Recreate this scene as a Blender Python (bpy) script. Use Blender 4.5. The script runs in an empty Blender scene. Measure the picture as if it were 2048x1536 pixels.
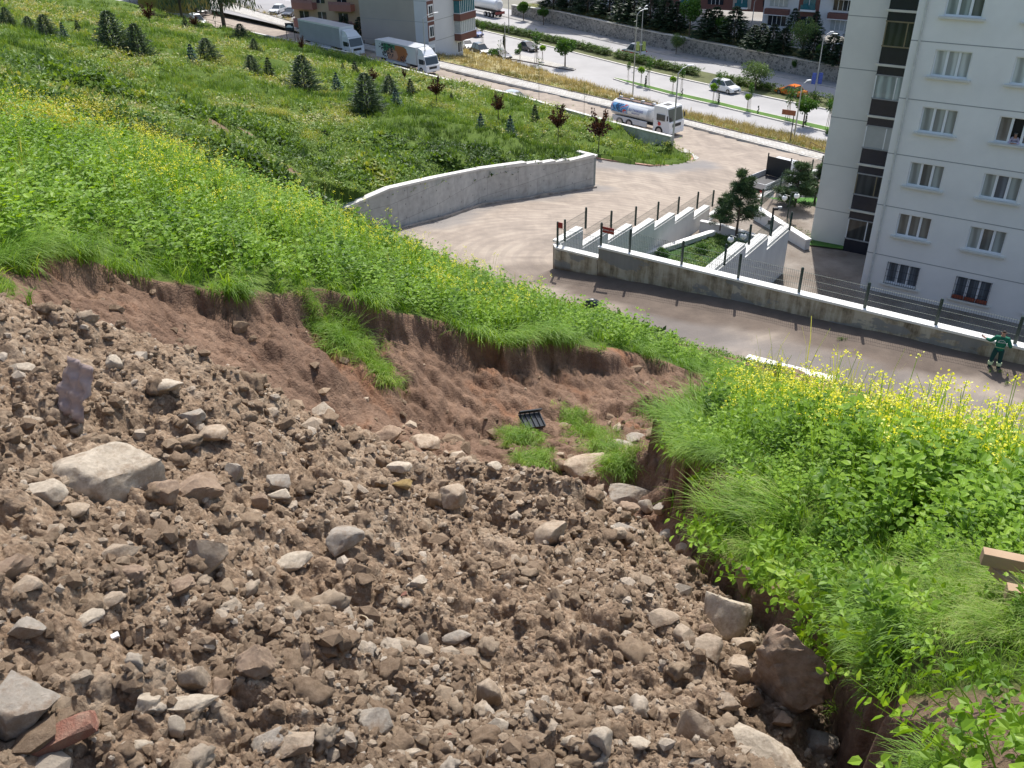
import bpy, bmesh, math, random
import numpy as np
from math import sin, cos, radians, pi, hypot, atan2, sqrt
from mathutils import Vector, Matrix

SC = bpy.context.scene
COL = SC.collection
random.seed(7)
RNG = np.random.default_rng(11)

# ---------------------------------------------------------------- camera, sky, sun, exposure
FPX = 1750.0
PITCH, ROLL, FAZ = 0.54572339, -0.0194947, -0.61970883
cF = np.array([0, cos(PITCH), -sin(PITCH)]); _R0 = np.array([1, 0, 0.]); _U0 = np.array([0, sin(PITCH), cos(PITCH)])
cR = cos(ROLL)*_R0 + sin(ROLL)*_U0
cU = -sin(ROLL)*_R0 + cos(ROLL)*_U0
cd = bpy.data.cameras.new("camera"); cam = bpy.data.objects.new("camera", cd); COL.objects.link(cam)
cam.matrix_world = Matrix(((cR[0], cU[0], -cF[0], 0), (cR[1], cU[1], -cF[1], 0), (cR[2], cU[2], -cF[2], 0), (0, 0, 0, 1)))
cd.sensor_width = 36; cd.lens = FPX/2048*36; cd.clip_start = 0.1; cd.clip_end = 5000
SC.camera = cam
SUN_AZ, SUN_EL = radians(14), radians(57)        # azimuth measured from +Y towards +X
W = bpy.data.worlds.new("World"); SC.world = W; W.use_nodes = True
nt = W.node_tree; sky = nt.nodes.new('ShaderNodeTexSky'); sky.sky_type = 'NISHITA'; sky.sun_disc = False
sky.sun_elevation = SUN_EL; sky.sun_rotation = SUN_AZ; sky.dust_density = 2.0
bg = nt.nodes['Background']; bg.inputs[1].default_value = 0.15
nt.links.new(sky.outputs[0], bg.inputs[0])
sl = bpy.data.lights.new("sun", 'SUN'); sl.energy = 4.2; sl.angle = radians(0.6); sl.color = (1, 0.965, 0.91)
so = bpy.data.objects.new("sun", sl); COL.objects.link(so)
sdir = Vector((sin(SUN_AZ)*cos(SUN_EL), cos(SUN_AZ)*cos(SUN_EL), sin(SUN_EL)))
so.rotation_euler = sdir.to_track_quat('Z', 'Y').to_euler(); so.location = (0, 0, 50)
SC.view_settings.view_transform = 'Standard'; SC.view_settings.look = 'None'
SC.view_settings.exposure = 0.45; SC.view_settings.gamma = 1

# ---------------------------------------------------------------- geometry helpers
def ray(x, y):
    d = cR*(x-1024)/FPX + cU*(768-y)/FPX + cF
    return d/np.linalg.norm(d)
def atz(x, y, z):
    d = ray(x, y); return d*z/d[2]
def ath(x, y, h):
    d = ray(x, y); return d*h/hypot(d[0], d[1])
def proj(P):
    P = np.asarray(P, float); z = P@cF
    return 1024+FPX*(P@cR)/z, 768-FPX*(P@cU)/z, z
fn = np.array([-sin(FAZ), cos(FAZ), 0]); fd = np.array([cos(FAZ), sin(FAZ), 0])
def SD(s, D, z=0): return fd*s + fn*D + np.array([0, 0, z])
def onplane(x, y, P, n):
    d = ray(x, y); return d*(np.dot(P, n)/np.dot(d, n))
def topz(x, y, b):                 # height where the pixel ray passes over the point b
    d = ray(x, y); return d[2]/hypot(d[0], d[1])*hypot(b[0], b[1])

class TPS:
    def __init__(s, P, z, lam=1e-3):
        P = np.asarray(P, float)[:, :2]; s.P = P; n = len(P)
        K = s.k(np.linalg.norm(P[:, None]-P[None], axis=2)) + lam*np.eye(n)
        Q = np.hstack([np.ones((n, 1)), P])
        A = np.zeros((n+3, n+3)); A[:n, :n] = K; A[:n, n:] = Q; A[n:, :n] = Q.T
        s.w = np.linalg.solve(A, np.concatenate([z, np.zeros(3)]))
    def k(s, r): return r                      # linear kernel: robust, no overshoot
    def __call__(s, X, Y):
        X = np.asarray(X, float); Y = np.asarray(Y, float); sh = X.shape; X = X.ravel(); Y = Y.ravel()
        out = np.empty(len(X)); n = len(s.P)
        for i in range(0, len(X), 50000):
            a = X[i:i+50000]; b = Y[i:i+50000]
            r = np.sqrt((a[:, None]-s.P[:, 0])**2+(b[:, None]-s.P[:, 1])**2)
            out[i:i+50000] = r@s.w[:n] + s.w[n] + s.w[n+1]*a + s.w[n+2]*b
        return out.reshape(sh)

def _h(i, j, k=0):
    n = (i.astype(np.int64)*374761393 + j.astype(np.int64)*668265263 + k*2147483647) & 0xffffffff
    n = ((n ^ (n >> 13))*1274126177) & 0xffffffff
    return ((n ^ (n >> 16)) & 0xffffff)/float(0xffffff)
def vnoise(x, y, seed=0):
    i = np.floor(x); j = np.floor(y); u = x-i; v = y-j; u = u*u*(3-2*u); v = v*v*(3-2*v)
    a = _h(i, j, seed); b = _h(i+1, j, seed); c = _h(i, j+1, seed); d = _h(i+1, j+1, seed)
    return (a*(1-u)+b*u)*(1-v)+(c*(1-u)+d*u)*v
def fbm(x, y, o=4, seed=0):
    r = 0; a = 0.5
    for k in range(o): r = r+a*vnoise(x, y, seed+k); x = x*2.03+5.1; y = y*2.03+1.7; a *= .5
    return r
def clods(x, y, seed=0):               # rounded lumps of varying size: max of hemispheres
    i = np.floor(x); j = np.floor(y); best = np.zeros_like(x); idn = np.zeros_like(x)
    for a in (-1, 0, 1):
        for b in (-1, 0, 1):
            ii = i+a; jj = j+b
            px = ii+_h(ii, jj, seed); py = jj+_h(ii, jj, seed+7); r = 0.35+0.6*_h(ii, jj, seed+13)**2
            q = 1-((x-px)**2+(y-py)**2)/(r*r)
            v = np.sqrt(np.maximum(q, 0))*r
            m = v > best; idn = np.where(m, _h(ii, jj, seed+21), idn); best = np.maximum(best, v)
    return best, idn
def inpoly(X, Y, poly):
    poly = np.asarray(poly)[:, :2]; r = np.zeros(X.shape, bool); n = len(poly)
    for i in range(n):
        x0, y0 = poly[i]; x1, y1 = poly[(i+1) % n]
        if y0 == y1: continue
        c = ((y0 > Y) != (y1 > Y)) & (X < (x1-x0)*(Y-y0)/(y1-y0)+x0); r ^= c
    return r
def pdist(X, Y, poly, closed=True):
    poly = np.asarray(poly)[:, :2]; best = np.full(X.shape, 1e9); n = len(poly)
    for i in range(n if closed else n-1):
        a = poly[i]; b = poly[(i+1) % n]; d = b-a; L = d@d
        t = np.clip(((X-a[0])*d[0]+(Y-a[1])*d[1])/max(L, 1e-9), 0, 1)
        best = np.minimum(best, np.hypot(X-a[0]-t*d[0], Y-a[1]-t*d[1]))
    return best
def smooth(t): t = np.clip(t, 0, 1); return t*t*(3-2*t)

# ---------------------------------------------------------------- materials
MATS = {}
class NB:
    def __init__(s, name):
        m = bpy.data.materials.new(name); m.use_nodes = True; s.m = m; s.t = m.node_tree; s.n = s.t.nodes; s.b = s.n['Principled BSDF']
        s.co = s.n.new('ShaderNodeTexCoord')
    def new(s, t, **k):
        n = s.n.new(t)
        for a, v in k.items(): setattr(n, a, v)
        return n
    def L(s, a, b): s.t.links.new(a, b)
    def noise(s, scale, detail=6, rough=.6, vec=None, dist=0):
        n = s.new('ShaderNodeTexNoise'); n.inputs['Scale'].default_value = scale; n.inputs['Detail'].default_value = detail
        n.inputs['Roughness'].default_value = rough; n.inputs['Distortion'].default_value = dist
        s.L(vec or s.co.outputs['Object'], n.inputs['Vector']); return n.outputs['Fac']
    def map(s, sc, rot=(0, 0, 0)):
        n = s.new('ShaderNodeMapping'); n.inputs['Scale'].default_value = sc; n.inputs['Rotation'].default_value = rot
        s.L(s.co.outputs['Object'], n.inputs['Vector']); return n.outputs[0]
    def ramp(s, fac, stops):
        r = s.new('ShaderNodeValToRGB'); e = r.color_ramp.elements
        while len(e) < len(stops): e.new(.5)
        for k, (p, c) in enumerate(stops):
            e[k].position = p; e[k].color = (c if len(c) == 4 else (*c, 1)) if hasattr(c, '__len__') else (c, c, c, 1)
        s.L(fac, r.inputs[0]); return r.outputs[0]
    def mix(s, f, a, b, mode='MIX'):
        n = s.new('ShaderNodeMix', data_type='RGBA', blend_type=mode)
        for i, v in ((0, f), (6, a), (7, b)):
            if hasattr(v, 'links'): s.L(v, n.inputs[i])
            else: n.inputs[i].default_value = v if i == 0 else (*v, 1)
        return n.outputs[2]
    def attr(s, name):
        n = s.new('ShaderNodeAttribute'); n.attribute_name = name; return n.outputs['Fac']
    def bump(s, h, st=.4, d=.02):
        n = s.new('ShaderNodeBump'); n.inputs['Strength'].default_value = st; n.inputs['Distance'].default_value = d
        s.L(h, n.inputs['Height']); s.L(n.outputs[0], s.b.inputs['Normal'])
    def math(s, op, a, b=0):
        n = s.new('ShaderNodeMath', operation=op)
        for i, v in ((0, a), (1, b)):
            if hasattr(v, 'links'): s.L(v, n.inputs[i])
            else: n.inputs[i].default_value = v
        return n.outputs[0]
def M(name, c, rough=.6, var=.15, scale=3, metal=0, bump=.15, bd=.01, c2=None, bs=None):
    if name in MATS: return MATS[name]
    B = NB(name); c = np.array(c, float); d = np.array(c2, float) if c2 is not None else c*(1+var)
    f = B.noise(scale); col = B.ramp(f, [(.3, tuple(np.clip(c*(1-var), 0, 1)) if c2 is None else tuple(c)), (.7, tuple(np.clip(d, 0, 1)))])
    B.L(col, B.b.inputs['Base Color']); B.b.inputs['Roughness'].default_value = rough; B.b.inputs['Metallic'].default_value = metal
    if bump: B.bump(B.noise(bs or scale*8), bump, bd)
    MATS[name] = B.m; return B.m
def leafmat(name, stops, transl=.3, rough=.5):
    if name in MATS: return MATS[name]
    B = NB(name); col = B.ramp(B.attr('rnd'), stops); B.L(col, B.b.inputs['Base Color']); B.b.inputs['Roughness'].default_value = rough
    B.b.inputs['Specular IOR Level'].default_value = .3
    t = B.new('ShaderNodeBsdfTranslucent'); mx = B.new('ShaderNodeMixShader'); mx.inputs[0].default_value = transl
    B.L(B.mix(1, col, (1.25, 1.15, .4), 'MULTIPLY'), t.inputs[0]); B.L(B.b.outputs[0], mx.inputs[1]); B.L(t.outputs[0], mx.inputs[2])
    B.L(mx.outputs[0], B.n['Material Output'].inputs[0]); MATS[name] = B.m; return B.m

# ---------------------------------------------------------------- object helpers
def tag(o, label=None, cat=None, group=None, kind=None):
    if label: o['label'] = label
    if cat: o['category'] = cat
    if group: o['group'] = group
    if kind: o['kind'] = kind
    return o
def link(o, parent=None):
    COL.objects.link(o)
    if parent is not None: o.parent = parent
    return o
def thing(name, label, cat, loc=(0, 0, 0), rz=0, group=None, sc=1):
    o = bpy.data.objects.new(name, None); link(o); o.location = Vector(loc); o.rotation_euler = (0, 0, rz); o.scale = (sc, sc, sc)
    o.empty_display_size = .2
    return tag(o, label, cat, group)
def npmesh(name, V, F, mat, parent=None, smooth_=False, rnd=None, attrs=None):
    V = np.asarray(V, np.float32); F = np.asarray(F, np.int32); k = F.shape[1]
    me = bpy.data.meshes.new(name); me.vertices.add(len(V)); me.vertices.foreach_set('co', V.ravel())
    me.loops.add(F.size); me.loops.foreach_set('vertex_index', F.ravel())
    me.polygons.add(len(F)); me.polygons.foreach_set('loop_start', np.arange(0, F.size, k, dtype=np.int32))
    try: me.polygons.foreach_set('loop_total', np.full(len(F), k, np.int32))
    except Exception: pass
    me.polygons.foreach_set('use_smooth', np.full(len(F), smooth_, bool)); me.update(calc_edges=True)
    if rnd is not None:
        a = me.attributes.new('rnd', 'FLOAT', 'FACE'); a.data.foreach_set('value', np.asarray(rnd, np.float32))
    for an, av in (attrs or {}).items():
        a = me.attributes.new(an, 'FLOAT', 'POINT'); a.data.foreach_set('value', np.asarray(av, np.float32))
    me.materials.append(mat); o = bpy.data.objects.new(name, me); return link(o, parent)
def bmobj(name, bm, mat, parent=None, sm=False):
    me = bpy.data.meshes.new(name); bmesh.ops.recalc_face_normals(bm, faces=bm.faces); bm.to_mesh(me); bm.free()
    if sm: me.polygons.foreach_set('use_smooth', [True]*len(me.polygons))
    me.materials.append(mat); return link(bpy.data.objects.new(name, me), parent)
def box(bm, c, s, rz=0, bev=0):
    r = bmesh.ops.create_cube(bm, size=1); M_ = Matrix.Translation(Vector(c))@Matrix.Rotation(rz, 4, 'Z')@Matrix.Diagonal((*s, 1))
    bmesh.ops.transform(bm, matrix=M_, verts=r['verts'])
    if bev:
        es = list({e for v in r['verts'] for e in v.link_edges}); bmesh.ops.bevel(bm, geom=es, offset=bev, segments=2, affect='EDGES', profile=.5)
def bx(name, c, s, mat, parent=None, rz=0, bev=0):
    bm = bmesh.new(); box(bm, c, s, rz, bev); return bmobj(name, bm, mat, parent)
def tube(bm, p0, p1, r0, r1=None, n=8, cap=True):
    p0 = Vector(p0); p1 = Vector(p1); r1 = r0 if r1 is None else r1; d = p1-p0
    if d.length < 1e-6: return
    r = bmesh.ops.create_cone(bm, cap_ends=cap, segments=n, radius1=r0, radius2=max(r1, 1e-4), depth=d.length)
    bmesh.ops.transform(bm, matrix=Matrix.Translation((p0+p1)/2)@d.to_track_quat('Z', 'Y').to_matrix().to_4x4(), verts=r['verts'])
def tb(name, pts, r, mat, parent=None, n=8):
    bm = bmesh.new()
    for a, b in zip(pts[:-1], pts[1:]): tube(bm, a, b, r, r, n)
    return bmobj(name, bm, mat, parent)
def ball(bm, c, r, sub=2, sc=(1, 1, 1)):
    q = bmesh.ops.create_icosphere(bm, subdivisions=sub, radius=r)
    bmesh.ops.transform(bm, matrix=Matrix.Translation(Vector(c))@Matrix.Diagonal((*sc, 1)), verts=q['verts'])
def prism(bm, prof, y0, y1, taper=None):
    """side profile (x,z) extruded along y; taper(x,z)->inset of |y|"""
    A = []; B_ = []
    for x, z in prof:
        t = taper(x, z) if taper else 0
        A.append(bm.verts.new((x, y0+t, z))); B_.append(bm.verts.new((x, y1-t, z)))
    n = len(prof); bm.faces.new(A); bm.faces.new(B_[::-1])
    for i in range(n): bm.faces.new((A[i], B_[i], B_[(i+1) % n], A[(i+1) % n]))
def wallprism(name, pts, th, mat, parent=None):
    """pts: list of (x,y,zbottom,ztop); wall of thickness th to the right-hand side of the path"""
    bm = bmesh.new(); n = len(pts); P = [Vector(p[:2]) for p in pts]; rows = []; cu = 0; us = []
    for i, p in enumerate(pts):
        if i: cu += (P[i]-P[i-1]).length
        us += [cu, cu, cu+th*.7, cu+th*.7]; d0 = (P[i]-P[i-1]).normalized() if i else None; d1 = (P[i+1]-P[i]).normalized() if i < n-1 else None
        if d0 is not None and d0.length < .5: d0 = None
        if d1 is not None and d1.length < .5: d1 = None
        d = (d0 or d1)+(d1 or d0) if (d0 and d1) else (d0 or d1); d = d.normalized(); q = Vector((d.y, -d.x))*th
        rows.append([bm.verts.new((P[i].x, P[i].y, p[2])), bm.verts.new((P[i].x, P[i].y, p[3])),
                     bm.verts.new((P[i].x+q.x, P[i].y+q.y, p[3])), bm.verts.new((P[i].x+q.x, P[i].y+q.y, p[2]))])
    bm.faces.new(rows[0]); bm.faces.new(rows[-1][::-1])
    for a, b in zip(rows[:-1], rows[1:]):
        for k in range(4): bm.faces.new((a[k], b[k], b[(k+1) % 4], a[(k+1) % 4]))
    o = bmobj(name, bm, mat, parent); a = o.data.attributes.new('u', 'FLOAT', 'POINT'); a.data.foreach_set('value', np.array(us, np.float32)); return o
def rots(az, tilt=None, taz=None):
    """rotation matrices: spin az about Z, then tilt towards taz"""
    c, s = np.cos(az), np.sin(az); R = np.zeros((len(az), 3, 3)); R[:, 0, 0] = c; R[:, 0, 1] = -s; R[:, 1, 0] = s; R[:, 1, 1] = c; R[:, 2, 2] = 1
    if tilt is not None:
        ax = np.stack([-np.sin(taz), np.cos(taz), 0*taz], 1); ct, st = np.cos(tilt), np.sin(tilt)
        K = np.zeros_like(R); K[:, 0, 1] = -ax[:, 2]; K[:, 0, 2] = ax[:, 1]; K[:, 1, 0] = ax[:, 2]; K[:, 1, 2] = -ax[:, 0]; K[:, 2, 0] = -ax[:, 1]; K[:, 2, 1] = ax[:, 0]
        T = np.eye(3)[None]+st[:, None, None]*K+(1-ct)[:, None, None]*(K@K); R = T@R
    return R
def scatter(tmpls, P, S, R, pick=None, ib=None, jit=.35):
    """merge instances; tmpls list of (V,F,rndbase). returns V,F,rnd"""
    n = len(P); pick = RNG.integers(0, len(tmpls), n) if pick is None else pick; VV = []; FF = []; RR = []; off = 0
    S = np.asarray(S, float); S = np.repeat(S[:, None], 3, 1) if S.ndim == 1 else S
    for k, (V, F, rb) in enumerate(tmpls):
        I = np.nonzero(pick == k)[0]
        if not len(I): continue
        X = np.einsum('nij,vj->nvi', R[I], V)*1.0 if S is None else np.einsum('nij,nvj->nvi', R[I], V[None]*S[I][:, None, :])
        X = X+P[I][:, None]; m = len(V)
        FF.append((F[None]+(np.arange(len(I))*m+off)[:, None, None]).reshape(-1, F.shape[1])); VV.append(X.reshape(-1, 3)); off += len(I)*m
        RR.append(np.clip((rb[None]+(RNG.random(len(I))[:, None]-.5)*jit+(0 if ib is None else ib[I][:, None])), 0, 1).ravel())
    return np.concatenate(VV), np.concatenate(FF), np.concatenate(RR)

# ---------------------------------------------------------------- terrain functions
def C(px, py, h=None, z=None):
    return atz(px, py, z) if z is not None else ath(px, py, h)
LIP = [C(*a) for a in [(-700, 680, 6.2), (-300, 640, 6.4), (-60, 640, 6.6), (70, 600, 7.0), (98, 512, 8.6), (250, 540, 9.1), (400, 556, 9.4), (560, 590, 9.8), (650, 590, 10.4), (760, 615, 10.6), (900, 650, 11),
       (1000, 690, 11.2), (1080, 675, 12), (1260, 705, 13), (1350, 730, 13.7), (1430, 758, 14.2), (1450, 790, 12), (1390, 840, 8.4), (1335, 880, 7.0), (1330, 910, 6.3), (1400, 925, 5.6), (1470, 960, 5.0), (1485, 1015, 4.5), (1445, 1060, 4.35),
       (1480, 1115, 3.95), (1500, 1180, 3.7), (1620, 1205, 3.35), (1735, 1255, 3.1), (1790, 1390, 2.65), (1850, 1536, 2.2), (2000, 2000, 1.4)]]
SCAR = np.array([p[:2] for p in LIP] + [np.array(q) for q in [(0.9, -1.5), (-6, -1.5), (-9, 2.0)]])
rd = [(SD(s, 35.5), z) for s, z in [(-22.75, -18.75), (-17, -18.25), (-12, -17.95), (-6, -17.75), (0, -17.6), (12, -17.4)]]
rd += [(SD(s, 29), z) for s, z in [(-34, -18.6), (-22.75, -18.5), (-17, -18.2), (-12, -17.95), (-6, -17.75), (0, -17.6), (12, -17.4)]]
CW = [(640, 482, -18.7, 446), (697.6, 474, -18.8, 418), (786, 458, -19, 380), (878.6, 437, -19.7, 358), (962.7, 408.7, -20.5, 340.5), (1053, 396, -21.1, 331), (1084, 390, -21.35, 329), (1110, 386, -21.55, 327), (1137, 382, -21.7, 324.6), (1186.5, 375, -22, 315)]
CWP = [C(a, b, z=c) for a, b, c, d in CW]
rd += [(p, p[2]) for p in CWP]
rd += [(SD(-22.4, D), z) for D, z in [(41, -19.1), (44, -19.7), (47, -20.3), (50, -20.9), (53, -21.5), (56, -22.1), (59, -22.8), (65.7, -24.2), (69, -24.7)]]
rd += [(C(x, y, z=z), z) for x, y, z in [(1344, 304, -24.5), (1640, 310, -25.5), (1300, 268, -25.2), (1225, 250, -25.2), (1020, 190, -25.2), (840, 148, -25.2), (690, 107, -25.2), (430, 55, -25.2), (250, 10, -25.2), (1100, 188, -25.2),
        (1344, 242, -25.2), (856, 129, -25.2), (711, 93, -25.2), (1604, 308, -25.5), (1190, 318, -23.0), (1040, 283, -23), (1300, 333, -23.7), (1388, 322, -24.1), (1250, 390, -21.7), (1450, 340, -23.8), (1000, 470, -19.3)]]
ROAD = TPS([p for p, z in rd], np.array([z for p, z in rd]))
KERB = [(1040, 282, -23.), (1100, 296, -23.), (1190, 318, -23.), (1250, 327, -23.4), (1300, 333, -23.7), (1345, 334, -24.0), (1375, 328, -24.15), (1389, 318, -24.3), (1380, 308, -24.4), (1344, 304, -24.5)]
KP = [C(a, b, z=c) for a, b, c in KERB]
LW = [(1341, 277, -22.9), (1224, 248, -23.4), (1120, 219, -23.6), (1020, 190, -23.7), (900, 164, -23.9), (776, 132, -24.0), (700, 108, -24.2), (600, 88, -24.5), (500, 66, -24.8), (430, 52, -24.9), (330, 24, -24.9), (200, -8, -24.9), (60, -40, -24.9)]
LWP = [C(a, b, z=c) for a, b, c in LW]
hc = [p for p in LIP]
hc += [C(*a) for a in [(0, 30, 100), (0, 100, 62), (0, 170, 34), (0, 230, 21), (0, 300, 14.5), (0, 400, 10.5), (-400, 230, 19), (-400, 60, 60), (-500, 400, 9.5), (230, 300, 17.5), (230, 400, 12.5),
       (450, 365, 17), (400, 470, 11.6), (560, 410, 17), (690, 460, 17), (600, 500, 12.2), (830, 520, 16.5), (800, 580, 12.4), (980, 590, 16), (950, 640, 12.6), (1050, 612, 15.6), (1240, 665, 15),
       (690, 416, 47), (600, 385, 41), (450, 295, 35), (250, 235, 31), (900, 315, 60), (800, 310, 61), (650, 300, 58), (500, 250, 60), (300, 180, 52), (150, 140, 56), (1000, 285, 66), (880, 240, 72), (700, 210, 74),
       (500, 160, 85), (300, 110, 90), (100, 60, 95), (1010, 240, 82), (950, 190, 97), (800, 150, 106), (600, 105, 122), (450, 80, 138), (300, 50, 150), (100, 10, 165), (0, -30, 170),
       (1600, 1010, 4.5), (1800, 1030, 4.6), (2048, 1080, 4.6), (1650, 895, 6.3), (1900, 985, 6.1), (2048, 1030, 5.8), (1500, 855, 7.6), (2300, 1130, 5.5), (2048, 1250, 2.9), (1850, 1300, 2.75), (2048, 1536, 2.0), (1900, 1450, 2.3), (2500, 1300, 3),
       (1640, 1120, 3.9), (1850, 1130, 3.5)]]
hc += [np.array([h*sin(radians(a)), h*cos(radians(a)), z]) for a, h, z in [(-9, 27, -11.8), (3, 23, -12.6), (14, 20, -12.3), (25, 10, -6.9), (25, 14, -9.3), (35, 14, -9.9), (45, 10, -7.4), (30, 20, -12.6), (45, 20, -11.5), (60, 10, -5), (70, 3, -2.2), (18, 9.5, -5.9)]]
hc += [SD(s, 30.3, z) for s, z in [(-31, -18.2), (-26, -18.1), (-22, -18.0), (-15, -17.9), (-8, -17.6), (0, -17.4), (10, -17.2)]]
hc += [SD(s, 27.5, z) for s, z in [(-26, -15.4), (-22, -15.6), (-15, -16), (-8, -16.2), (0, -16), (10, -15.8)]]
hc += [np.array([p[0]-1.2, p[1]+.2, topz(c[0], c[3], p)-.15]) for c, p in list(zip(CW, CWP))[2:]]
hc += [p+np.array([0, 0, .12]) for p in KP] + [p-np.array([0, 0, .05]) for p in LWP]
hc += [C(*a) for a in [(1186, 290, None, -23.0), (1116, 270, None, -23.0), (1250, 300, None, -23.5), (1320, 312, None, -24.2)]]
HILL = TPS(hc, np.array([p[2] for p in hc]), 1e-2)
fl = [C(*a) for a in [(90, 620, 7.8), (300, 700, 7.6), (500, 780, 7.7), (700, 870, 8.0), (850, 900, 8.3), (1000, 915, 8.9), (1120, 860, 10.2), (1260, 830, 11.6), (1360, 800, 13), (-400, 700, 6.8),
      (1270, 880, 9.3), (1200, 930, 8.0), (1060, 945, 7.9), (1310, 960, 7.4), (1340, 1040, 6.7), (1370, 1090, 6.3), (1440, 1110, 5.9), (1520, 1230, 4.3), (1650, 1320, 3.8), (1680, 1430, 3.3), (1690, 1536, 2.9), (1550, 1350, 3.7), (900, 1000, 7.2), (600, 900, 7.2), (300, 800, 7.0)]]
fl += [np.array([x, y, z]) for x, y, z in [(-5, 1, -3.5), (0, 0, -3.6), (-2, 3, -4.6), (0, 3, -4.2)]]
fl = [p-np.array([0, 0, .38]) if (proj(p)[0] > 1300 and np.hypot(p[0], p[1]) < 7.6) else p for p in fl]
FLOOR = TPS(fl, np.array([p[2] for p in fl]))
mo = [C(*a) for a in [(0, 615, 6.0), (150, 650, 5.8), (300, 700, 5.6), (450, 760, 5.4), (600, 830, 5.2), (750, 885, 5.05), (900, 930, 4.95), (1050, 965, 4.9), (1200, 1010, 4.8), (1300, 1075, 4.35), (1400, 1130, 3.9),
      (0, 800, 4.4), (0, 1000, 3.2), (0, 1250, 2.45), (0, 1536, 1.9), (300, 1000, 3.55), (300, 1250, 2.5), (300, 1536, 1.8), (600, 1000, 3.95), (600, 1250, 2.6), (600, 1536, 1.7), (900, 1100, 3.5), (900, 1300, 2.55), (1024, 1536, 1.72),
      (1200, 1200, 3.2), (1200, 1400, 2.35), (1400, 1250, 3.15), (1450, 1350, 2.75), (1450, 1536, 1.95), (1600, 1536, 1.95), (-400, 640, 5.2), (-400, 1000, 3), (-400, 1500, 1.9), (150, 730, 5.0), (450, 870, 4.5), (750, 980, 4.2), (1000, 1040, 4.1)]]
def mext(px, py, h, dh, dz): p = C(px, py, h); k = (h+dh)/h; return np.array([p[0]*k, p[1]*k, p[2]-dz])
mo += [mext(a, b, h, 1.1, 1.25) for a, b, h in [(0, 615, 6.0), (300, 700, 5.6), (600, 830, 5.2), (900, 930, 4.95), (1200, 1010, 4.8)]]
mo += [mext(1400, 1130, 3.9, .4, .5), mext(1300, 1075, 4.35, .6, .8), C(1530, 1300, 3.0)-np.array([0, 0, .15]), C(1660, 1440, 2.3)-np.array([0, 0, .5]), C(1700, 1536, 2.0)-np.array([0, 0, .6]), C(1850, 1600, 1.9)-np.array([0, 0, 1.2])]
mo += [np.array(q) for q in [(-2, -.5, -1.9), (0, 0, -2.0), (1, 0, -2.2)]]
MOUND = TPS(mo, np.array([p[2] for p in mo]))

def nearz(X, Y):
    """returns z, soil mask, rubble mask"""
    X = np.asarray(X, float); Y = np.asarray(Y, float); h = np.hypot(X, Y)
    wob = (fbm(X*1.3, Y*1.3, 4, 3)-.47)*np.minimum(.35+.06*h, .9)+(fbm(X*5, Y*5, 3, 31)-.44)*.25
    ins = inpoly(X, Y, SCAR); d = pdist(X, Y, SCAR[:31], False)*np.where(ins, 1, -1)+wob
    H = HILL(X, Y); hb = (fbm(X*.9, Y*.9, 4, 9)-.47)*.22+(fbm(X*.25, Y*.25, 3, 4)-.45)*np.clip((h-18)/20, 0, 1)*1.6
    H = H+hb*np.clip(h/6, .4, 1)
    Fl = FLOOR(X, Y); w = np.where(pdist(X, Y, SCAR[16:31], False) < pdist(X, Y, SCAR[:17], False), .42, np.clip(-.25+.21*h, .35, 2.3))
    t = np.clip(d/w, 0, 1); ang = np.arctan2(X, Y)
    riv = (fbm(ang*38, h*.7, 4, 14)-.45)          # erosion grooves running down the face
    prof = np.where(t < .12, t*4.2, .504+.496*((t-.12)/.88)**.9)
    prof = np.clip(prof+riv*.25*np.sin(pi*t), 0, 1.1)
    c1, _ = clods(X*3.2+fbm(X*3, Y*3, 2)*.6, Y*3.2, 51); c2, _ = clods(X*9, Y*9, 52); c3, _ = clods(X*21, Y*21, 57)
    rough_ = c1*.16+c2*.09+c3*.04+(fbm(X*2.2, Y*2.2, 5, 77)-.47)*.38
    S = H*(1-prof)+np.minimum(Fl, H-.1)*prof+rough_*np.clip(d/.15, 0, 1)*.9*np.where(t < 1, .9, .75)
    z = np.where(d > 0, np.minimum(S, H+.02), H)
    Mo = MOUND(X, Y); u = X+(fbm(X*2, Y*2, 3, 88)-.5)*.35; v = Y+(fbm(X*2, Y*2, 3, 89)-.5)*.35
    k0, _ = clods(u*2.6, v*2.6, 61); k1, _ = clods(u*6.5, v*6.5, 62); k2, _ = clods(u*13, v*13, 63); k3, _ = clods(u*29, v*29, 64)
    Mo = Mo+(fbm(X*1.1, Y*1.1, 5, 65)-.47)*.34+k0*.09+k1*.085+k2*.055+k3*.022+(fbm(X*9,Y*9,5,66)-.45)*.10-.09
    m = (Mo > z) & (d > .02)
    z = np.where(m, Mo, z)
    return z, (d > 0).astype(float)*1.0, m.astype(float), d, t
def groundz(X, Y):
    X = np.atleast_1d(np.asarray(X, float)); Y = np.atleast_1d(np.asarray(Y, float)); return nearz(X, Y)[0]
# green land polygon (everything the hill mesh covers)
GP = [SD(14, 31.0), SD(0, 31.0), SD(-8, 31.0), SD(-15, 30.9), SD(-22, 30.7), SD(-28, 30.6), SD(-33, 30.9), CWP[0]+np.array([-.34, .12, 0])]
GP += [p+np.array([-.34, .12, 0]) for p in CWP[1:]]
GP += [C(1150, 318, z=-22.7), C(1100, 308, z=-22.8), C(1040, 296, z=-22.9), C(1000, 280, z=-22.9), C(1000, 268, z=-22.9)] + KP
GP += [C(1341, 290, z=-24)] + LWP + [np.array([-200, 200, 0]), np.array([-200, -20, 0]), np.array([30, -20, 0])]
GP = np.array([p[:2] for p in GP])

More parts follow.
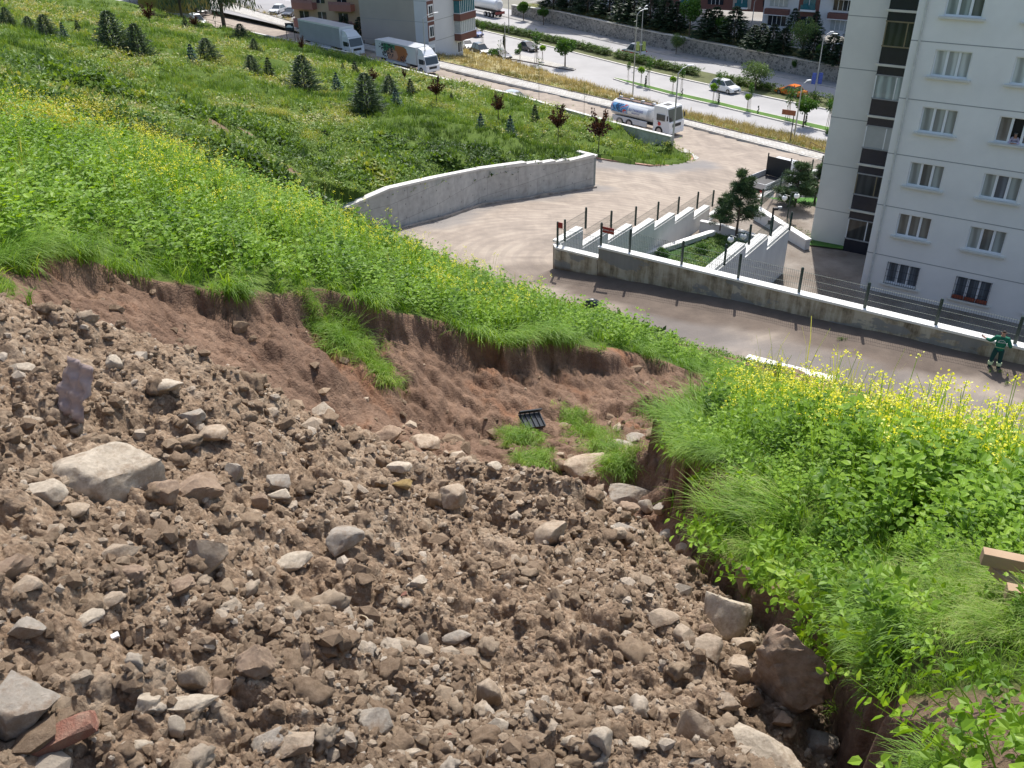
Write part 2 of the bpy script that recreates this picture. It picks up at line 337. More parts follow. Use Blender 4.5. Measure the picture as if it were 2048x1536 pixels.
def soilmat():
    B = NB('soil'); X = B.co.outputs['Object']
    n1 = B.noise(1.3, 5); n2 = B.noise(14, 8, .7); n3 = B.noise(60, 6, .7)
    scar = B.ramp(B.mix(.45, n1, n2), [(.3, (.095, .056, .037)), (.5, (.20, .126, .085)), (.7, (.33, .22, .15))])
    red = B.ramp(B.noise(.8, 4, .6, B.map((1, 1, .5))), [(.56, 0), (.68, 1)]); scar = B.mix(B.math('MULTIPLY', red, .55), scar, (.33, .15, .075))
    wet = B.ramp(B.noise(.6, 3), [(.35, 1), (.55, 0)]); scar = B.mix(B.math('MULTIPLY', wet, .35), scar, (.09, .055, .04))
    rub = B.ramp(B.mix(.5, n2, n3), [(.32, (.12, .077, .049)), (.5, (.26, .182, .12)), (.66, (.47, .36, .255))])
    pale = B.ramp(B.noise(2.2, 5, .7), [(.5, 0), (.66, 1)]); rub = B.mix(B.math('MULTIPLY', pale, .4), rub, (.48, .39, .29))
    col = B.mix(B.attr('rubble'), scar, rub)
    gr = B.ramp(B.mix(.5, n1, n2), [(.35, (.05, .085, .015)), (.6, (.10, .15, .025)), (.75, (.15, .15, .05))])
    dirt = B.attr('dirt'); gr = B.mix(dirt, gr, (.2, .135, .095))
    col = B.mix(B.attr('soil'), gr, col); B.L(col, B.b.inputs['Base Color']); B.b.inputs['Roughness'].default_value = .95; B.b.inputs['Specular IOR Level'].default_value = .15
    vo = B.new('ShaderNodeTexVoronoi'); vo.inputs['Scale'].default_value = 38; B.L(B.mix(.12, X, B.noise(6), 'ADD'), vo.inputs['Vector'])
    hgt = B.math('ADD', B.math('MULTIPLY', vo.outputs['Distance'], -.7), B.noise(45, 9, .75)); B.bump(hgt, .85, .02); return B.m
MSOIL = soilmat()
BARE = [(342, 248, 13, 12), (434, 258, 20, 12), (492, 270, 14, 10), (535, 315, 9, 12), (585, 352, 12, 12)]
def hillmesh(name, az0, az1, daz, h0, h1, k):
    A = np.radians(np.arange(az0, az1+daz, daz)); nH = int(math.log(h1/h0)/k)+1; Hs = h0*np.exp(np.arange(nH+1)*k)
    a, h = np.meshgrid(A, Hs, indexing='xy'); X = h*np.sin(a); Y = h*np.cos(a)
    z, so_, ru, d, t = nearz(X, Y); g = inpoly(X, Y, GP); gd = pdist(X, Y, GP)
    z = np.where(g, z, np.minimum(z, ROAD(X, Y))-.35-np.minimum(gd, 1)); keepv = g | (gd < 1.0)
    nr, nc = X.shape; idx = np.arange(nr*nc).reshape(nr, nc)
    F = np.stack([idx[:-1, :-1], idx[:-1, 1:], idx[1:, 1:], idx[1:, :-1]], -1).reshape(-1, 4)[:, ::-1]
    F = F[keepv.ravel()[F].all(1)]
    D = (X*fn[0]+Y*fn[1]); S_ = (X*fd[0]+Y*fd[1])
    dirt = smooth((D-27.6+(fbm(X*.8, Y*.8, 3, 5)-.5)*3)/.8)*(S_ > -27)*(D < 31.5)
    dirt = np.maximum(dirt, smooth((2.8-h)/.4+(fbm(X*2.5, Y*2.5, 3, 15)-.5)*3)*(a > .5)*(h < 3.6))
    for bxp in BARE:
        p = ath(bxp[0], bxp[1], 1); hh = np.linspace(20, 80, 240); q = ath(bxp[0], bxp[1], 1)[None]*hh[:, None]
        zz = HILL(q[:, 0], q[:, 1]); i = int(np.argmax(q[:, 2] < zz)); c = q[i]; rad = bxp[2]/FPX*hh[i]
        dirt = np.maximum(dirt, smooth(1.4-np.hypot((X-c[0]), (Y-c[1])*.6)/rad+(fbm(X*.7, Y*.7, 3, 6)-.5)*1.5))
    return npmesh(name, np.stack([X, Y, z], -1).reshape(-1, 3), F, MSOIL, smooth_=True, attrs=dict(soil=np.clip((d+.07)/.06, 0, 1).ravel(), rubble=ru.ravel(), dirt=dirt.ravel()))

# ---------------------------------------------------------------- ground meshes
near = tag(hillmesh('near_ground', -75, 62, .12, .7, 16, .0038), kind='structure')
far = tag(hillmesh('hillside', -75, 62, .22, 15.9, 230, .006), kind='structure')
tag(bx('plain', (0, 300, -32.2), (4000, 4000, .2), M('plainground', (.2, .19, .15), .9, .2, .1)), kind='structure')

def terrain_hit(px, py, h0=14, h1=200):
    d = ray(px, py); d = d/hypot(d[0], d[1]); hs = np.arange(h0, h1, .25); z = HILL(d[0]*hs, d[1]*hs)
    i = np.nonzero(d[2]*hs < z)[0]; i = i[0] if len(i) else len(hs)-1
    return np.array([d[0]*hs[i], d[1]*hs[i], z[i]])

# --- asphalt and dust-covered road
def dirtroadmat():
    B = NB('dusty_road'); n = B.noise(.35, 6, .6, dist=1.2)
    st = B.noise(1.0, 6, .7, B.map((1.2, .12, 1), (0, 0, radians(-24)))); st2 = B.noise(1.0, 6, .7, B.map((.15, 1.4, 1), (0, 0, radians(20))))
    f = B.mix(.5, st, st2); c = B.ramp(B.mix(.45, n, f), [(.36, (.20, .163, .13)), (.48, (.275, .225, .18)), (.58, (.35, .29, .23)), (.7, (.275, .243, .208))])
    # circular tyre tracks around the bend
    w = B.new('ShaderNodeTexWave', wave_type='RINGS', rings_direction='Z'); w.inputs['Scale'].default_value = .42; w.inputs['Distortion'].default_value = 2.5; w.inputs['Detail'].default_value = 5; w.inputs['Detail Scale'].default_value = .35
    mp = B.new('ShaderNodeMapping'); mp.inputs['Location'].default_value = (-4, -44, 0); B.L(B.co.outputs['Object'], mp.inputs['Vector']); B.L(mp.outputs[0], w.inputs['Vector'])
    c = B.mix(B.math('MULTIPLY', B.ramp(w.outputs['Fac'], [(.25, 1), (.55, 0)]), .28), c, (.19, .155, .13))
    asp = B.ramp(B.noise(30, 4), [(.3, (.15, .145, .145)), (.7, (.20, .19, .185))]); c = B.mix(B.attr('asphalt'), c, asp)
    mud = B.ramp(B.noise(.9, 6), [(.3, (.085, .062, .047)), (.7, (.14, .105, .08))]); c = B.mix(B.attr('mud'), c, mud)
    B.L(c, B.b.inputs['Base Color']); B.b.inputs['Roughness'].default_value = .9; B.bump(B.mix(.5, B.noise(3, 8, .7), f), .5, .08); return B.m
MDROAD = dirtroadmat()
MASPH = M('asphalt', (.27, .26, .26), .85, .1, .25, bump=.2, bs=60)
MASPH2 = M('pale_asphalt', (.34, .33, .325), .85, .1, .2, bump=.2, bs=60)
MCONC = M('pale_kerb', (.55, .52, .47), .85, .15, 1.5, bump=.3)
MPINK = M('red_kerb', (.42, .25, .18), .85, .25, 2, bump=.3)
MGRASS = M('verge_soil', (.16, .15, .06), .95, .3, .8, bump=.6, bd=.1)
def gridsheet(name, S0, S1, D0, D1, st, cut, mat):
    s, D = np.meshgrid(np.arange(S0, S1+st, st), np.arange(D0, D1+st, st)); P = fd[:2]*s[..., None]+fn[:2]*D[..., None]
    X, Y = P[..., 0], P[..., 1]; Z = ROAD(X, Y)+(fbm(X*1.4, Y*1.4, 4, 40)-.45)*.10
    keep = ~cut(s, D, X, Y); g = inpoly(X, Y, GP); gd = pdist(X, Y, GP); keep &= ~(g & (gd > .9))
    idx = np.arange(s.size).reshape(s.shape); F = np.stack([idx[:-1, :-1], idx[:-1, 1:], idx[1:, 1:], idx[1:, :-1]], -1).reshape(-1, 4); F = F[keep.ravel()[F].all(1)]
    nz = (fbm(X*.5, Y*.5, 4, 44)-.47)
    asp = np.maximum(smooth((31.9-D)/1+nz*6-(.8))*(s > -20), smooth(1-np.abs(D-31.8)/2.2+nz*2)*(s > -17)*.8)
    pa = C(1190, 330, z=-23)[:2]; pb = C(1390, 330, z=-24.2)[:2]
    asp = np.maximum(asp, smooth(1.2-pdist(X, Y, [C(1040, 290, z=-23), C(1190, 330, z=-23), C(1385, 335, z=-24.2)], False)/2.6+nz*1.6)*.8)
    asp = np.maximum(asp, smooth(1.1-pdist(X, Y, CWP, False)/2.2+nz*1.5)*.7)  # mask also turns the road darker and greyer along the retaining wall foot
    mud = smooth((D-33.1+nz*2.6)/.8)*(D < 35.7)*(s > -23)*.95+.5*smooth((34.5-D)/1)*smooth((s+22)/5)*(D<34.6)*smooth(.75+nz*3); mud = np.maximum(mud, smooth(1.2-np.hypot(s+24, D-34.5)/2+nz*2)*.5)
    ph = 1-smooth((D-33.2)/1)*0; Z = Z+np.where((s > -22.6) & (D > 34.2) & (D < 35.6), (D-34.2)*.18, 0)
    return npmesh(name, np.stack([X, Y, Z], -1).reshape(-1, 3), F, mat, smooth_=True, attrs=dict(asphalt=np.clip(asp, 0, 1).ravel(), mud=np.clip(mud, 0, 1).ravel()))
# outline of the road platform (far side follows the truck road pavement)
WALKF = [(300, -40), (711, 84), (848, 117), (1000, 152), (1220, 203), (1340, 234), (1480, 268), (1568, 289), (1652, 312), (1760, 340)]
WALKN = [(300, -25), (711, 93), (856, 129), (1000, 163), (1220, 214), (1344, 242), (1480, 278), (1600, 309), (1652, 323), (1760, 352)]
def rz(p): return atz(p[0], p[1], -25.2 if p[0] < 1400 else -25.2-.3*(p[0]-1400)/240)
WF = [rz(p) for p in WALKF]; WN = [rz(p) for p in WALKN]
RP = np.array([p[:2] for p in WN][::-1] + [np.array([-200, 260]), np.array([-200, 100]), SD(-45, 29)[:2], SD(14, 29)[:2], SD(14, 36)[:2], SD(14, 90)[:2]])
cutf = lambda s, D, X, Y: ((s > -22.15) & (D > 35.6) & (D < 72)) | ((s > -20) & (D > 72) & (D < 80) & (s > -20)) | ~inpoly(X, Y, RP)
road = tag(gridsheet('road', -170, 14, 29, 175, .5, cutf, MDROAD), kind='structure')

def ribbon(name, A, B_, mat, z=0, thick=0, kind='structure', sub=1):
    """strip between two polylines (equal count) with optional skirt"""
    A = [np.array(p)+[0, 0, z] for p in A]; B_ = [np.array(p)+[0, 0, z] for p in B_]; n = len(A); V = []; F = []
    for a, b in zip(A, B_):
        for k in range(sub+1): V.append(a+(b-a)*k/sub)
        if thick: V += [a-[0, 0, thick], b-[0, 0, thick]]
    w = sub+1+(2 if thick else 0)
    for i in range(n-1):
        for k in range(sub): F.append((i*w+k, i*w+k+1, (i+1)*w+k+1, (i+1)*w+k))
        if thick: F += [(i*w+sub+1, i*w, (i+1)*w, (i+1)*w+sub+1), (i*w+sub, i*w+sub+2, (i+1)*w+sub+2, (i+1)*w+sub)]
    if thick: F += [(0, sub+1, sub+2, sub), ((n-1)*w, (n-1)*w+sub, (n-1)*w+sub+2, (n-1)*w+sub+1)]
    o = npmesh(name, V, F, mat); return tag(o, kind=kind) if kind else o
def offs(P, d):
    P = [np.array(p, float) for p in P]; out = []
    for i, p in enumerate(P):
        t = (P[min(i+1, len(P)-1)]-P[max(i-1, 0)]); t = t/np.linalg.norm(t[:2]); out.append(p+np.array([-t[1], t[0], 0])*d)
    return out
def pavemat():
    B = NB('paving'); br = B.new('ShaderNodeTexBrick'); br.inputs['Scale'].default_value = 1; br.inputs['Mortar Size'].default_value = .02; br.inputs['Color1'].default_value = (.52, .5, .46, 1); br.inputs['Color2'].default_value = (.42, .40, .37, 1); br.inputs['Mortar'].default_value = (.2, .19, .17, 1)
    B.L(B.map((1, 1, 1), (0, 0, FAZ)), br.inputs['Vector']); B.L(B.mix(B.ramp(B.noise(.8, 5), [(.45, 0), (.65, .6)]), br.outputs[0], (.3, .27, .22)), B.b.inputs['Base Color']); B.b.inputs['Roughness'].default_value = .9; return B.m
MPAVE = pavemat()
ribbon('pavement', WN, WF, MPAVE, .13, .4)
ribbon('kerb', WN, offs(WN, -.18), MCONC, .10, .3)
ribbon('kerb', WF, offs(WF, .15), M('dark_kerb', (.12, .1, .09), .9), .2, .5)
# boulevard, everything at z = ZB
ZB = -30.0
def pb(P, z=ZB): return [atz(a, b, z) for a, b in P]
WB = [(560, -60), (760, -20), (900, 8), (1023, 31), (1117, 53), (1320, 98), (1480, 129), (1679, 168), (1900, 212), (2200, 262)]
SK = [(560, -60), (760, -20), (900, 10), (1007, 33), (1117, 61), (1320, 107), (1480, 137), (1679, 178), (1900, 224), (2200, 277)]
MF = [(560, -45), (760, 0), (870, 28), (960, 48), (1117, 79), (1320, 126), (1480, 160), (1679, 203), (1900, 252), (2200, 312)]
MN = [(560, -25), (760, 14), (870, 40), (970, 62), (1117, 97), (1320, 148), (1480, 183), (1679, 224), (1900, 275), (2200, 336)]
VF = [(560, 20), (760, 63), (900, 95), (1000, 117), (1091, 137), (1220, 183), (1344, 220), (1480, 250), (1652, 289), (1900, 345), (2200, 410)]
wb, sk, mf, mn, vf = pb(WB), pb(SK), pb(MF), pb(MN), pb(VF)
n_ = len(WB)
b0 = ribbon('boulevard', [p+fn*(-60) for p in pb([(300, 60), (2300, 460)])], [p for p in pb([(300, -120), (2400, 285)])], MASPH2, -.01)
ribbon('far_pavement', sk, wb, M('far_paving', (.30, .29, .28), .9, .15, 1), .13, .3)
ribbon('kerb', offs(sk, -.2), sk, M('kerb_stone', (.42, .4, .37), .9), .1, .2)
ribbon('median', mn, mf, M('median_soil', (.10, .11, .04), .95, .3, .6), .10, .3)
ribbon('kerb', offs(mn, -.35), mn, MCONC, .13, .3); 
G1 = [(1229, 157), (1270, 166), (1344, 185), (1426, 203), (1500, 221), (1580, 239), (1659, 257), (1900, 315)]
G2 = [(1229, 158), (1270, 171), (1344, 191), (1426, 209.5), (1500, 227), (1580, 246), (1659, 265), (1900, 323)]
g1, g2 = pb(G1), pb(G2)
ribbon('green_island', g2, g1, M('lawn', (.07, .15, .02), .95, .3, .5, bump=.5, bd=.05), .16, .3)
ribbon('kerb', offs(g2, -.3), g2, MCONC, .14, .3); ribbon('kerb', g1, offs(g1, .2), MCONC, .14, .3)
P1 = [(1000, 108), (1045, 112), (1090, 122), (1130, 132), (1152, 139)]; P2 = [(1000, 119), (1030, 119.5), (1080, 129), (1120, 137), (1148, 141.5)]
ribbon('pavement', pb(P2), pb(P1), MPAVE, .14, .3); ribbon('kerb', offs(pb(P2), -.2), pb(P2), M('dark_kerb', (.12, .1, .09), .9), .12, .3)
# grass bank between the truck road pavement and the boulevard
wf2 = offs(WF, .15); sel = [0, 1, 2, 3, 4, 5, 6, 7, 8]
VF9 = [atz(a, b, ZB+.12) for a, b in [(300, -25), (711, 50), (848, 83), (1000, 117), (1220, 183), (1344, 220), (1480, 250), (1575, 271), (1652, 289)]]
bank = ribbon('grass_bank', [wf2[i] for i in sel], VF9, M('bank_soil', (.30, .26, .12), .95, .3, .8, bump=.5, bd=.1), .12, 0, sub=8)
# service road left of the hill in front of the pale building: terrace
tag(npmesh('car_park', [C(200, -30, z=-25.15), C(711, 84, z=-25.15), C(700, 30, z=-25.15), C(300, -60, z=-25.15)], [(0, 1, 2, 3)], MASPH), kind='structure')
# island kerbs and path
ribbon('kerb', KP, offs(KP, .25), MPINK, .12, .5)
ribbon('pavement', [C(1344, 305, z=-24.45), C(1370, 300, z=-24.4), C(1398, 318, z=-24.4)], [C(1380, 309, z=-24.35), C(1384, 312, z=-24.3), C(1390, 324, z=-24.25)], MPAVE, .14, .3)
pn = [SD(s, 31.05, ROADz) for s, ROADz in [(-10.2, -17.86), (-8.5, -17.82), (-6.6, -17.76)]]
ribbon('kerb', pn, [p+fn*(-.45) for p in pn], M('white_kerb', (.68, .66, .62), .8), .13, .5)

# ---------------------------------------------------------------- walls
def wallmat(name, fnc, rough=.85, bumpf=None):
    B = NB(name); sx = B.new('ShaderNodeSeparateXYZ'); B.L(B.co.outputs['Object'], sx.inputs[0]); cb = B.new('ShaderNodeCombineXYZ'); B.L(B.attr('u'), cb.inputs[0]); B.L(sx.outputs[2], cb.inputs[1])
    B.u = B.attr('u'); B.z = sx.outputs[2]; B.x = sx.outputs[0]; B.uv = cb.outputs[0]; B.L(fnc(B), B.b.inputs['Base Color']); B.b.inputs['Roughness'].default_value = rough; MATS[name] = B.m; return B.m
def mp(B, sc):
    n = B.new('ShaderNodeMapping'); n.inputs['Scale'].default_value = (*sc, 1); B.L(B.uv, n.inputs['Vector']); return n.outputs[0]
def f_conc(B):
    c = B.ramp(B.mix(.5, B.noise(1, 5, .6, mp(B, (.9, .25))), B.noise(2.5, 6, .6, B.uv)), [(.35, (.33, .32, .30)), (.5, (.44, .43, .41)), (.65, (.54, .53, .50))])
    br = B.new('ShaderNodeTexBrick'); br.offset = .33; br.inputs['Scale'].default_value = 1; br.inputs['Brick Width'].default_value = 2.9; br.inputs['Row Height'].default_value = 1.25; br.inputs['Mortar Size'].default_value = .012
    br.inputs['Color1'].default_value = (1, 1, 1, 1); br.inputs['Color2'].default_value = (.9, .9, .9, 1); br.inputs['Mortar'].default_value = (.5, .5, .5, 1); B.L(B.uv, br.inputs['Vector'])
    c = B.mix(1, c, br.outputs[0], 'MULTIPLY')
    vx = B.math('SUBTRACT', B.math('FRACT', B.math('MULTIPLY', B.u, 1/1.45)), .5); vy = B.math('SUBTRACT', B.math('FRACT', B.math('MULTIPLY', B.z, 1/.83)), .5)
    d = B.math('ADD', B.math('POWER', B.math('MULTIPLY', vx, 1.45), 2), B.math('POWER', B.math('MULTIPLY', vy, .83), 2)); hole = B.math('LESS_THAN', d, .0022)
    return B.mix(B.math('MULTIPLY', hole, .7), c, (.1, .1, .1))
def f_front(B):
    c = B.ramp(B.mix(.4, B.noise(1, 6, .7, mp(B, (2.2, .22))), B.noise(1.2, 6, .7, B.uv)), [(.38, (.11, .09, .065)), (.47, (.31, .265, .2)), (.56, (.47, .43, .36))])
    p = B.ramp(B.noise(1, 5, .6, mp(B, (.35, .8))), [(.53, 0), (.55, 1)]); c = B.mix(B.math('MULTIPLY', p, .85), c, (.22, .225, .235))
    mud = B.ramp(B.math('SUBTRACT', B.math('MULTIPLY', B.noise(1, 5, .6, mp(B, (.5, .3))), 1.2), B.math('SUBTRACT', B.math('ADD', B.z, 18.35), B.math('MULTIPLY', B.math('SUBTRACT', B.x, 2), .055))), [(.55, 0), (.75, 1)])
    return B.mix(mud, c, (.14, .098, .07))
def f_white(B): return B.ramp(B.mix(.5, B.noise(1, 5, .6, mp(B, (1.2, .2))), B.noise(.7, 4, .6, B.uv)), [(.3, (.56, .56, .55)), (.7, (.74, .74, .72))])
def f_stone(B):
    v = B.new('ShaderNodeTexVoronoi'); v.feature = 'DISTANCE_TO_EDGE'; v.inputs['Scale'].default_value = 1; B.L(mp(B, (1.9, 2.4)), v.inputs['Vector'])
    v2 = B.new('ShaderNodeTexVoronoi'); v2.inputs['Scale'].default_value = 1; B.L(mp(B, (1.9, 2.4)), v2.inputs['Vector'])
    s = B.new('ShaderNodeSeparateColor'); B.L(v2.outputs['Color'], s.inputs[0])
    st = B.ramp(s.outputs[0], [(0, (.10, .10, .10)), (.5, (.19, .185, .175)), (1, (.33, .315, .29))])
    return B.mix(B.ramp(v.outputs['Distance'], [(.03, 1), (.08, 0)]), st, (.33, .315, .30))
WC, WFR, WWH, WST = wallmat('board_marked_concrete', f_conc), wallmat('stained_concrete', f_front), wallmat('white_render', f_white), wallmat('rubble_masonry', f_stone)
MCOPE = M('coping_paint', (.74, .73, .70), .7, .08, 2, bump=.1)
MCOPE2 = M('coping_concrete', (.58, .56, .52), .85, .12, 2, bump=.3)
def wall(name, label, pts, th, mat, cmat, cope=.1, over=.05, cat='wall', group=None):
    t = thing(name, label, cat, (0, 0, 0), group=group); wallprism('wall_body', pts, th, mat, t)
    if cope:
        n = len(pts); q = []
        for i, p in enumerate(pts):
            a = np.array(pts[max(i-1, 0)][:2]); b = np.array(pts[min(i+1, n-1)][:2]); d = (b-a)/max(np.linalg.norm(b-a), 1e-6); nr = np.array([-d[1], d[0]])*over
            q.append((p[0]+nr[0], p[1]+nr[1], p[3]+.003, p[3]+cope))
        e = (np.array(q[-1][:2])-np.array(q[-2][:2])); e = e/np.linalg.norm(e)*.03; q[-1] = (q[-1][0]+e[0], q[-1][1]+e[1], *q[-1][2:])
        wallprism('coping', q, th+2*over, cmat, t)
    return t
# tall concrete retaining wall by the road (top steps down in short flights)
cw = []
tz = [topz(c[0], c[3], p) for c, p in zip(CW, CWP)]
for i, (c, p, z) in enumerate(zip(CW, CWP, tz)): cw.append((p[0], p[1], p[2]-.8, z))
wl = thing('retaining_wall', 'long curved board-marked concrete retaining wall beside the dirt road', 'wall')
wallprism('wall_body', [(a[0], a[1], a[2], a[3]) for a in cw][::-1], .35, WC, wl)
for k in range(len(cw)-1):
    a, b = cw[k], cw[k+1]; L = hypot(b[0]-a[0], b[1]-a[1]); d = np.array([b[0]-a[0], b[1]-a[1]])/L; up = .12 if 4 <= k <= 8 else .03
    q = [(b[0]-d[1]*-.06-d[0]*.01, b[1]-d[0]*.06-d[1]*.01, b[3]+.003, b[3]+.13+(up if k > 3 else 0)), (a[0]-d[1]*-.06, a[1]-d[0]*.06, a[3]+.003, a[3]+.13)]
    wallprism('coping', q, .5, MCOPE2, wl)
e0 = cw[-1]; r1 = C(1151.6, 306, z=cw[-1][3]+.1); wallprism('return_wall', [(e0[0]-.0, e0[1]+.02, -23, e0[3]), (r1[0], r1[1], -23, r1[2])], .3, M('grey_render', (.2, .22, .21), .8), wl)
wallprism('coping', [(e0[0]+.06, e0[1]-.03, e0[3]+.004, e0[3]+.13), (r1[0], r1[1], r1[2]+.004, r1[2]+.13)], .4, MCOPE2, wl)
# footing lip of the retaining wall
wallprism('footing', [(p[0]+.28, p[1]-.22, p[2]-.5, p[2]+.12+.05*sin(i*2.3)) for i, p in enumerate(CWP)][::-1], .25, M('broken_footing', (.33, .29, .25), .95, .4, 2, bump=.8, bd=.1), wl)
# front perimeter wall
FT = -16.80
fw = wall('perimeter_wall', 'low stained concrete wall with white coping between the muddy road and the grey apartment yard', [(*SD(s, 35.5)[:2], -22.6, FT) for s in np.arange(12, -19.5, -2.6)] + [(*SD(-19.9, 35.5)[:2], -22.6, FT)], .38, WFR, MCOPE)
f2 = [(*SD(-19.93, 35.5)[:2], -22.6, FT-.62), (*SD(-22.45, 35.5)[:2], -22.6, FT-.62), (*SD(-22.8, 35.85)[:2], -22.6, FT-.62)]
wallprism('wall_body', f2, .38, WFR, fw); wallprism('coping', [(a, b, d+.003, d+.1) for a, b, c, d in f2], .42, MCOPE, fw)
wallprism('wall_body', [(*SD(-22.8, 35.9)[:2], -22.6, FT-.63), (*SD(-22.8, 36.2)[:2], -22.6, FT-.63)], .38, WFR, fw)
# stepped wall along the road
SW = [(35.95, 38.2, -17.15), (38.2, 41.0, -18.2), (41.0, 43.95, -18.85), (43.95, 46.9, -19.45), (46.9, 49.85, -20.0), (49.85, 52.85, -20.55), (52.85, 55.5, -21.2), (55.5, 59.1, -22.15)]
sw = thing('stepped_wall', 'white rendered wall stepping down between the junction road and the sunken garden', 'wall')
for d0, d1, z in SW:
    wallprism('wall_body', [(*SD(-22.4, d1)[:2], -23.6, z-.12), (*SD(-22.4, d0)[:2], -23.6, z-.12)], .3, WWH, sw)
    wallprism('coping', [(*SD(-22.46, d1+.05)[:2], z-.117, z), (*SD(-22.46, d0)[:2], z-.117, z)], .42, MCOPE, sw)
MPOST = M('dark_green_steel', (.012, .035, .028), .4, .1, bump=0)
MWIRE = M('fence_wire', (.03, .07, .055), .45, .1, bump=0)
def wirepanel(name, a, b, h, parent, za=0, nb=4):
    a = np.array(a, float); b = np.array(b, float); L = np.linalg.norm((b-a)[:2]); d = (b-a)/L; V = []; F = []
    def bar(p, q, r):
        p = np.array(p); q = np.array(q); u = (q-p)/np.linalg.norm(q-p); s1 = np.cross(u, [0.3, .2, .9] if abs(u[2]) < .8 else [1, 0, 0]); s1 /= np.linalg.norm(s1); s2 = np.cross(u, s1); k = len(V)
        for w in (p, q): V.extend([w+s1*r, w+s2*r, w-s1*r, w-s2*r])
        for i in range(4): F.append((k+i, k+(i+1) % 4, k+4+(i+1) % 4, k+4+i))
    for t in np.arange(.05, L, .09): bar(a+d*t+[0, 0, .03], a+d*t+[0, 0, h], .005)
    for z in np.linspace(.06, h-.04, nb): bar(a+[0, 0, z], b+[0, 0, z], .007)
    return npmesh(name, V, F, MWIRE, parent)
def post(a, h, parent, r=.045, name='fence_post'):
    bm = bmesh.new(); box(bm, (a[0], a[1], a[2]+h/2), (r*2, r*2, h), -FAZ*0+.3); tube(bm, (a[0], a[1], a[2]+h), (a[0], a[1], a[2]+h+.03), r*1.2, r*.7, 8); return bmobj(name, bm, MPOST, parent)
ff = thing('wire_fence', 'dark green welded wire fence standing on the low perimeter wall', 'fence')
PS = [-22.42, -19.88, -18.28, -15.52, -12.71, -9.9, -7.07, -4.23, -1.32, 1.5, 4.3, 7.1]
for i, s in enumerate(PS):
    b = SD(s, 35.68, FT+.1-(.62 if s < -20 else 0)); post(b, 1.15 if s > -20 else 1.3, ff)
    if i < len(PS)-1:
        a0 = SD(s, 35.68, FT+.1-(.62 if s < -20 else 0)); a1 = SD(PS[i+1]-(.15 if i == 0 else 0), 35.68, a0[2]); wirepanel('wire_panel', a0, a1, 1.02, ff)
sf = thing('wire_fence', 'dark green stepped wire fence on the white wall along the junction', 'fence')
for k, (d0, d1, z) in enumerate(SW):
    b = SD(-22.25, d1, z); post(b, 1.15, sf)
    if k == 0: post(SD(-22.25, 36.1, z), 1.15, sf)
    wirepanel('wire_panel', SD(-22.25, d0, z), SD(-22.25, d1, z), 1.0, sf)
    if k < len(SW)-1: wirepanel('wire_panel', SD(-22.25, d0, z-.0)+[0, 0, 0], SD(-22.25, d0, z)+fn*.01, .01, sf) if False else None
# red notice plates on the fence
def signmat(name, bgc, fg, sx, sy, seed=0):
    return M(name, bgc, .5, .05, bump=0)
MRED = M('red_plate', (.30, .02, .02), .45, .05, bump=0); MWHT = M('white_paint', (.8, .8, .8), .5, .05, bump=0)
def textobj(name, body, size, mat, parent, M4, ext=.002, align='CENTER'):
    c = bpy.data.curves.new(name, 'FONT'); c.body = body; c.size = size; c.align_x = align; c.align_y = 'CENTER'; c.extrude = ext
    o = bpy.data.objects.new(name, c); COL.objects.link(o); bpy.context.view_layer.update(); dg = bpy.context.evaluated_depsgraph_get()
    me = bpy.data.meshes.new_from_object(o.evaluated_get(dg)); bpy.data.objects.remove(o); me.materials.clear(); me.materials.append(mat)
    o = bpy.data.objects.new(name, me); link(o, parent); o.matrix_local = M4; return o
def frame(origin, right, normal):
    r = Vector(right).normalized(); n = Vector(normal).normalized(); u = n.cross(r); return Matrix(((r.x, u.x, n.x, origin[0]), (r.y, u.y, n.y, origin[1]), (r.z, u.z, n.z, origin[2]), (0, 0, 0, 1)))
for s, wd, lab in [(-19.45, .62, 'wide red notice plate with white text on the perimeter fence'), (-22.2, .25, 'small red notice plate at the fence corner of the perimeter wall')]:
    z = FT+.98-(.3 if s < -20 else 0); t = thing('notice_sign', lab, 'sign', SD(s, 35.6, z)); q = bx('plate', (0, 0, 0), (wd, .02, .3), MRED, t, FAZ)
    if s > -20: textobj('lettering', 'OTOPARK GİRİŞİ', .085, MWHT, t, frame(-fn*.012, fd, -fn))
# sunken garden, yard and inner walls
YZ = -22.2
tag(npmesh('yard', [SD(-22.2, 35.8, YZ), SD(14, 35.8, YZ), SD(14, 52, YZ), SD(-10, 62, YZ-.0), SD(-22.2, 62, YZ)], [(0, 1, 2, 3, 4)], MATS.setdefault('yardmat', None) or M('bare_yard_soil', (.13, .10, .075), .95, c2=(.27, .235, .2), scale=.45, bump=.6, bd=.08, bs=6)), kind='structure')
gpts = [(1300, 512), (1431, 466), (1475, 478), (1532, 497), (1436, 556), (1380, 560), (1290, 530)]
G = [atz(a, b, -21.7) for a, b in gpts]
tag(npmesh('garden_lawn', [G[0], G[1], G[2], G[3], G[4], SD(-17.5, 39, -21.7), SD(-22, 39, -21.7)], [(0, 1, 2, 3, 4, 5, 6)], M('lawn2', (.03, .08, .012), .95, .4, 1, bump=.6, bd=.05)), kind='structure')
def pwall(label, P, th, zb, mat=None, name='garden_wall', cope=.08): return wall(name, label, [(p[0], p[1], zb, p[2]) for p in P], th, mat or WWH, MCOPE, cope)
pwall('low white kerb wall along the left edge of the sunken garden lawn', [C(1431, 464, z=-21.45), C(1297, 508, z=-21.45), C(1180, 548, z=-21.45)], .3, -22.3)
pwall('low white kerb wall along the back edge of the sunken garden lawn', [C(1546, 492, z=-21.5), C(1500, 470, z=-21.5), C(1440, 452, z=-21.5), C(1400, 444, z=-21.5)], .25, -22.3)
s0 = -14.6
w2 = thing('stepped_wall', 'white rendered wall stepping down between the sunken garden and the apartment yard', 'wall')
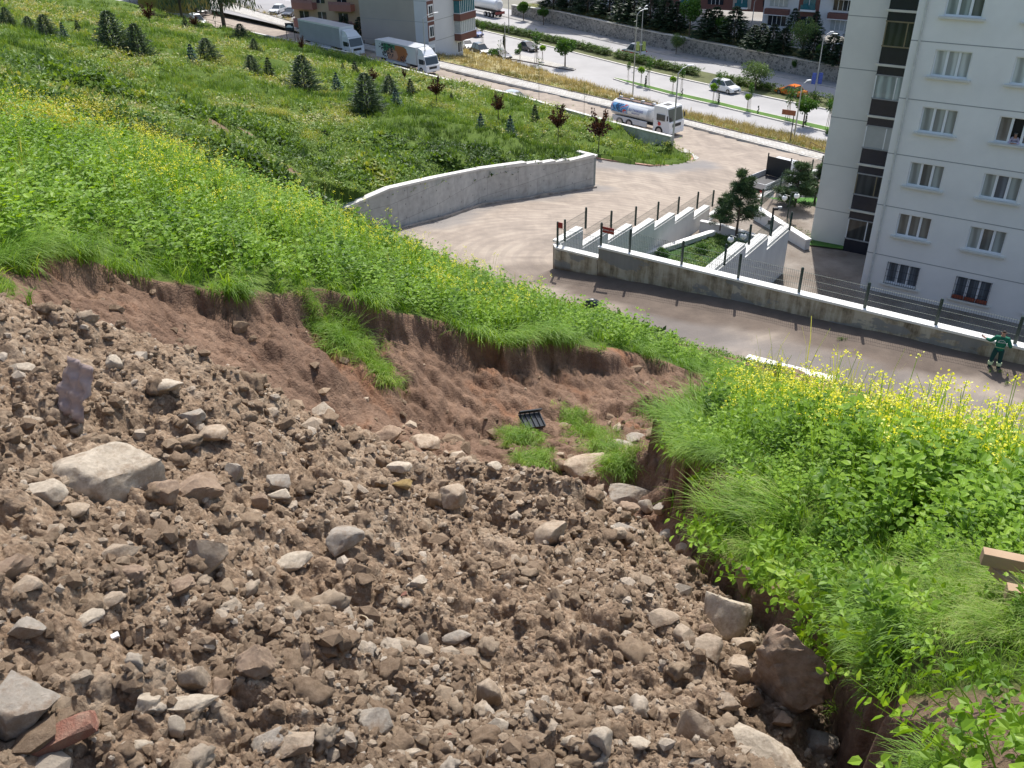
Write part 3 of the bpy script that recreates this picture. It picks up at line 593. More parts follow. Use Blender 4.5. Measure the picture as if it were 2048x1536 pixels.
for d0, d1, z in [(35.9, 42.5, -17.9), (42.5, 45.9, -18.55), (45.9, 49.6, -19.3)]:
    wallprism('wall_body', [(*SD(s0-.3, d1)[:2], YZ-.1, z-.12), (*SD(s0-.3, d0)[:2], YZ-.1, z-.12)], .3, WWH, w2)
    wallprism('coping', [(*SD(s0-.4, d1+.05)[:2], z-.117, z), (*SD(s0-.4, d0)[:2], z-.117, z)], .5, MCOPE, w2)
gf = thing('garden_fence', 'short dark green posts and mesh on the wall right of the sunken garden', 'fence')
for d0, d1, z in [(36.3, 39.3, -17.9), (39.3, 42.5, -17.9), (42.5, 45.9, -18.55), (45.9, 49.2, -19.3)]:
    post(SD(s0-.2, d1, z), 1.1, gf); wirepanel('wire_panel', SD(s0-.2, d0, z), SD(s0-.2, d1, z), 1.0, gf)
lwa, lwb = C(1518, 416, z=-21.4), C(1621, 481, z=-21.6)
pwall('pale wall with white coping running from the parked pickup to the tower corner', [lwa, (lwa+lwb)/2, lwb], .35, -24.5, name='boundary_wall', cope=.12)
b2a, b2b, b2c = C(1519, 402, z=-21.9), C(1551, 383, z=-22.0), C(1551, 390, z=-22.6)
pwall('short white stepped wall behind the parked pickup bed', [C(1549, 381, z=-22.8), C(1518, 401, z=-22.3)], .3, -25, name='boundary_wall', cope=.12)
pwall('white boundary wall stepping away behind the pines beside the tower', [C(1642, 340, z=-24.2), C(1600, 357, z=-23.9), C(1560, 378, z=-23.6)], .3, -26, name='boundary_wall', cope=.12)
tag(npmesh('tower_lawn', [C(1545, 445, z=-22.3), C(1540, 395, z=-22.9), C(1660, 395, z=-22.9), C(1700, 500, z=-22.1), C(1622, 490, z=-22.1)], [(0, 1, 2, 3, 4)], M('lawn3', (.05, .14, .015), .95, .4, 1, bump=.6, bd=.05)), kind='structure')
bf = thing('wire_fence', 'dark green wire fence beyond the parked pickup running behind the pines', 'fence')
bp = [(1522, 413, -21.3), (1560, 378, -22.5), (1600, 357, -23.7), (1622, 348, -23.9), (1642, 340, -24.1)]
bpp = [C(a, b, z=c) for a, b, c in bp]
for i, p in enumerate(bpp):
    post(p, 1.25, bf)
    if i < len(bpp)-1: wirepanel('wire_panel', p, bpp[i+1], 1.1, bf)
# low wall between hill and truck road
rt = [(p[0], p[1]) for p in LWP]
pts = []
for i, p in enumerate(LWP[:9]):
    pts.append((p[0], p[1], -26, p[2]+.12))
lw = wall('low_wall', 'low concrete wall holding the green slope above the truck road', pts, .3, WC, MCOPE2, .08)
# stone wall beyond the boulevard
ST = [(860, -32, None), (1023, 11), (1117, 24), (1320, 68), (1480, 98), (1679, 135), (1900, 178), (2200, 228)]
wbx = pb([(860, 2), (1023, 31), (1117, 53), (1320, 98), (1480, 129), (1679, 168), (1900, 212), (2200, 262)])
TZ = -27.1
stw = wall('stone_wall', 'long rubble stone retaining wall along the far side of the boulevard', [(p[0], p[1], ZB-.5, topz(b[0], b[1], p)) for p, b in zip(wbx, ST)][1:][::-1], .6, WST, MCOPE2, .15, .08)
tt = [topz(b[0], b[1], p) for p, b in zip(wbx, ST)]
TERR = np.array([[p[0], p[1], t-.1] for p, t in zip(wbx, tt)]); 
back = np.array([p+fn*(90)+[0, 0, 0] for p in TERR]); back[:, 2] = TERR[:, 2]+1.0
tag(npmesh('terrace', np.concatenate([offs(TERR, .5), back]), [(i, i+1, 9+i, 8+i) for i in range(1, 7)], M('terrace_ground', (.22, .20, .17), .95, .4, .15, bump=.3, bd=.1, c2=(.32, .31, .29))), kind='structure')
tg = ribbon('terrace_grass', offs(TERR[1:], .55), offs(TERR[1:], 7), M('terrace_grass_soil', (.11, .13, .04), .95, .4, .4, bump=.6, bd=.1), .13, 0)

# ---------------------------------------------------------------- grey apartment tower on the right
MFAC = M('grey_render_facade', (.77, .755, .715), .85, .05, .6, bump=.12, bd=.01, bs=25)
MFAC2 = M('grey_render_wing', (.68, .67, .635), .85, .05, .6, bump=.12, bd=.01, bs=25)
MGRV = M('joint_grey', (.30, .305, .30), .9, .05, bump=0)
MPVC = M('white_window_frame', (.78, .79, .80), .35, .03, bump=0)
MSILL = M('cream_sill', (.62, .60, .53), .7, .08, 3, bump=.1)
MTOFF = M('dark_interior', (.012, .012, .016), .6, bump=0)
def glassmat(name, c, r=.08):
    B = NB(name); w = B.new('ShaderNodeTexWave', bands_direction='X'); w.inputs['Scale'].default_value = 2.2; w.inputs['Distortion'].default_value = 3; w.inputs['Detail'].default_value = 3; B.L(B.map((1, 1, .25), (0, 0, FAZ)), w.inputs['Vector'])
    c = np.array(c); B.L(B.ramp(w.outputs['Fac'], [(.1, tuple(c*.55)), (.9, tuple(c))]), B.b.inputs['Base Color']); B.b.inputs['Roughness'].default_value = r; B.b.inputs['Coat Weight'].default_value = .3; return B.m
CUR = {'p': glassmat('glass_over_pale_curtain', (.60, .62, .60), .3), 'g': glassmat('glass_over_green_curtain', (.38, .42, .40), .2), 'd': glassmat('glass_over_dark_curtain', (.17, .18, .165), .12), 'b': glassmat('glass_over_grey_curtain', (.16, .19, .22), .1)}
DF = 49.94
TW = thing('apartment_tower', 'tall pale grey rendered apartment block with white triple windows on the right edge', 'building', SD(-10.4, DF, -22.3))
O = np.array(TW.location)
def SB(name, s0, s1, D0, D1, z0, z1, mat, par=TW, org=None, bev=0):
    c = SD((s0+s1)/2, (D0+D1)/2, (z0+z1)/2)-(O if org is None else org); return bx(name, c, (abs(s1-s0), abs(D1-D0), z1-z0), mat, par, FAZ, bev)
Z1 = 1.2
colA = [(-9.12, -7.42)]; 
rows = [(-4.42+0*0)]
sills = [-21.52, -18.64, -15.76, -12.87, -10.05, -7.2, -4.35, -1.5]
WH = 1.27
# facade as strips around real window openings
cols = [(-9.14, -7.42), (-5.5, -3.72), (-1.75, .05), (2.2, 4.0), (6.1, 7.9)]
xs = [-10.4] + [v for c in cols for v in c] + [10]
fac = bmesh.new()
def fb(s0, s1, z0, z1):
    c = SD((s0+s1)/2, DF+.15, (z0+z1)/2)-O; box(fac, c, (s1-s0, .3, z1-z0), FAZ)
for i in range(0, len(xs)-1, 2): fb(xs[i], xs[i+1], -22.5, Z1)
for a, b in cols:
    z = -22.5
    for sz in sills: fb(a, b, z, sz); z = sz+WH
    fb(a, b, z, Z1)
bmobj('facade_wall', fac, MFAC, TW)
SB('inner_block', -10.4, 10, DF+.9, DF+13, -22.5, Z1, MFAC)
SB('side_wall', -10.4, -10.1, DF+.3, DF+.9, -22.5, Z1, MFAC)
SB('roof_slab', -10.7, 10.2, DF-.3, DF+13.2, Z1, Z1+.3, MSILL)
for z in [-19.93, -17.08, -14.2, -11.3, -8.45, -5.6, -2.7]:
    g = bmesh.new(); lo = -10.4
    c = SD(-.2, DF-.001, z)-O; box(g, c, (20.4, .012, .045), FAZ); bmobj('facade_joint', g, MGRV, TW)
ck = ['bbb', 'ddd', 'gdg', 'ggg', 'ppp', 'ggd', 'ppp', 'ddd']; ck2 = ['bbb', 'gdg', 'gbg', 'dod', 'ppg', 'ggg', 'gpg', 'ddd']
def window(s0, s1, z, kinds, grille=False, flower=False, lab=None):
    org = SD((s0+s1)/2, DF, z); w = bpy.data.objects.new('window', None); link(w, TW); w.location = Vector(org-O)
    if lab: w['label'] = lab
    fr = bmesh.new(); L = s1-s0
    for u0, u1, v0, v1 in [(0, L, 0, .06), (0, L, WH-.06, WH), (0, .06, .06, WH-.06), (L-.06, L, .06, WH-.06), (L*.34-.06, L*.34+.06, .06, WH-.06), (L*.67-.06, L*.67+.06, .06, WH-.06)]:
        c = SD(s0+(u0+u1)/2, DF+.17, z+(v0+v1)/2)-org; box(fr, c, (u1-u0, .08, v1-v0), FAZ)
    bmobj('frame', fr, MPVC, w)
    for k, ch in enumerate(kinds):
        if ch == 'o': continue
        a = s0+L*(0, .34, .67)[k]+.055; b = s0+L*(.34, .67, 1)[k]-.055; c = SD((a+b)/2, DF+.2, z+WH/2)-org; bx('pane', c, (b-a, .02, WH-.1), CUR[ch], w, FAZ)
    bx('sill', SD((s0+s1)/2, DF-.03, z-.075)-org, (L+.4, .32, .11), MSILL, w, FAZ, .01)
    bx('recess', SD((s0+s1)/2, DF+.62, z+WH/2)-org, (L-.02, .5, WH-.02), MTOFF, w, FAZ)
    if grille:
        g = bmesh.new()
        for u in np.arange(0, L+.01, L/14): tube(g, SD(s0+u, DF-.14, z+.0)-org, SD(s0+u, DF-.14, z+WH+.02)-org, .011, n=4)
        for v in (.03, .45, .85, WH): tube(g, SD(s0, DF-.14, z+v)-org, SD(s1, DF-.14, z+v)-org, .011, n=4)
        for u in (0, L):
            for v in (.03, WH): tube(g, SD(s0+u, DF-.14, z+v)-org, SD(s0+u, DF, z+v)-org, .011, n=4)
        bmobj('grille', g, M('black_iron', (.02, .022, .03), .5, bump=0), w)
    if flower:
        g = bmesh.new()
        for k in range(3): box(g, SD(s0+L*(k+.5)/3, DF-.05, z+.1)-org, (L/3-.04, .15, .2), FAZ, .015)
        bmobj('flower_trough', g, M('terracotta', (.28, .07, .035), .8), w)
    return w
for ci, (a, b) in enumerate(cols):
    for ri, z in enumerate(sills):
        k = ck[ri] if ci % 2 == 0 else ck2[ri]
        if ci > 2: k = ck[(ri+ci) % 8]
        window(a, b, z, k, ri == 0, ri == 0 and ci == 1)
# downspout
ds = bmesh.new(); tube(ds, SD(-9.98, DF-.09, -22.3)-O, SD(-9.98, DF-.09, Z1)-O, .055, n=10)
for z in np.arange(-21.5, Z1, 1.45): tube(ds, SD(-9.98, DF-.09, z)-O, SD(-9.98, DF-.09, z+.08)-O, .068, n=10)
bmobj('downspout', ds, M('cream_pipe', (.55, .55, .51), .6), TW)
# set-back wing with the balcony strip
DW = 55.7
SB('wing_wall', -15.3, -12.95, DW, DW+9, -22.8, Z1, MFAC2)
for k, z in enumerate([-20.0, -17.1, -14.2, -11.3, -8.4, -5.5, -2.6]): SB('wing_joint', -15.3, -12.95, DW-.006, DW+.01, z, z+.045, MGRV)
MBAL = M('dark_blue_panel', (.022, .024, .035), .25, .1, bump=0); MBRZ = M('bronze_frame', (.22, .18, .11), .4, bump=0)
MBG = glassmat('balcony_glass', (.05, .055, .055), .06); MBG2 = glassmat('pale_balcony_glass', (.42, .50, .50), .2)
for k in range(8):
    zb = -22.35+2.9*k; s0, s1 = -12.95, -10.2; D0 = 55.0
    fs = MSILL
    SB('balcony_slab', s0-.12, s1, D0-.1, DW+4, zb-.06, zb+.06, fs)
    SB('balcony_panel', s0, s1, D0, D0+.06, zb+.062, zb+.98, MBAL)
    shut = k == 2; pale = k == 3
    SB('balcony_rail', s0-.03, s1, D0-.04, D0+.1, zb+.98, zb+1.05, M('grey_rail', (.30, .31, .32), .5) if k in (0, 1, 2, 3) else MBRZ)
    SB('balcony_glazing', s0+.03, s1, D0+.01, D0+.05, zb+1.05, zb+2.3, {2: M('roller_shutter', (.40, .41, .40), .6, .05, bump=.2), 3: MBG2}.get(k, MBG))
    for u in (0, 1.15, 2.3): SB('balcony_mullion', s0+u, s0+u+.06, D0-.02, D0+.07, zb+1.05, zb+2.3, M('white_window_frame', (1, 1, 1)) if k in (0, 2, 3) else MBRZ)
    SB('balcony_rail', s0-.03, s1, D0-.04, D0+.1, zb+2.3, zb+2.37, MBRZ if k > 3 else M('grey_rail', (.3, .31, .32)))
    SB('balcony_header', s0, s1, D0, D0+.06, zb+2.37, zb+2.84, MBAL)

# ---------------------------------------------------------------- far apartment buildings
def azdir(a): return np.array([sin(radians(a)), cos(radians(a)), 0])
def facade(t, org, P0, dirv, nrm, L, z0, z1, mat, name='facade_wall', depth=.3):
    c = P0+dirv*L/2-nrm*depth/2+[0, 0, (z0+z1)/2]; o = bx(name, np.array([c[0], c[1], (z0+z1)/2])-org, (L, depth, z1-z0), mat, t, atan2(dirv[1], dirv[0])); return o
def elem(t, org, P0, dirv, nrm, u0, u1, z0, z1, out, dep, mat, name):
    c = P0+dirv*(u0+u1)/2+nrm*(out-dep/2); return bx(name, np.array([c[0], c[1], (z0+z1)/2])-org, (u1-u0, dep, z1-z0), mat, t, atan2(dirv[1], dirv[0]))
MDG = M('dark_window_glass', (.03, .035, .045), .1, .3, 1, bump=0); MTEAL = M('teal_glass', (.03, .14, .17), .15, .2, bump=0); MPALEG = M('pale_glass', (.42, .45, .46), .2, .15, bump=0)
MBRN = M('brown_render', (.17, .075, .06), .8, .1, bump=.1); MWALL = M('offwhite_render', (.62, .62, .64), .85, .05, .3, bump=0); MTAN = M('tan_render', (.42, .37, .32), .85, .06, .3, bump=0)
# white block with tan side and brown balconies
def wbox(t, org, P, dv, nv, u0, u1, z0, z1, fr=True, gl=None, bar=1):
    if fr: elem(t, org, P, dv, nv, u0-.22, u1+.22, z0-.22, z1+.22, .06, .06, MWHT, 'window_surround')
    elem(t, org, P, dv, nv, u0, u1, z0, z1, .10, .06, gl or MDG, 'window_pane')
    for k in range(1, bar+1): elem(t, org, P, dv, nv, u0+(u1-u0)*k/(bar+1)-.04, u0+(u1-u0)*k/(bar+1)+.04, z0, z1, .13, .04, MWHT, 'mullion')
Pc = C(859, 116, z=-26.4); Pc[2] = 0; dA = azdir(-62); dB = azdir(30); nA = azdir(-152); nB = azdir(120)
org = np.array([Pc[0], Pc[1], -27.]); t = thing('apartment_block', 'white apartment block with tan side wall and brown balcony bands above the parked cars', 'building', org)
ga = azdir(-62); 
facade(t, org, Pc+dA*2.2, dA, nA, 10, -28, -6, MTAN); facade(t, org, Pc, dA, nA, 2.2, -28, -6, MWALL); facade(t, org, Pc, dB, nB, 9.5, -30, -6, MWALL)
for k in range(7): 
    z = -24.3+k*2.9; elem(t, org, Pc, dA, nA, 0, 12.2, z, z+.06, .012, .05, MGRV, 'facade_joint'); elem(t, org, Pc, dB, nB, 2.0, 7.2, z, z+.06, .012, .05, MGRV, 'facade_joint')
    elem(t, org, Pc, dB, nB, .05, 1.75, z+.2, z+2.9, .05, .1, MBRN, 'brown_band'); wbox(t, org, Pc+nB*.05, dB, nB, .45, 1.35, z+.9, z+2.2)
    elem(t, org, Pc, dB, nB, 7.2, 11.8, z-.75, z+.25, 1.25, 3.2, MBRN, 'balcony_parapet'); elem(t, org, Pc, dB, nB, 7.35, 11.6, z+.35, z+2.1, 1.12, 3.0, MPALEG if k % 2 == 0 else MTEAL, 'balcony_glazing')
    for u in np.arange(7.35, 11.7, .53): elem(t, org, Pc, dB, nB, u, u+.07, z+.35, z+2.1, 1.15, .06, MWHT, 'mullion')
    elem(t, org, Pc, dB, nB, 7.3, 11.7, z+.25, z+.35, 1.2, 3.1, MWHT, 'balcony_sill')
elem(t, org, Pc, dB, nB, .2, 1.6, -26.6, -24.6, .08, .05, MWHT, 'mural_panel'); elem(t, org, Pc, dB, nB, .35, 1.4, -26.4, -25.1, .11, .04, MGRV, 'window_pane')
wbox(t, org, Pc, dB, nB, 8.0, 9.0, -26.9, -25.5)
box_b = bx('rear_body', (Pc+dA*6+dB*4.9-org)+[0, 0, 27-16.9], (12, 9, 22), MWALL, t, atan2(dA[1], dA[0]))
# yellow building with pink balconies
MYEL = M('peach_render', (.50, .38, .26), .85, .08, .3, bump=0); MPNK = M('pink_render', (.36, .17, .14), .85, .1, .3, bump=0)
Py = C(763, 64, z=-25); Py[2] = 0; org = np.array([Py[0], Py[1], -26.]); t = thing('apartment_block', 'peach apartment block with pink curved balconies behind the box trucks', 'building', org)
dY = azdir(-66); nY = azdir(-156)
facade(t, org, Py, dY, nY, 17, -27, -6, MYEL)
for k in range(6):
    z = -24.6+2.9*k
    for u, wd in ((2.2, 1.6), (6.2, 1.8), (10.5, 1.6), (14, 1.8)): wbox(t, org, Py, dY, nY, u, u+wd, z+.7, z+2.2, False, MDG)
    for u0, u1 in ((4.7, 9.0), (12.2, 16.4)): elem(t, org, Py, dY, nY, u0, u1, z-.25, z+.75, 1.3, 1.3, MPNK, 'balcony'); elem(t, org, Py, dY, nY, u0, u1, z+.75, z+1.2, 1.3, .06, M('pink_railing', (.3, .16, .16), .6), 'balcony_rail')
elem(t, org, Py, dY, nY, -2.6, 0, -27, -6, .0, 5, MTAN, 'side_wing'); elem(t, org, Py, dY, nY, -2.9, -.1, -21.9, -21.1, 1.4, 1.4, MPNK, 'balcony')
bx('rear_body', (Py+dY*8.5-nY*5-org)+[0, 0, 26-16.6], (16.8, 9, 20.5), MYEL, t, atan2(dY[1], dY[0]))
# buildings beyond the terrace
def farblock(label, px, py, z, az, L, mats, seed, floors=5, zt=None):
    P = C(px, py, z=z); P[2] = 0; dv = azdir(az); nv = azdir(az+90) if np.dot(azdir(az+90), P) < 0 else azdir(az-90)
    org = np.array([P[0], P[1], z]); t = thing('apartment_block', label, 'building', org); facade(t, org, P, dv, nv, L, z, z+floors*3+1, mats[0])
    bx('rear_body', (P+dv*L/2-nv*5.3-org)+[0, 0, 0-z+z+(floors*3+.8)/2], (L-.1, 10, floors*3+.8), mats[0], t, atan2(dv[1], dv[0])); r = random.Random(seed); bay = 5.2
    for k in range(floors):
        zz = z+.6+3*k; u = .8; j = 0
        while u+3.6 < L:
            if j % 2 == 0:
                elem(t, org, P, dv, nv, u-.3, u+3.7, zz+2.1, zz+2.95, 1.1, 1.1, mats[1], 'balcony_parapet'); elem(t, org, P, dv, nv, u-.35, u+3.75, zz+2.0, zz+2.1, 1.2, 1.2, MWHT, 'balcony_slab')
                wbox(t, org, P, dv, nv, u+.2, u+3.2, zz+.3, zz+1.9, False, r.choice([MDG, MPALEG, MDG]), 3)
            else:
                elem(t, org, P, dv, nv, u-.2, u+3.2, zz-.2, zz+2.7, .05, .1, mats[1], 'brown_panel'); wbox(t, org, P+nv*.06, dv, nv, u+.5, u+2.5, zz+.3, zz+2.0, False, r.choice([MDG, MTEAL]), 1)
                elem(t, org, P, dv, nv, u+.3, u+2.7, zz-.15, zz+.15, .7, .6, MWHT, 'balcony_slab'); elem(t, org, P, dv, nv, u+.3, u+2.7, zz+.15, zz+.85, .7, .05, MTEAL, 'balcony_rail')
            u += bay; j += 1
    return t
farblock('white far apartment block with brown balconies behind the conifers beside the grey tower', 1522, 60, -26.5, 123, 46, (MWALL, MBRN), 3)
farblock('brown and white far apartment block above the middle of the stone wall', 1300, 12, -26.0, 118, 30, (MBRN, MTAN), 5)
farblock('pale far apartment block above the car park left of the brown block', 1100, -22, -26.0, 118, 34, (MTAN, MBRN), 8)
# mustard wall at the top left
P = C(380, 28, z=-25); d_ = azdir(-66); t = thing('yellow_building', 'plain mustard yellow building wall above the white van', 'building', P); bx('wall', (-4, 4.0, 3.0), (12, 6, 7), M('mustard_render', (.25, .2, .04), .85, .1), t, atan2(d_[1], d_[0])+pi)
bx('plinth', (-4, 3.97, -.2), (12.2, 6.2, .8), MTAN, t, atan2(d_[1], d_[0])+pi)

# ---------------------------------------------------------------- stones
def icos(sub):
    bm = bmesh.new(); bmesh.ops.create_icosphere(bm, subdivisions=sub, radius=1); V = np.array([v.co[:] for v in bm.verts]); F = np.array([[v.index for v in f.verts] for f in bm.faces]); bm.free(); return V, F
ICO = {k: icos(k) for k in (1, 2, 3, 4, 5)}
def rockV(sub, seed, ang=.8, rough_=.06, nc=9, f0=2.2):
    r = np.random.default_rng(seed); V, F = ICO[sub]; V = V.copy()
    for _ in range(nc):
        n = r.normal(size=3); n /= np.linalg.norm(n); d = r.uniform(.42, .80)*(1-.35*(1-ang)); t = V@n-d; V = V-np.maximum(t, 0)[:, None]*n*ang*.97
    nz = np.zeros(len(V)); f = f0; a = rough_
    for k in range(4 if sub > 2 else 2):
        nz += a*(vnoise(V[:, 0]*f+seed, V[:, 1]*f+V[:, 2]*f*.7, seed+k)+vnoise(V[:, 2]*f+seed, V[:, 0]*f*.8-V[:, 1]*f, seed+k+9)-1); f *= 2.1; a *= .62
    V = V*(1+nz)[:, None]; V /= np.abs(V).max(0); return V, F
def rockmat(name, a, b, dirt):
    B = NB(name); c = B.ramp(B.mix(.5, B.noise(14, 8, .7), B.noise(45, 6, .7)), [(.35, a), (.62, b)])
    g = B.new('ShaderNodeNewGeometry'); sx = B.new('ShaderNodeSeparateXYZ'); B.L(g.outputs['Normal'], sx.inputs[0])
    d = B.ramp(B.noise(9, 7, .75), [(.48, 0), (.6, 1)]); c = B.mix(B.math('MULTIPLY', d, dirt), c, (.24, .16, .10)); B.L(c, B.b.inputs['Base Color']); B.b.inputs['Roughness'].default_value = .92; B.b.inputs['Specular IOR Level'].default_value = .2
    B.bump(B.mix(.5, B.noise(55, 9, .85), B.noise(18, 8, .8)), 1.0, .022); return B.m
RM = dict(pale=rockmat('pale_limestone', (.40, .33, .25), (.64, .55, .43), .5), tan=rockmat('tan_stone', (.34, .265, .19), (.54, .43, .32), .65), brown=rockmat('earthy_stone', (.24, .165, .115), (.42, .31, .22), .6), grey=rockmat('grey_stone', (.30, .26, .21), (.47, .41, .34), .6), ochre=rockmat('ochre_stone', (.2, .13, .05), (.36, .26, .11), .3))
def near_hit(px, py, h0=1.2, h1=16):
    d = ray(px, py); d = d/hypot(d[0], d[1]); hs = np.arange(h0, h1, .03); z = nearz(d[0]*hs, d[1]*hs)[0]
    i = np.nonzero(d[2]*hs < z)[0]; i = i[0] if len(i) else len(hs)-1
    return np.array([d[0]*hs[i], d[1]*hs[i], z[i]])
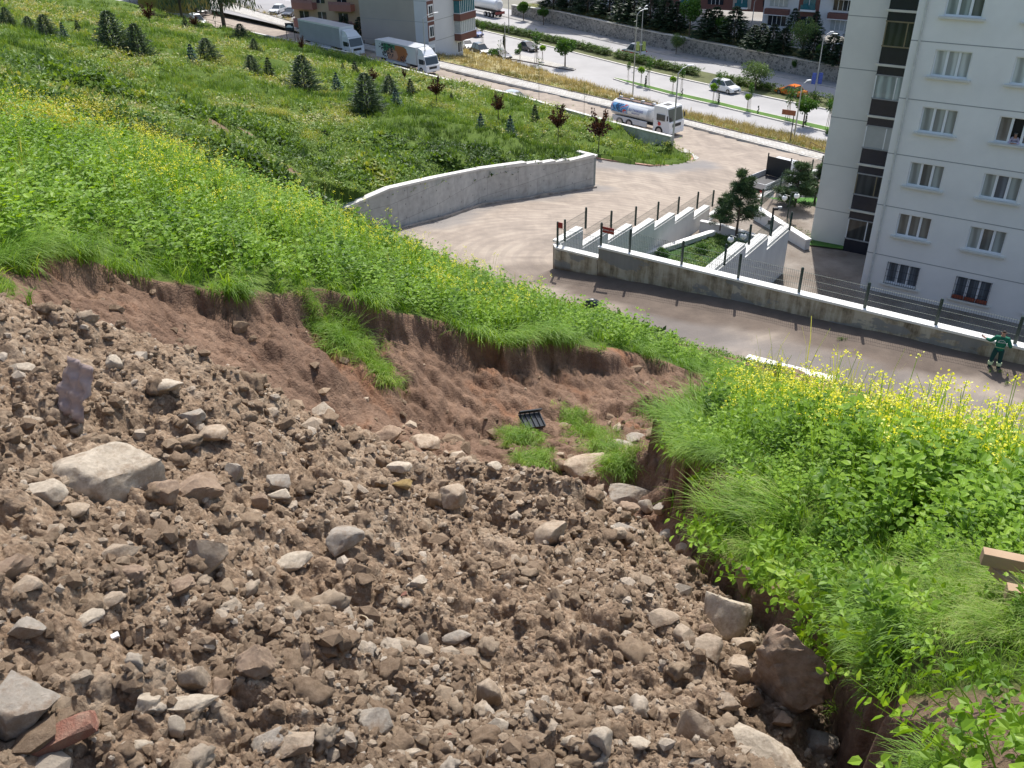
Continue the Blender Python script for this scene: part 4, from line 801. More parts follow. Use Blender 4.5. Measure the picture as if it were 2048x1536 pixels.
ROCKS = [  # px centre x, y, width, height, tone, spin, label words
 (235, 937, 205, 140, 'pale', .5, 'largest pale flat-topped boulder lying on the rubble, far left'),
 (100, 990, 75, 62, 'pale', 0, 'pale block just left of the largest flat-topped boulder'),
 (405, 975, 115, 85, 'brown', 1, 'earth-crusted brown boulder right of the largest flat-topped boulder'),
 (330, 975, 60, 60, 'brown', 2, 'brown stone wedged between the two biggest boulders on the left'),
 (332, 778, 70, 42, 'pale', 0, 'pale stone up the rubble above the largest boulder'),
 (395, 838, 60, 34, 'grey', 1, 'grey flat stone above the earth-crusted brown boulder'),
 (420, 868, 72, 52, 'tan', 2, 'tan stone tucked under the grey flat stone'),
 (555, 958, 50, 40, 'grey', 0, 'rounded grey stone in the middle left of the rubble'),
 (563, 990, 50, 34, 'pale', 0, 'small pale stone directly below the rounded grey stone'),
 (528, 1008, 38, 48, 'brown', 0, 'brown upright stone left of the small pale stone'),
 (475, 945, 46, 48, 'grey', 1, 'pointed grey stone right of the earth-crusted brown boulder'),
 (645, 820, 50, 46, 'pale', 0, 'pale two-lobed stone on the crest of the rubble'),
 (770, 868, 82, 58, 'brown', 0, 'dark earthy clod standing on the crest of the rubble'),
 (850, 885, 70, 50, 'tan', 3, 'tan stone on the crest right of the dark clod'),
 (795, 940, 62, 36, 'pale', 0, 'pale flat stone above the ochre stone'),
 (810, 970, 50, 30, 'ochre', 0, 'ochre brown stone under a pale flat stone'),
 (908, 995, 58, 50, 'tan', 1, 'tan cracked stone right of the ochre stone'),
 (685, 1090, 98, 76, 'grey', 0, 'big grey weathered stone in the centre of the rubble'),
 (588, 1130, 96, 44, 'pale', .3, 'long whitish stone left of the big grey weathered stone'),
 (425, 1108, 82, 92, 'tan', 1, 'tall earth-smeared tan stone left of the long whitish stone'),
 (235, 1098, 76, 52, 'tan', 0, 'tan stone with dark underside below the largest boulder'),
 (266, 1146, 62, 60, 'brown', 0, 'round brown stone below the tan stone with dark underside'),
 (362, 1168, 56, 40, 'brown', 0, 'small round brown stone right of another round brown stone'),
 (32, 1128, 66, 64, 'brown', 0, 'brown earthy stone at the left edge of the rubble'),
 (60, 1165, 60, 40, 'tan', 0, 'tan stone under the brown earthy stone at the left edge'),
 (150, 1030, 62, 36, 'tan', 0, 'flat tan stone in front of the largest boulder'),
 (45, 735, 56, 30, 'pale', 0, 'pale stone near the top of the rubble at the left edge'),
 (232, 724, 32, 34, 'pale', 0, 'small upright white stone high on the left of the rubble'),
 (66, 1275, 58, 46, 'grey', 0, 'angular grey-white stone low on the left side'),
 (172, 1242, 70, 32, 'pale', .2, 'flat white stone beside a brown clod low on the left'),
 (228, 1218, 56, 30, 'tan', 0, 'tan stone touching the flat white stone'),
 (45, 1400, 122, 125, 'grey', 0, 'large grey boulder at the lower left edge'),
 (305, 1402, 56, 52, 'pale', 0, 'pale stone near the bottom left of the long pale slab'),
 (385, 1412, 105, 42, 'pale', 0, 'long pale slab half buried low on the left'),
 (512, 1330, 90, 84, 'brown', 0, 'large dark brown stone low in the left centre'),
 (612, 1325, 60, 84, 'brown', 2, 'leaning brown stone right of the large dark brown stone'),
 (437, 1375, 52, 46, 'brown', 1, 'reddish brown stone below left of the large dark brown stone'),
 (390, 1350, 60, 80, 'tan', 0, 'crusted tan clod left of the large dark brown stone'),
 (600, 1502, 96, 62, 'tan', .5, 'smooth tan stone cut by the bottom edge'),
 (545, 1480, 76, 44, 'grey', 0, 'grey stone left of the smooth tan stone at the bottom edge'),
 (747, 1432, 78, 74, 'grey', 0, 'round pitted stone low in the centre'),
 (975, 1392, 56, 74, 'tan', 0, 'tan pitted stone low right of the centre'),
 (1000, 1452, 50, 44, 'pale', 0, 'pale stone under the tan pitted stone'),
 (820, 1505, 58, 42, 'pale', 0, 'white stone near the bottom edge in the centre'),
 (665, 1465, 34, 30, 'grey', 0, 'small grey wedge stone left of the round pitted stone'),
 (285, 1492, 66, 46, 'pale', 0, 'pale stones pair near the bottom left corner'),
 (355, 1465, 40, 46, 'pale', 0, 'pale pointed stone near the bottom left'),
 (920, 1266, 70, 36, 'grey', 0, 'flat grey stone right of the centre of the rubble'),
 (845, 1286, 28, 40, 'pale', 0, 'small pale upright stone left of the flat grey stone'),
 (838, 1168, 38, 42, 'pale', 0, 'pale pointed stone in the middle of the fine rubble'),
 (1170, 922, 92, 70, 'tan', 0, 'big tan stone at the far end of the rubble crest beside the slumped grass'),
 (1258, 988, 115, 58, 'grey', .3, 'long grey boulder perched at the edge of the gully'),
 (1257, 1023, 56, 42, 'brown', 0, 'dark stone in shade under the long grey boulder'),
 (1292, 1010, 34, 34, 'grey', 0, 'small grey stone under the right end of the long grey boulder'),
 (1318, 1017, 28, 30, 'grey', 2, 'small shaded stone at the gully wall'),
 (1105, 1066, 74, 76, 'tan', 0, 'tan stone standing in the rubble left of the gully'),
 (1245, 1052, 56, 26, 'grey', 0, 'grey stone at the gully mouth below the dark stone'),
 (1235, 1072, 48, 32, 'tan', 0, 'tan stone at the rim above the gully'),
 (1332, 1070, 46, 34, 'grey', 0, 'dusky stone in the bottom of the gully'),
 (1368, 1092, 34, 26, 'tan', 0, 'tan stone at the rubble edge below the gully'),
 (1442, 1225, 105, 112, 'pale', .2, 'pale square block leaning beside the hole in the bank'),
 (1482, 1200, 44, 76, 'brown', 0, 'brown slab behind the pale square block'),
 (1322, 1232, 72, 46, 'tan', 0, 'arched tan stone left of the pale square block'),
 (1365, 1270, 48, 46, 'tan', 1, 'tan stone below the arched tan stone'),
 (1407, 1264, 36, 34, 'brown', 0, 'reddish stone between the pale square block and its neighbours'),
 (1420, 1294, 62, 50, 'tan', 2, 'lumpy tan stone under the pale square block'),
 (1473, 1335, 78, 82, 'tan', 0, 'tan boulder left of the biggest brown boulder'),
 (1492, 1285, 58, 60, 'tan', 1, 'tan stone between the pale block and the biggest brown boulder'),
 (1576, 1350, 142, 200, 'brown', .4, 'biggest earth-covered brown boulder beside the grassy bank'),
 (1455, 1402, 48, 38, 'tan', 0, 'small tan stone at the foot of the tan boulder'),
 (1500, 1403, 46, 56, 'brown', 0, 'jagged brown stone at the foot of the biggest boulder'),
 (1530, 1495, 195, 92, 'pale', 0, 'long pale boulder at the bottom edge on the right'),
 (1388, 1448, 70, 96, 'tan', .8, 'slanting tan slab left of the long pale boulder'),
 (1640, 1480, 60, 48, 'grey', 0, 'shaded grey stone in the hole right of the long pale boulder'),
 (1560, 1452, 40, 34, 'brown', 0, 'little brown stone on top of the long pale boulder'),
 (1202, 1485, 56, 66, 'pale', 0, 'pale stone near the bottom edge right of centre'),
 (1140, 1490, 40, 32, 'pale', 0, 'small white stone left of the pale stone at the bottom'),
 (1272, 1480, 52, 32, 'pale', 0, 'flat white stone right of the pale stone at the bottom'),
 (1272, 876, 46, 30, 'grey', 0, 'grey flat stone on the gully floor beyond the slumped grass'),
 (1300, 862, 34, 30, 'brown', 0, 'brown stone under the lip of the right bank'),
 (1243, 886, 46, 28, 'grey', 0, 'mauve-grey slab beside the slumped grass'),
 (1120, 935, 34, 34, 'brown', 0, 'brown stone left of the big tan stone at the crest end'),
 (985, 930, 40, 24, 'pale', 0, 'pale stone on the crest near the slumped turf'),
]
def add_rock(i, px, py, w, h, tone, sp, lab, grp):
    b = near_hit(px, min(py+h*.28, 1530)); dist = np.linalg.norm(b); k = dist/FPX; el = math.asin(-b[2]/dist); W_ = w*k; Hh = h*k
    dep = min(W_*.85, Hh*1.1); sz = max((Hh-dep*sin(el)*.75)/cos(el), .45*min(W_, Hh))*1.15
    sub = 5 if w > 120 else (4 if w > 45 else 3); V, F = rockV(sub, i*7+3, .95, .07 if tone != 'brown' else .15, 13, 2.4 if tone != 'brown' else 3.0)
    c, s = cos(sp), sin(sp); V = V*np.array([W_/2, dep/2, sz/2]); az = atan2(b[0], b[1]); ca, sa = cos(-az), sin(-az)
    tilt = (random.random()-.5)*.3; V = V@np.array([[cos(tilt), 0, sin(tilt)], [0, 1, 0], [-sin(tilt), 0, cos(tilt)]])
    V = np.stack([V[:, 0]*ca-V[:, 1]*sa, V[:, 0]*sa+V[:, 1]*ca, V[:, 2]], 1)
    o = npmesh('boulder' if w > 70 else 'stone', V, F, RM[tone], smooth_=True); o.location = Vector((b[0], b[1], b[2]+sz*.22)); tag(o, lab, 'rock', grp)
    try: o.data.set_sharp_from_angle(angle=radians(38))
    except Exception: pass
for i, r_ in enumerate(ROCKS): add_rock(i, *r_, 'stones on the landslide rubble')
# rubble: uncountable clods and gravel
def screen_pts(n, az0, az1, h0, h1):
    a = np.radians(RNG.uniform(az0, az1, n)); h = np.exp(RNG.uniform(math.log(h0), math.log(h1), n)); return h*np.sin(a), h*np.cos(a), h
CL = []
for k in range(8):
    V, F = rockV(3, 500+k, .8, .42, 7, 3.4); CL.append((V*np.array([1, .85, .7]), F, np.full(len(F), .5)))
CS = []
for k in range(6):
    V, F = rockV(1, 600+k, .8, .5, 5); CS.append((V*np.array([1, .85, .75]), F, np.full(len(F), .5)))
def rubblemat():
    B = NB('rubble_clods'); c = B.ramp(B.attr('rnd'), [(0, (.11, .07, .043)), (.4, (.245, .17, .11)), (.62, (.40, .30, .205)), (.78, (.60, .495, .375)), (1, (.70, .62, .51))]); c = B.mix(.45, c, B.ramp(B.noise(40, 6, .8), [(.3, (.135, .087, .053)), (.7, (.49, .375, .265))]))
    B.L(c, B.b.inputs['Base Color']); B.b.inputs['Roughness'].default_value = .95; B.b.inputs['Specular IOR Level'].default_value = .15; B.bump(B.noise(85, 7, .85), 1.0, .014); return B.m
MRUB = rubblemat()
def rubble(name, n, size, tm, az0, az1, h0, h1, sel, sig=.5, smooth_=True, prefer=0):
    x, y, h = screen_pts(n, az0, az1, h0, h1); z, so_, ru, d, t = nearz(x, y); k = sel(z, so_, ru, d, t, h); cl = fbm(x*2.2, y*2.2, 3, 91); k &= (cl > .36+.18*RNG.random(n)) | (RNG.random(n) < .35)
    x, y, z, h, ru = x[k], y[k], z[k], h[k], ru[k]
    S = np.clip(size*np.exp(RNG.normal(0, sig, len(x))), .006, .11)*(.6+.25*np.clip(h/3, .7, 2.5)); s3 = S[:, None]*RNG.uniform(.7, 1.2, (len(x), 3)); R = rots(RNG.uniform(0, 6.28, len(x)), RNG.uniform(0, .6, len(x)), RNG.uniform(0, 6.28, len(x)))
    ib = (RNG.random(len(x))**3)*.68-.20-(1-ru)*.15
    V, F, r = scatter(tm, np.stack([x, y, z+S*.15], 1), s3, R, ib=ib, jit=.3); return tag(npmesh(name, V, F, MRUB, rnd=r, smooth_=smooth_), kind='stuff')
onm = lambda z, so_, ru, d, t, h: ru > .5
rubble('rubble_lumps', 3400, .034, CL, -50, 30, 1.3, 7.2, onm, .45)
rubble('rubble_gravel', 46000, .0135, CS, -50, 30, 1.3, 7.2, onm, .5, False)
rubble('scar_clods', 5000, .03, CS, -50, 25, 3.5, 15, lambda z, so_, ru, d, t, h: (ru < .5) & (d > .3) & ((t > .75) | (RNG.random(len(z)) < .3)), .6, False)

# ---------------------------------------------------------------- vegetation
GREEN = leafmat('grass_leaf', [(0, (.05, .12, .012)), (.45, (.15, .29, .024)), (.75, (.26, .40, .05)), (1, (.46, .46, .2))], .45)
WEED = leafmat('broad_leaf', [(0, (.06, .14, .015)), (.45, (.19, .34, .024)), (.8, (.31, .47, .05)), (1, (.46, .56, .2))], .45)
FARV = leafmat('slope_herbs', [(0, (.045, .09, .018)), (.3, (.115, .205, .032)), (.55, (.20, .31, .06)), (.8, (.28, .32, .08)), (1, (.42, .40, .19))], .35)
YEL = leafmat('yellow_petals', [(0, (.82, .76, .05)), (.6, (.9, .88, .12)), (1, (.9, .88, .3))], .4)
DRY = leafmat('dry_grass', [(0, (.16, .15, .05)), (.5, (.36, .29, .14)), (1, (.55, .44, .26))], .25)
def blades(n, L, w, spread, droop, seed, nseg=4, diru=None):
    """tuft of curved blades; droop>1 bends over"""
    r = np.random.default_rng(seed); V = []; F = []; C_ = []
    for _ in range(n):
        a = r.uniform(0, 2*pi) if diru is None else r.normal(0, diru); l = L*r.uniform(.55, 1.15); b = np.array([r.normal(0, spread), r.normal(0, spread), 0]); lean = r.uniform(.05, .45); dr = droop*r.uniform(.6, 1.3); p = b.copy(); th = lean
        side = np.array([-sin(a), cos(a), 0]); k = len(V); ww = w*r.uniform(.7, 1.3)
        for i in range(nseg+1):
            f = i/nseg; q = ww*(1-f**2*.9)*.5; V += [p-side*q, p+side*q]
            if i < nseg: F.append((k+2*i, k+2*i+1, k+2*i+3, k+2*i+2)); C_.append(r.uniform(.3, .6)+.1*f)
            p = p+np.array([cos(a)*sin(th), sin(a)*sin(th), cos(th)])*l/nseg; th += dr/nseg
    return np.array(V), np.array(F), np.array(C_)
def leafquad(c, d, up, L, w):
    d = d/np.linalg.norm(d); s = np.cross(d, up); s /= max(np.linalg.norm(s), 1e-6); n = np.cross(s, d)
    return [c, c+d*L*.45+s*w*.5+n*L*.06, c+d*L, c+d*L*.45-s*w*.5+n*L*.06]
def weed(seed, H=.5, nl=22, L=.075, w=.055):
    r = np.random.default_rng(seed); V = []; F = []; C_ = []
    for st in range(r.integers(2, 4)):
        a0 = r.uniform(0, 6.28); ln = r.uniform(.05, .3); h = H*r.uniform(.7, 1.1); base = np.array([r.normal(0, .04), r.normal(0, .04), 0]); top = base+np.array([cos(a0)*ln*h, sin(a0)*ln*h, h]); k = len(V); s = np.array([.004, 0, 0]); V += [base-s, base+s, top+s*.3, top-s*.3]; F.append((k, k+1, k+2, k+3)); C_.append(.45)
        for i in range(nl//2):
            f = .18+.82*(i+1)/(nl//2); p = base+(top-base)*f; a = i*2.4+r.uniform(-.4, .4); d = np.array([cos(a), sin(a), r.uniform(-.15, .75)]); l = L*r.uniform(.7, 1.3)*(1.25-.6*f); k = len(V); p2 = p+d*.02
            d = d/np.linalg.norm(d); s_ = np.cross(d, [0, 0, 1.]); s_ /= max(np.linalg.norm(s_), 1e-6); u_ = np.cross(s_, d); ww = w*l/L*.5; V += [p2, p2+d*l*.22+s_*ww*.95+u_*l*.07, p2+d*l*.62+s_*ww*.8+u_*l*.07, p2+d*l-u_*l*.10, p2+d*l*.62-s_*ww*.8+u_*l*.07, p2+d*l*.22-s_*ww*.95+u_*l*.07]; F += [(k, k+1, k+2, k+3), (k, k+3, k+4, k+5)]; cc_ = r.uniform(.3, .75)*(.7+.3*f); C_ += [cc_, cc_-.05]
    return np.array(V), np.array(F), np.array(C_)
def mustard(seed, H=.7):
    r = np.random.default_rng(seed); VS = []; FS = []; CS_ = []; VF = []; FF = []; CF_ = []
    for st in range(r.integers(3, 6)):
        a0 = r.uniform(0, 6.28); ln = r.uniform(.05, .35); h = H*r.uniform(.65, 1.1); base = np.zeros(3); top = np.array([cos(a0)*ln*h, sin(a0)*ln*h, h]); k = len(VS); s = np.array([sin(a0), -cos(a0), 0])*.0035; VS += [base-s, base+s, top+s*.5, top-s*.5]; FS.append((k, k+1, k+2, k+3)); CS_.append(.5)
        for i in range(4):
            p = top*r.uniform(.2, .75); a = r.uniform(0, 6.28); k = len(VS); VS += leafquad(p, np.array([cos(a), sin(a), .4]), np.array([0, 0, 1.]), .06, .018); FS.append((k, k+1, k+2, k+3)); CS_.append(.55)
        for i in range(r.integers(6, 10)):
            p = top+r.normal(0, .014, 3)*[1, 1, 1.3]; k = len(VF); d = r.normal(size=3); d[2] = abs(d[2]); d /= np.linalg.norm(d); t1 = np.cross(d, [1, .2, .1]); t1 /= np.linalg.norm(t1); t2 = np.cross(d, t1); q = .0078
            VF += [p-t1*q, p+t2*q, p+t1*q, p-t2*q]; FF.append((k, k+1, k+2, k+3)); CF_.append(r.uniform(.3, .9))
    return (np.array(VS), np.array(FS), np.array(CS_)), (np.array(VF), np.array(FF), np.array(CF_))
def herb(seed, n=34, R=.5, L=.16, flat=.6):
    r = np.random.default_rng(seed); V = []; F = []; C_ = []
    for i in range(n):
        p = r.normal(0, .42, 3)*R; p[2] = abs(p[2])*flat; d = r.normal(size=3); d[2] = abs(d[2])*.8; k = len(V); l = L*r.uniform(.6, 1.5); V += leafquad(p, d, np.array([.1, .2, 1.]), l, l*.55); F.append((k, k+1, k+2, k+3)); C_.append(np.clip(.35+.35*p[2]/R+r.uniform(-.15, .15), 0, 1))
    return np.array(V), np.array(F), np.array(C_)
def inview(x, y, z, m=140):
    P = np.stack([x, y, z], 1); w = P@cF; u = 1024+FPX*(P@cR)/w; v = 768-FPX*(P@cU)/w; return (w > 0) & (u > -m) & (u < 2048+m) & (v > -m) & (v < 1536+m), u, v
def place(n, az0, az1, h0, h1, cond, top=0):
    x, y, h = screen_pts(n, az0, az1, h0, h1); z, so_, ru, d, t = nearz(x, y); ok, u, v = inview(x, y, z)
    if top: _, u2, v2 = inview(x, y, z+top); ok &= (u < 1420) | (v2 > 722+(u-1450)*.20+RNG.normal(0, 12, len(x))) | (h > 12)
    k = ok & inpoly(x, y, GP) & cond(x, y, h, d, ru); return x[k], y[k], z[k], h[k], d[k]
def upr(n, tmax=.25): return rots(RNG.uniform(0, 6.28, n), RNG.uniform(0, tmax, n), RNG.uniform(0, 6.28, n))
def emit(name, tm, x, y, z, S, R, mat, ib=None, jit=.3, kind='stuff', dz=0):
    V, F, r = scatter(tm, np.stack([x, y, z+dz], 1), S, R, ib=ib, jit=jit); return tag(npmesh(name, V, F, mat, rnd=r), kind=kind)
def lipfind(n, lo, hi, h0, h1):
    x, y, h = screen_pts(n, -50, 50, h0, h1); d0 = nearz(x, y)[3]; k = (d0 > lo) & (d0 < hi); x, y, h, d0 = x[k], y[k], h[k], d0[k]
    e = .15; ins = lambda X, Y: pdist(X, Y, SCAR[:31], False)*np.where(inpoly(X, Y, SCAR), 1, -1)
    gx = ins(x+e, y)-ins(x-e, y); gy = ins(x, y+e)-ins(x, y-e); return x, y, h, np.arctan2(gy, gx)
AZ = lambda x, y: np.degrees(np.arctan2(x, y))
TUFT = [blades(22, .26, .0065, .035, 1.5, 40+k, 4) for k in range(6)]
# turf close by
x, y, z, h, d = place(15500, -46, 50, 1.5, 27, lambda x, y, h, d, ru: (d < .05) & ~((AZ(x, y) > 27) & (h < 3.1) & (fbm(x*2.5, y*2.5, 3, 15)+(2.75-h)*.40 > .50)))
ib = (fbm(x*.8, y*.8, 3, 12)-.5)*.5-.05
emit('turf_grass', TUFT, x, y, z, RNG.uniform(.4, 1.2, len(x))*np.clip(.22+.088*h, .38, 1.6), upr(len(x), .75), GREEN, ib+(RNG.random(len(x))-.5)*.3)
# broad-leaved weeds
WE = [weed(60+k) for k in range(8)]
def wc(x, y, h, d, ru):
    n = fbm(x*.6, y*.6, 3, 21); return (d < -.18-.25*(n > .5)) & ((n+.25*RNG.random(len(x)) > .46) | (h > 8) | ((AZ(x, y) > 26) & (h > 3.5) & (RNG.random(len(x)) < .6))) & ~((h < 3.3) & (RNG.random(len(x)) < np.where(h < 2.8, .975, .75)))
x, y, z, h, d = place(15000, -46, 50, 1.8, 26, wc, .4)
emit('broadleaf_weeds', WE, x, y, z, RNG.uniform(.45, 1.15, len(x))*np.clip(h/4.6, .6, 1)*np.where(h > 8, 1.12, np.clip(-d*1.5, .45, 1.05)), upr(len(x), .3), WEED, (fbm(x*.5, y*.5, 3, 22)-.5)*.45, .4)
x, y, h, ga = lipfind(30000, -.30, .02, 1.7, 7); k = (AZ(x, y) > 5) & (RNG.random(len(x)) < min(1, 170/max(len(x), 1))*np.where(h < 2.8, .3, 1)); x, y, ga = x[k], y[k], ga[k]; z = nearz(x, y)[0]
emit('lip_weeds', WE, x, y, z, RNG.uniform(.35, .8, len(x)), rots(RNG.uniform(0, 6.28, len(x)), RNG.uniform(.3, 1.3, len(x)), ga+RNG.normal(0, .5, len(x))), WEED, None, .5)
x, y, z, h, d = place(2000, 24, 48, 2.8, 4.2, lambda x, y, h, d, ru: (d < -.1) & (RNG.random(len(x)) < .12) & (fbm(x*1.5, y*1.5, 2, 27) > .45))
emit('bank_weeds', WE, x, y, z, RNG.uniform(.3, .75, len(x)), upr(len(x), .7), WEED, None, .5)
# mustard in bloom
MU = [mustard(80+k) for k in range(6)]
def mc(x, y, h, d, ru):
    a = AZ(x, y); n = fbm(x*.5, y*.5, 3, 31); right = (a > 14) & (h > 4.6) & (h < 10.5) & (d < -.5) & (RNG.random(len(x)) < np.clip((h-4.4)/2.2+(a-25)/16, .04, 1)*.48)
    left = (a < 2) & (h > 11.5) & (h < 26) & (n > .46) & (RNG.random(len(x)) < .42); left2 = (a < -22) & (h > 8) & (h < 9.8) & (d < -.2) & (n > .5); return right | left | left2
x, y, z, h, d = place(19000, -46, 50, 3.5, 26, mc, .62); pk = RNG.integers(0, 6, len(x)); S = RNG.uniform(.75, 1.2, len(x)); R = upr(len(x), .25); P = np.stack([x, y, z], 1)
V, F, r = scatter([m[0] for m in MU], P, S, R, pick=pk); tag(npmesh('mustard_stems', V, F, WEED, rnd=r), kind='stuff')
V, F, r = scatter([m[1] for m in MU], P, S*np.where(h > 11, 1.0, 1.0), R, pick=pk); tag(npmesh('mustard_flowers', V, F, YEL, rnd=r), kind='stuff')
# grass hanging over the broken edge
HANG = [blades(26, .42, .006, .05, 2.6, 200+k, 6, .55) for k in range(6)]
x, y, h, ga = lipfind(60000, -.16, .03, 1.6, 15.5); z = HILL(x, y)+(fbm(x*.9, y*.9, 4, 9)-.47)*.22*np.clip(h/6, .4, 1)
k = RNG.random(len(x)) < np.clip(2600/len(x), 0, 1)*np.where((h < 4.2), .4, np.where(AZ(x, y) > 8, .8, 1)); dens = fbm(x*1.6, y*1.6, 2, 71) > .40; k &= dens; x, y, z, h, ga = x[k], y[k], z[k], h[k], ga[k]
S = RNG.uniform(.5, 1.25, len(x))*np.clip(.30+.10*h, .45, 1.35); R = rots(ga+RNG.normal(0, .35, len(x)))
emit('hanging_grass', HANG, x, y, z-.03, S, R, GREEN, (RNG.random(len(x))-.5)*.3-.02)
# long pale grass combed over the lip of the right bank
COMB = [blades(30, .38, .0045, .05, 1.9, 230+k, 5, .4) for k in range(5)]
def cc(x, y, h, d, ru): a = AZ(x, y); return (a > 8) & (h < 6.6) & (h > 2.75) & (d > -.8) & (d < -.08) & (fbm(x*1.6, y*1.6, 2, 33) > .44)
x, y, z, h, d = place(16000, 5, 50, 1.6, 7, cc); k = RNG.random(len(x)) < min(1, 420/max(len(x), 1)); x, y, z, h = x[k], y[k], z[k], h[k]
emit('combed_grass', COMB, x, y, z, RNG.uniform(.4, .85, len(x))*np.clip(h/4.5, .6, 1.2), rots(pi+.5+RNG.normal(0, .9, len(x)), RNG.uniform(0, .5, len(x)), np.full(len(x), pi)), GREEN, (RNG.random(len(x))-.5)*.3+.22)
x, y, h, ga = lipfind(40000, -.55, 0, 3.2, 5.2); k = (AZ(x, y) > 13) & (fbm(x*2, y*2, 2, 35) > .42) & (RNG.random(len(x)) < min(1, 420/max(len(x), 1))); x, y, ga = x[k], y[k], ga[k]
LONG = [blades(16, .55, .0055, .04, 1.5, 250+q, 6, .3) for q in range(4)]
emit('drooping_grass', LONG, x, y, HILL(x, y), RNG.uniform(.45, .95, len(x)), rots(ga+RNG.normal(0, .35, len(x)), np.full(len(x), .55), ga), GREEN, RNG.random(len(x))*.45-.1)
# slumped turf in the gully
def slump(name, lab, pts, n, L):
    P = []; A = []
    for px, py, r_ in pts:
        b = near_hit(px, py, 3, 14); k = np.linalg.norm(b)/FPX*r_; m = n//len(pts); P.append(b+np.stack([RNG.normal(0, k*.5, m), RNG.normal(0, k*.5, m), np.abs(RNG.normal(0, .05, m))], 1))
    P = np.concatenate(P); P[:, 2] = nearz(P[:, 0], P[:, 1])[0]+RNG.uniform(0, .10, len(P)); 
    V, F, r = scatter(HANG[:4]+TUFT[:2], P, RNG.uniform(.5, 1., len(P))*L, rots(RNG.normal(-pi/2-.3, .8, len(P)), RNG.uniform(0, .8, len(P)), np.full(len(P), -pi/2)), jit=.4, ib=RNG.random(len(P))*.25-.05); o = npmesh(name, V, F, GREEN, rnd=r)
    o.location = (0, 0, 0); return tag(o, lab, 'turf', 'slumped turf clumps in the landslide')
slump('turf_clump', 'round slumped clump of turf on the gully floor beside the black plastic', [(1040, 880, 40), (1070, 930, 40)], 130, .8)
slump('turf_clump', 'wide bright green slumped turf between the round clump and the right bank', [(1180, 870, 50), (1215, 900, 45), (1240, 940, 35), (1150, 850, 35)], 240, .8)
slump('turf_clump', 'torn strip of grass sliding down the middle of the brown scar', [(640, 655, 30), (690, 685, 34), (730, 710, 36), (760, 750, 28), (700, 665, 40)], 260, .9)
# stalks with ears above the right ridge
EAR = []
for k in range(4):
    r = np.random.default_rng(300+k); V = []; F = []; C_ = []
    for i in range(3):
        a = r.uniform(0, 6.28); p = np.zeros(3); th = .02; hh = r.uniform(.75, 1.05); s = np.array([-sin(a), cos(a), 0])
        for j in range(6):
            q = p+np.array([cos(a)*sin(th), sin(a)*sin(th), cos(th)])*hh/6; w = .0011 if j < 4 else (.0045 if j == 4 else .003); kk = len(V); V += [p-s*w, p+s*w, q+s*w*.8, q-s*w*.8]; F.append((kk, kk+1, kk+2, kk+3)); C_.append(.55 if j < 4 else .9); p = q; th += .09*(j > 2)*r.uniform(0, 4)
    EAR.append((np.array(V), np.array(F), np.array(C_)))
x, y, z, h, d = place(3000, 14, 44, 5.6, 8.8, lambda x, y, h, d, ru: (d < -.5) & (RNG.random(len(x)) < .018)); emit('grass_ears', EAR, x, y, z, RNG.uniform(.7, 1.25, len(x)), upr(len(x), .25), GREEN, np.full(len(x), .15))
x, y, z, h, d = place(900, -46, 5, 8.5, 19, lambda x, y, h, d, ru: (d < -.3) & (RNG.random(len(x)) < .12)); emit('grass_ears', EAR, x, y, z, RNG.uniform(.5, .9, len(x)), upr(len(x), .25), GREEN, np.full(len(x), .05))
# vegetation of the far slope
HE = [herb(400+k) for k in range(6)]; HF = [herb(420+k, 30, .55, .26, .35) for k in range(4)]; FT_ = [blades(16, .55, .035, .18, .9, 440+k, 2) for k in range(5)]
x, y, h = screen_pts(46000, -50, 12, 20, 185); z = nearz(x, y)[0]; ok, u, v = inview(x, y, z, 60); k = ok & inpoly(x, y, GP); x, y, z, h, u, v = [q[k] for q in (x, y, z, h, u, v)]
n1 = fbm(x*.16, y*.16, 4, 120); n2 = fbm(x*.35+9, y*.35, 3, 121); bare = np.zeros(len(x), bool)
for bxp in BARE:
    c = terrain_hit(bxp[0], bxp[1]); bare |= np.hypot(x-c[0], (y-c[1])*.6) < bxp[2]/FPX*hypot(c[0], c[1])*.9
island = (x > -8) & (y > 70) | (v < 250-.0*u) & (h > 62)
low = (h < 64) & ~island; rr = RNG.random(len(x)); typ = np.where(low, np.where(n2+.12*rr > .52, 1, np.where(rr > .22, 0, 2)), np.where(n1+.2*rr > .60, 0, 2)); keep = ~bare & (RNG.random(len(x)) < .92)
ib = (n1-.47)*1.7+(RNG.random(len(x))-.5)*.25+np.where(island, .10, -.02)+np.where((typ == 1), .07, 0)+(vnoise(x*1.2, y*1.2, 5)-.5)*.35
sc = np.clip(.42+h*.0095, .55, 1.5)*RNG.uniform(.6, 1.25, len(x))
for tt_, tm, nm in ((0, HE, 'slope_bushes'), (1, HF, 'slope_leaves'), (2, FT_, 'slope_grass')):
    k = keep & (typ == tt_); emit(nm, tm, x[k], y[k], z[k], sc[k]*(1 if tt_ < 2 else .95), upr(int(k.sum()), .4), FARV, ib[k], .3)
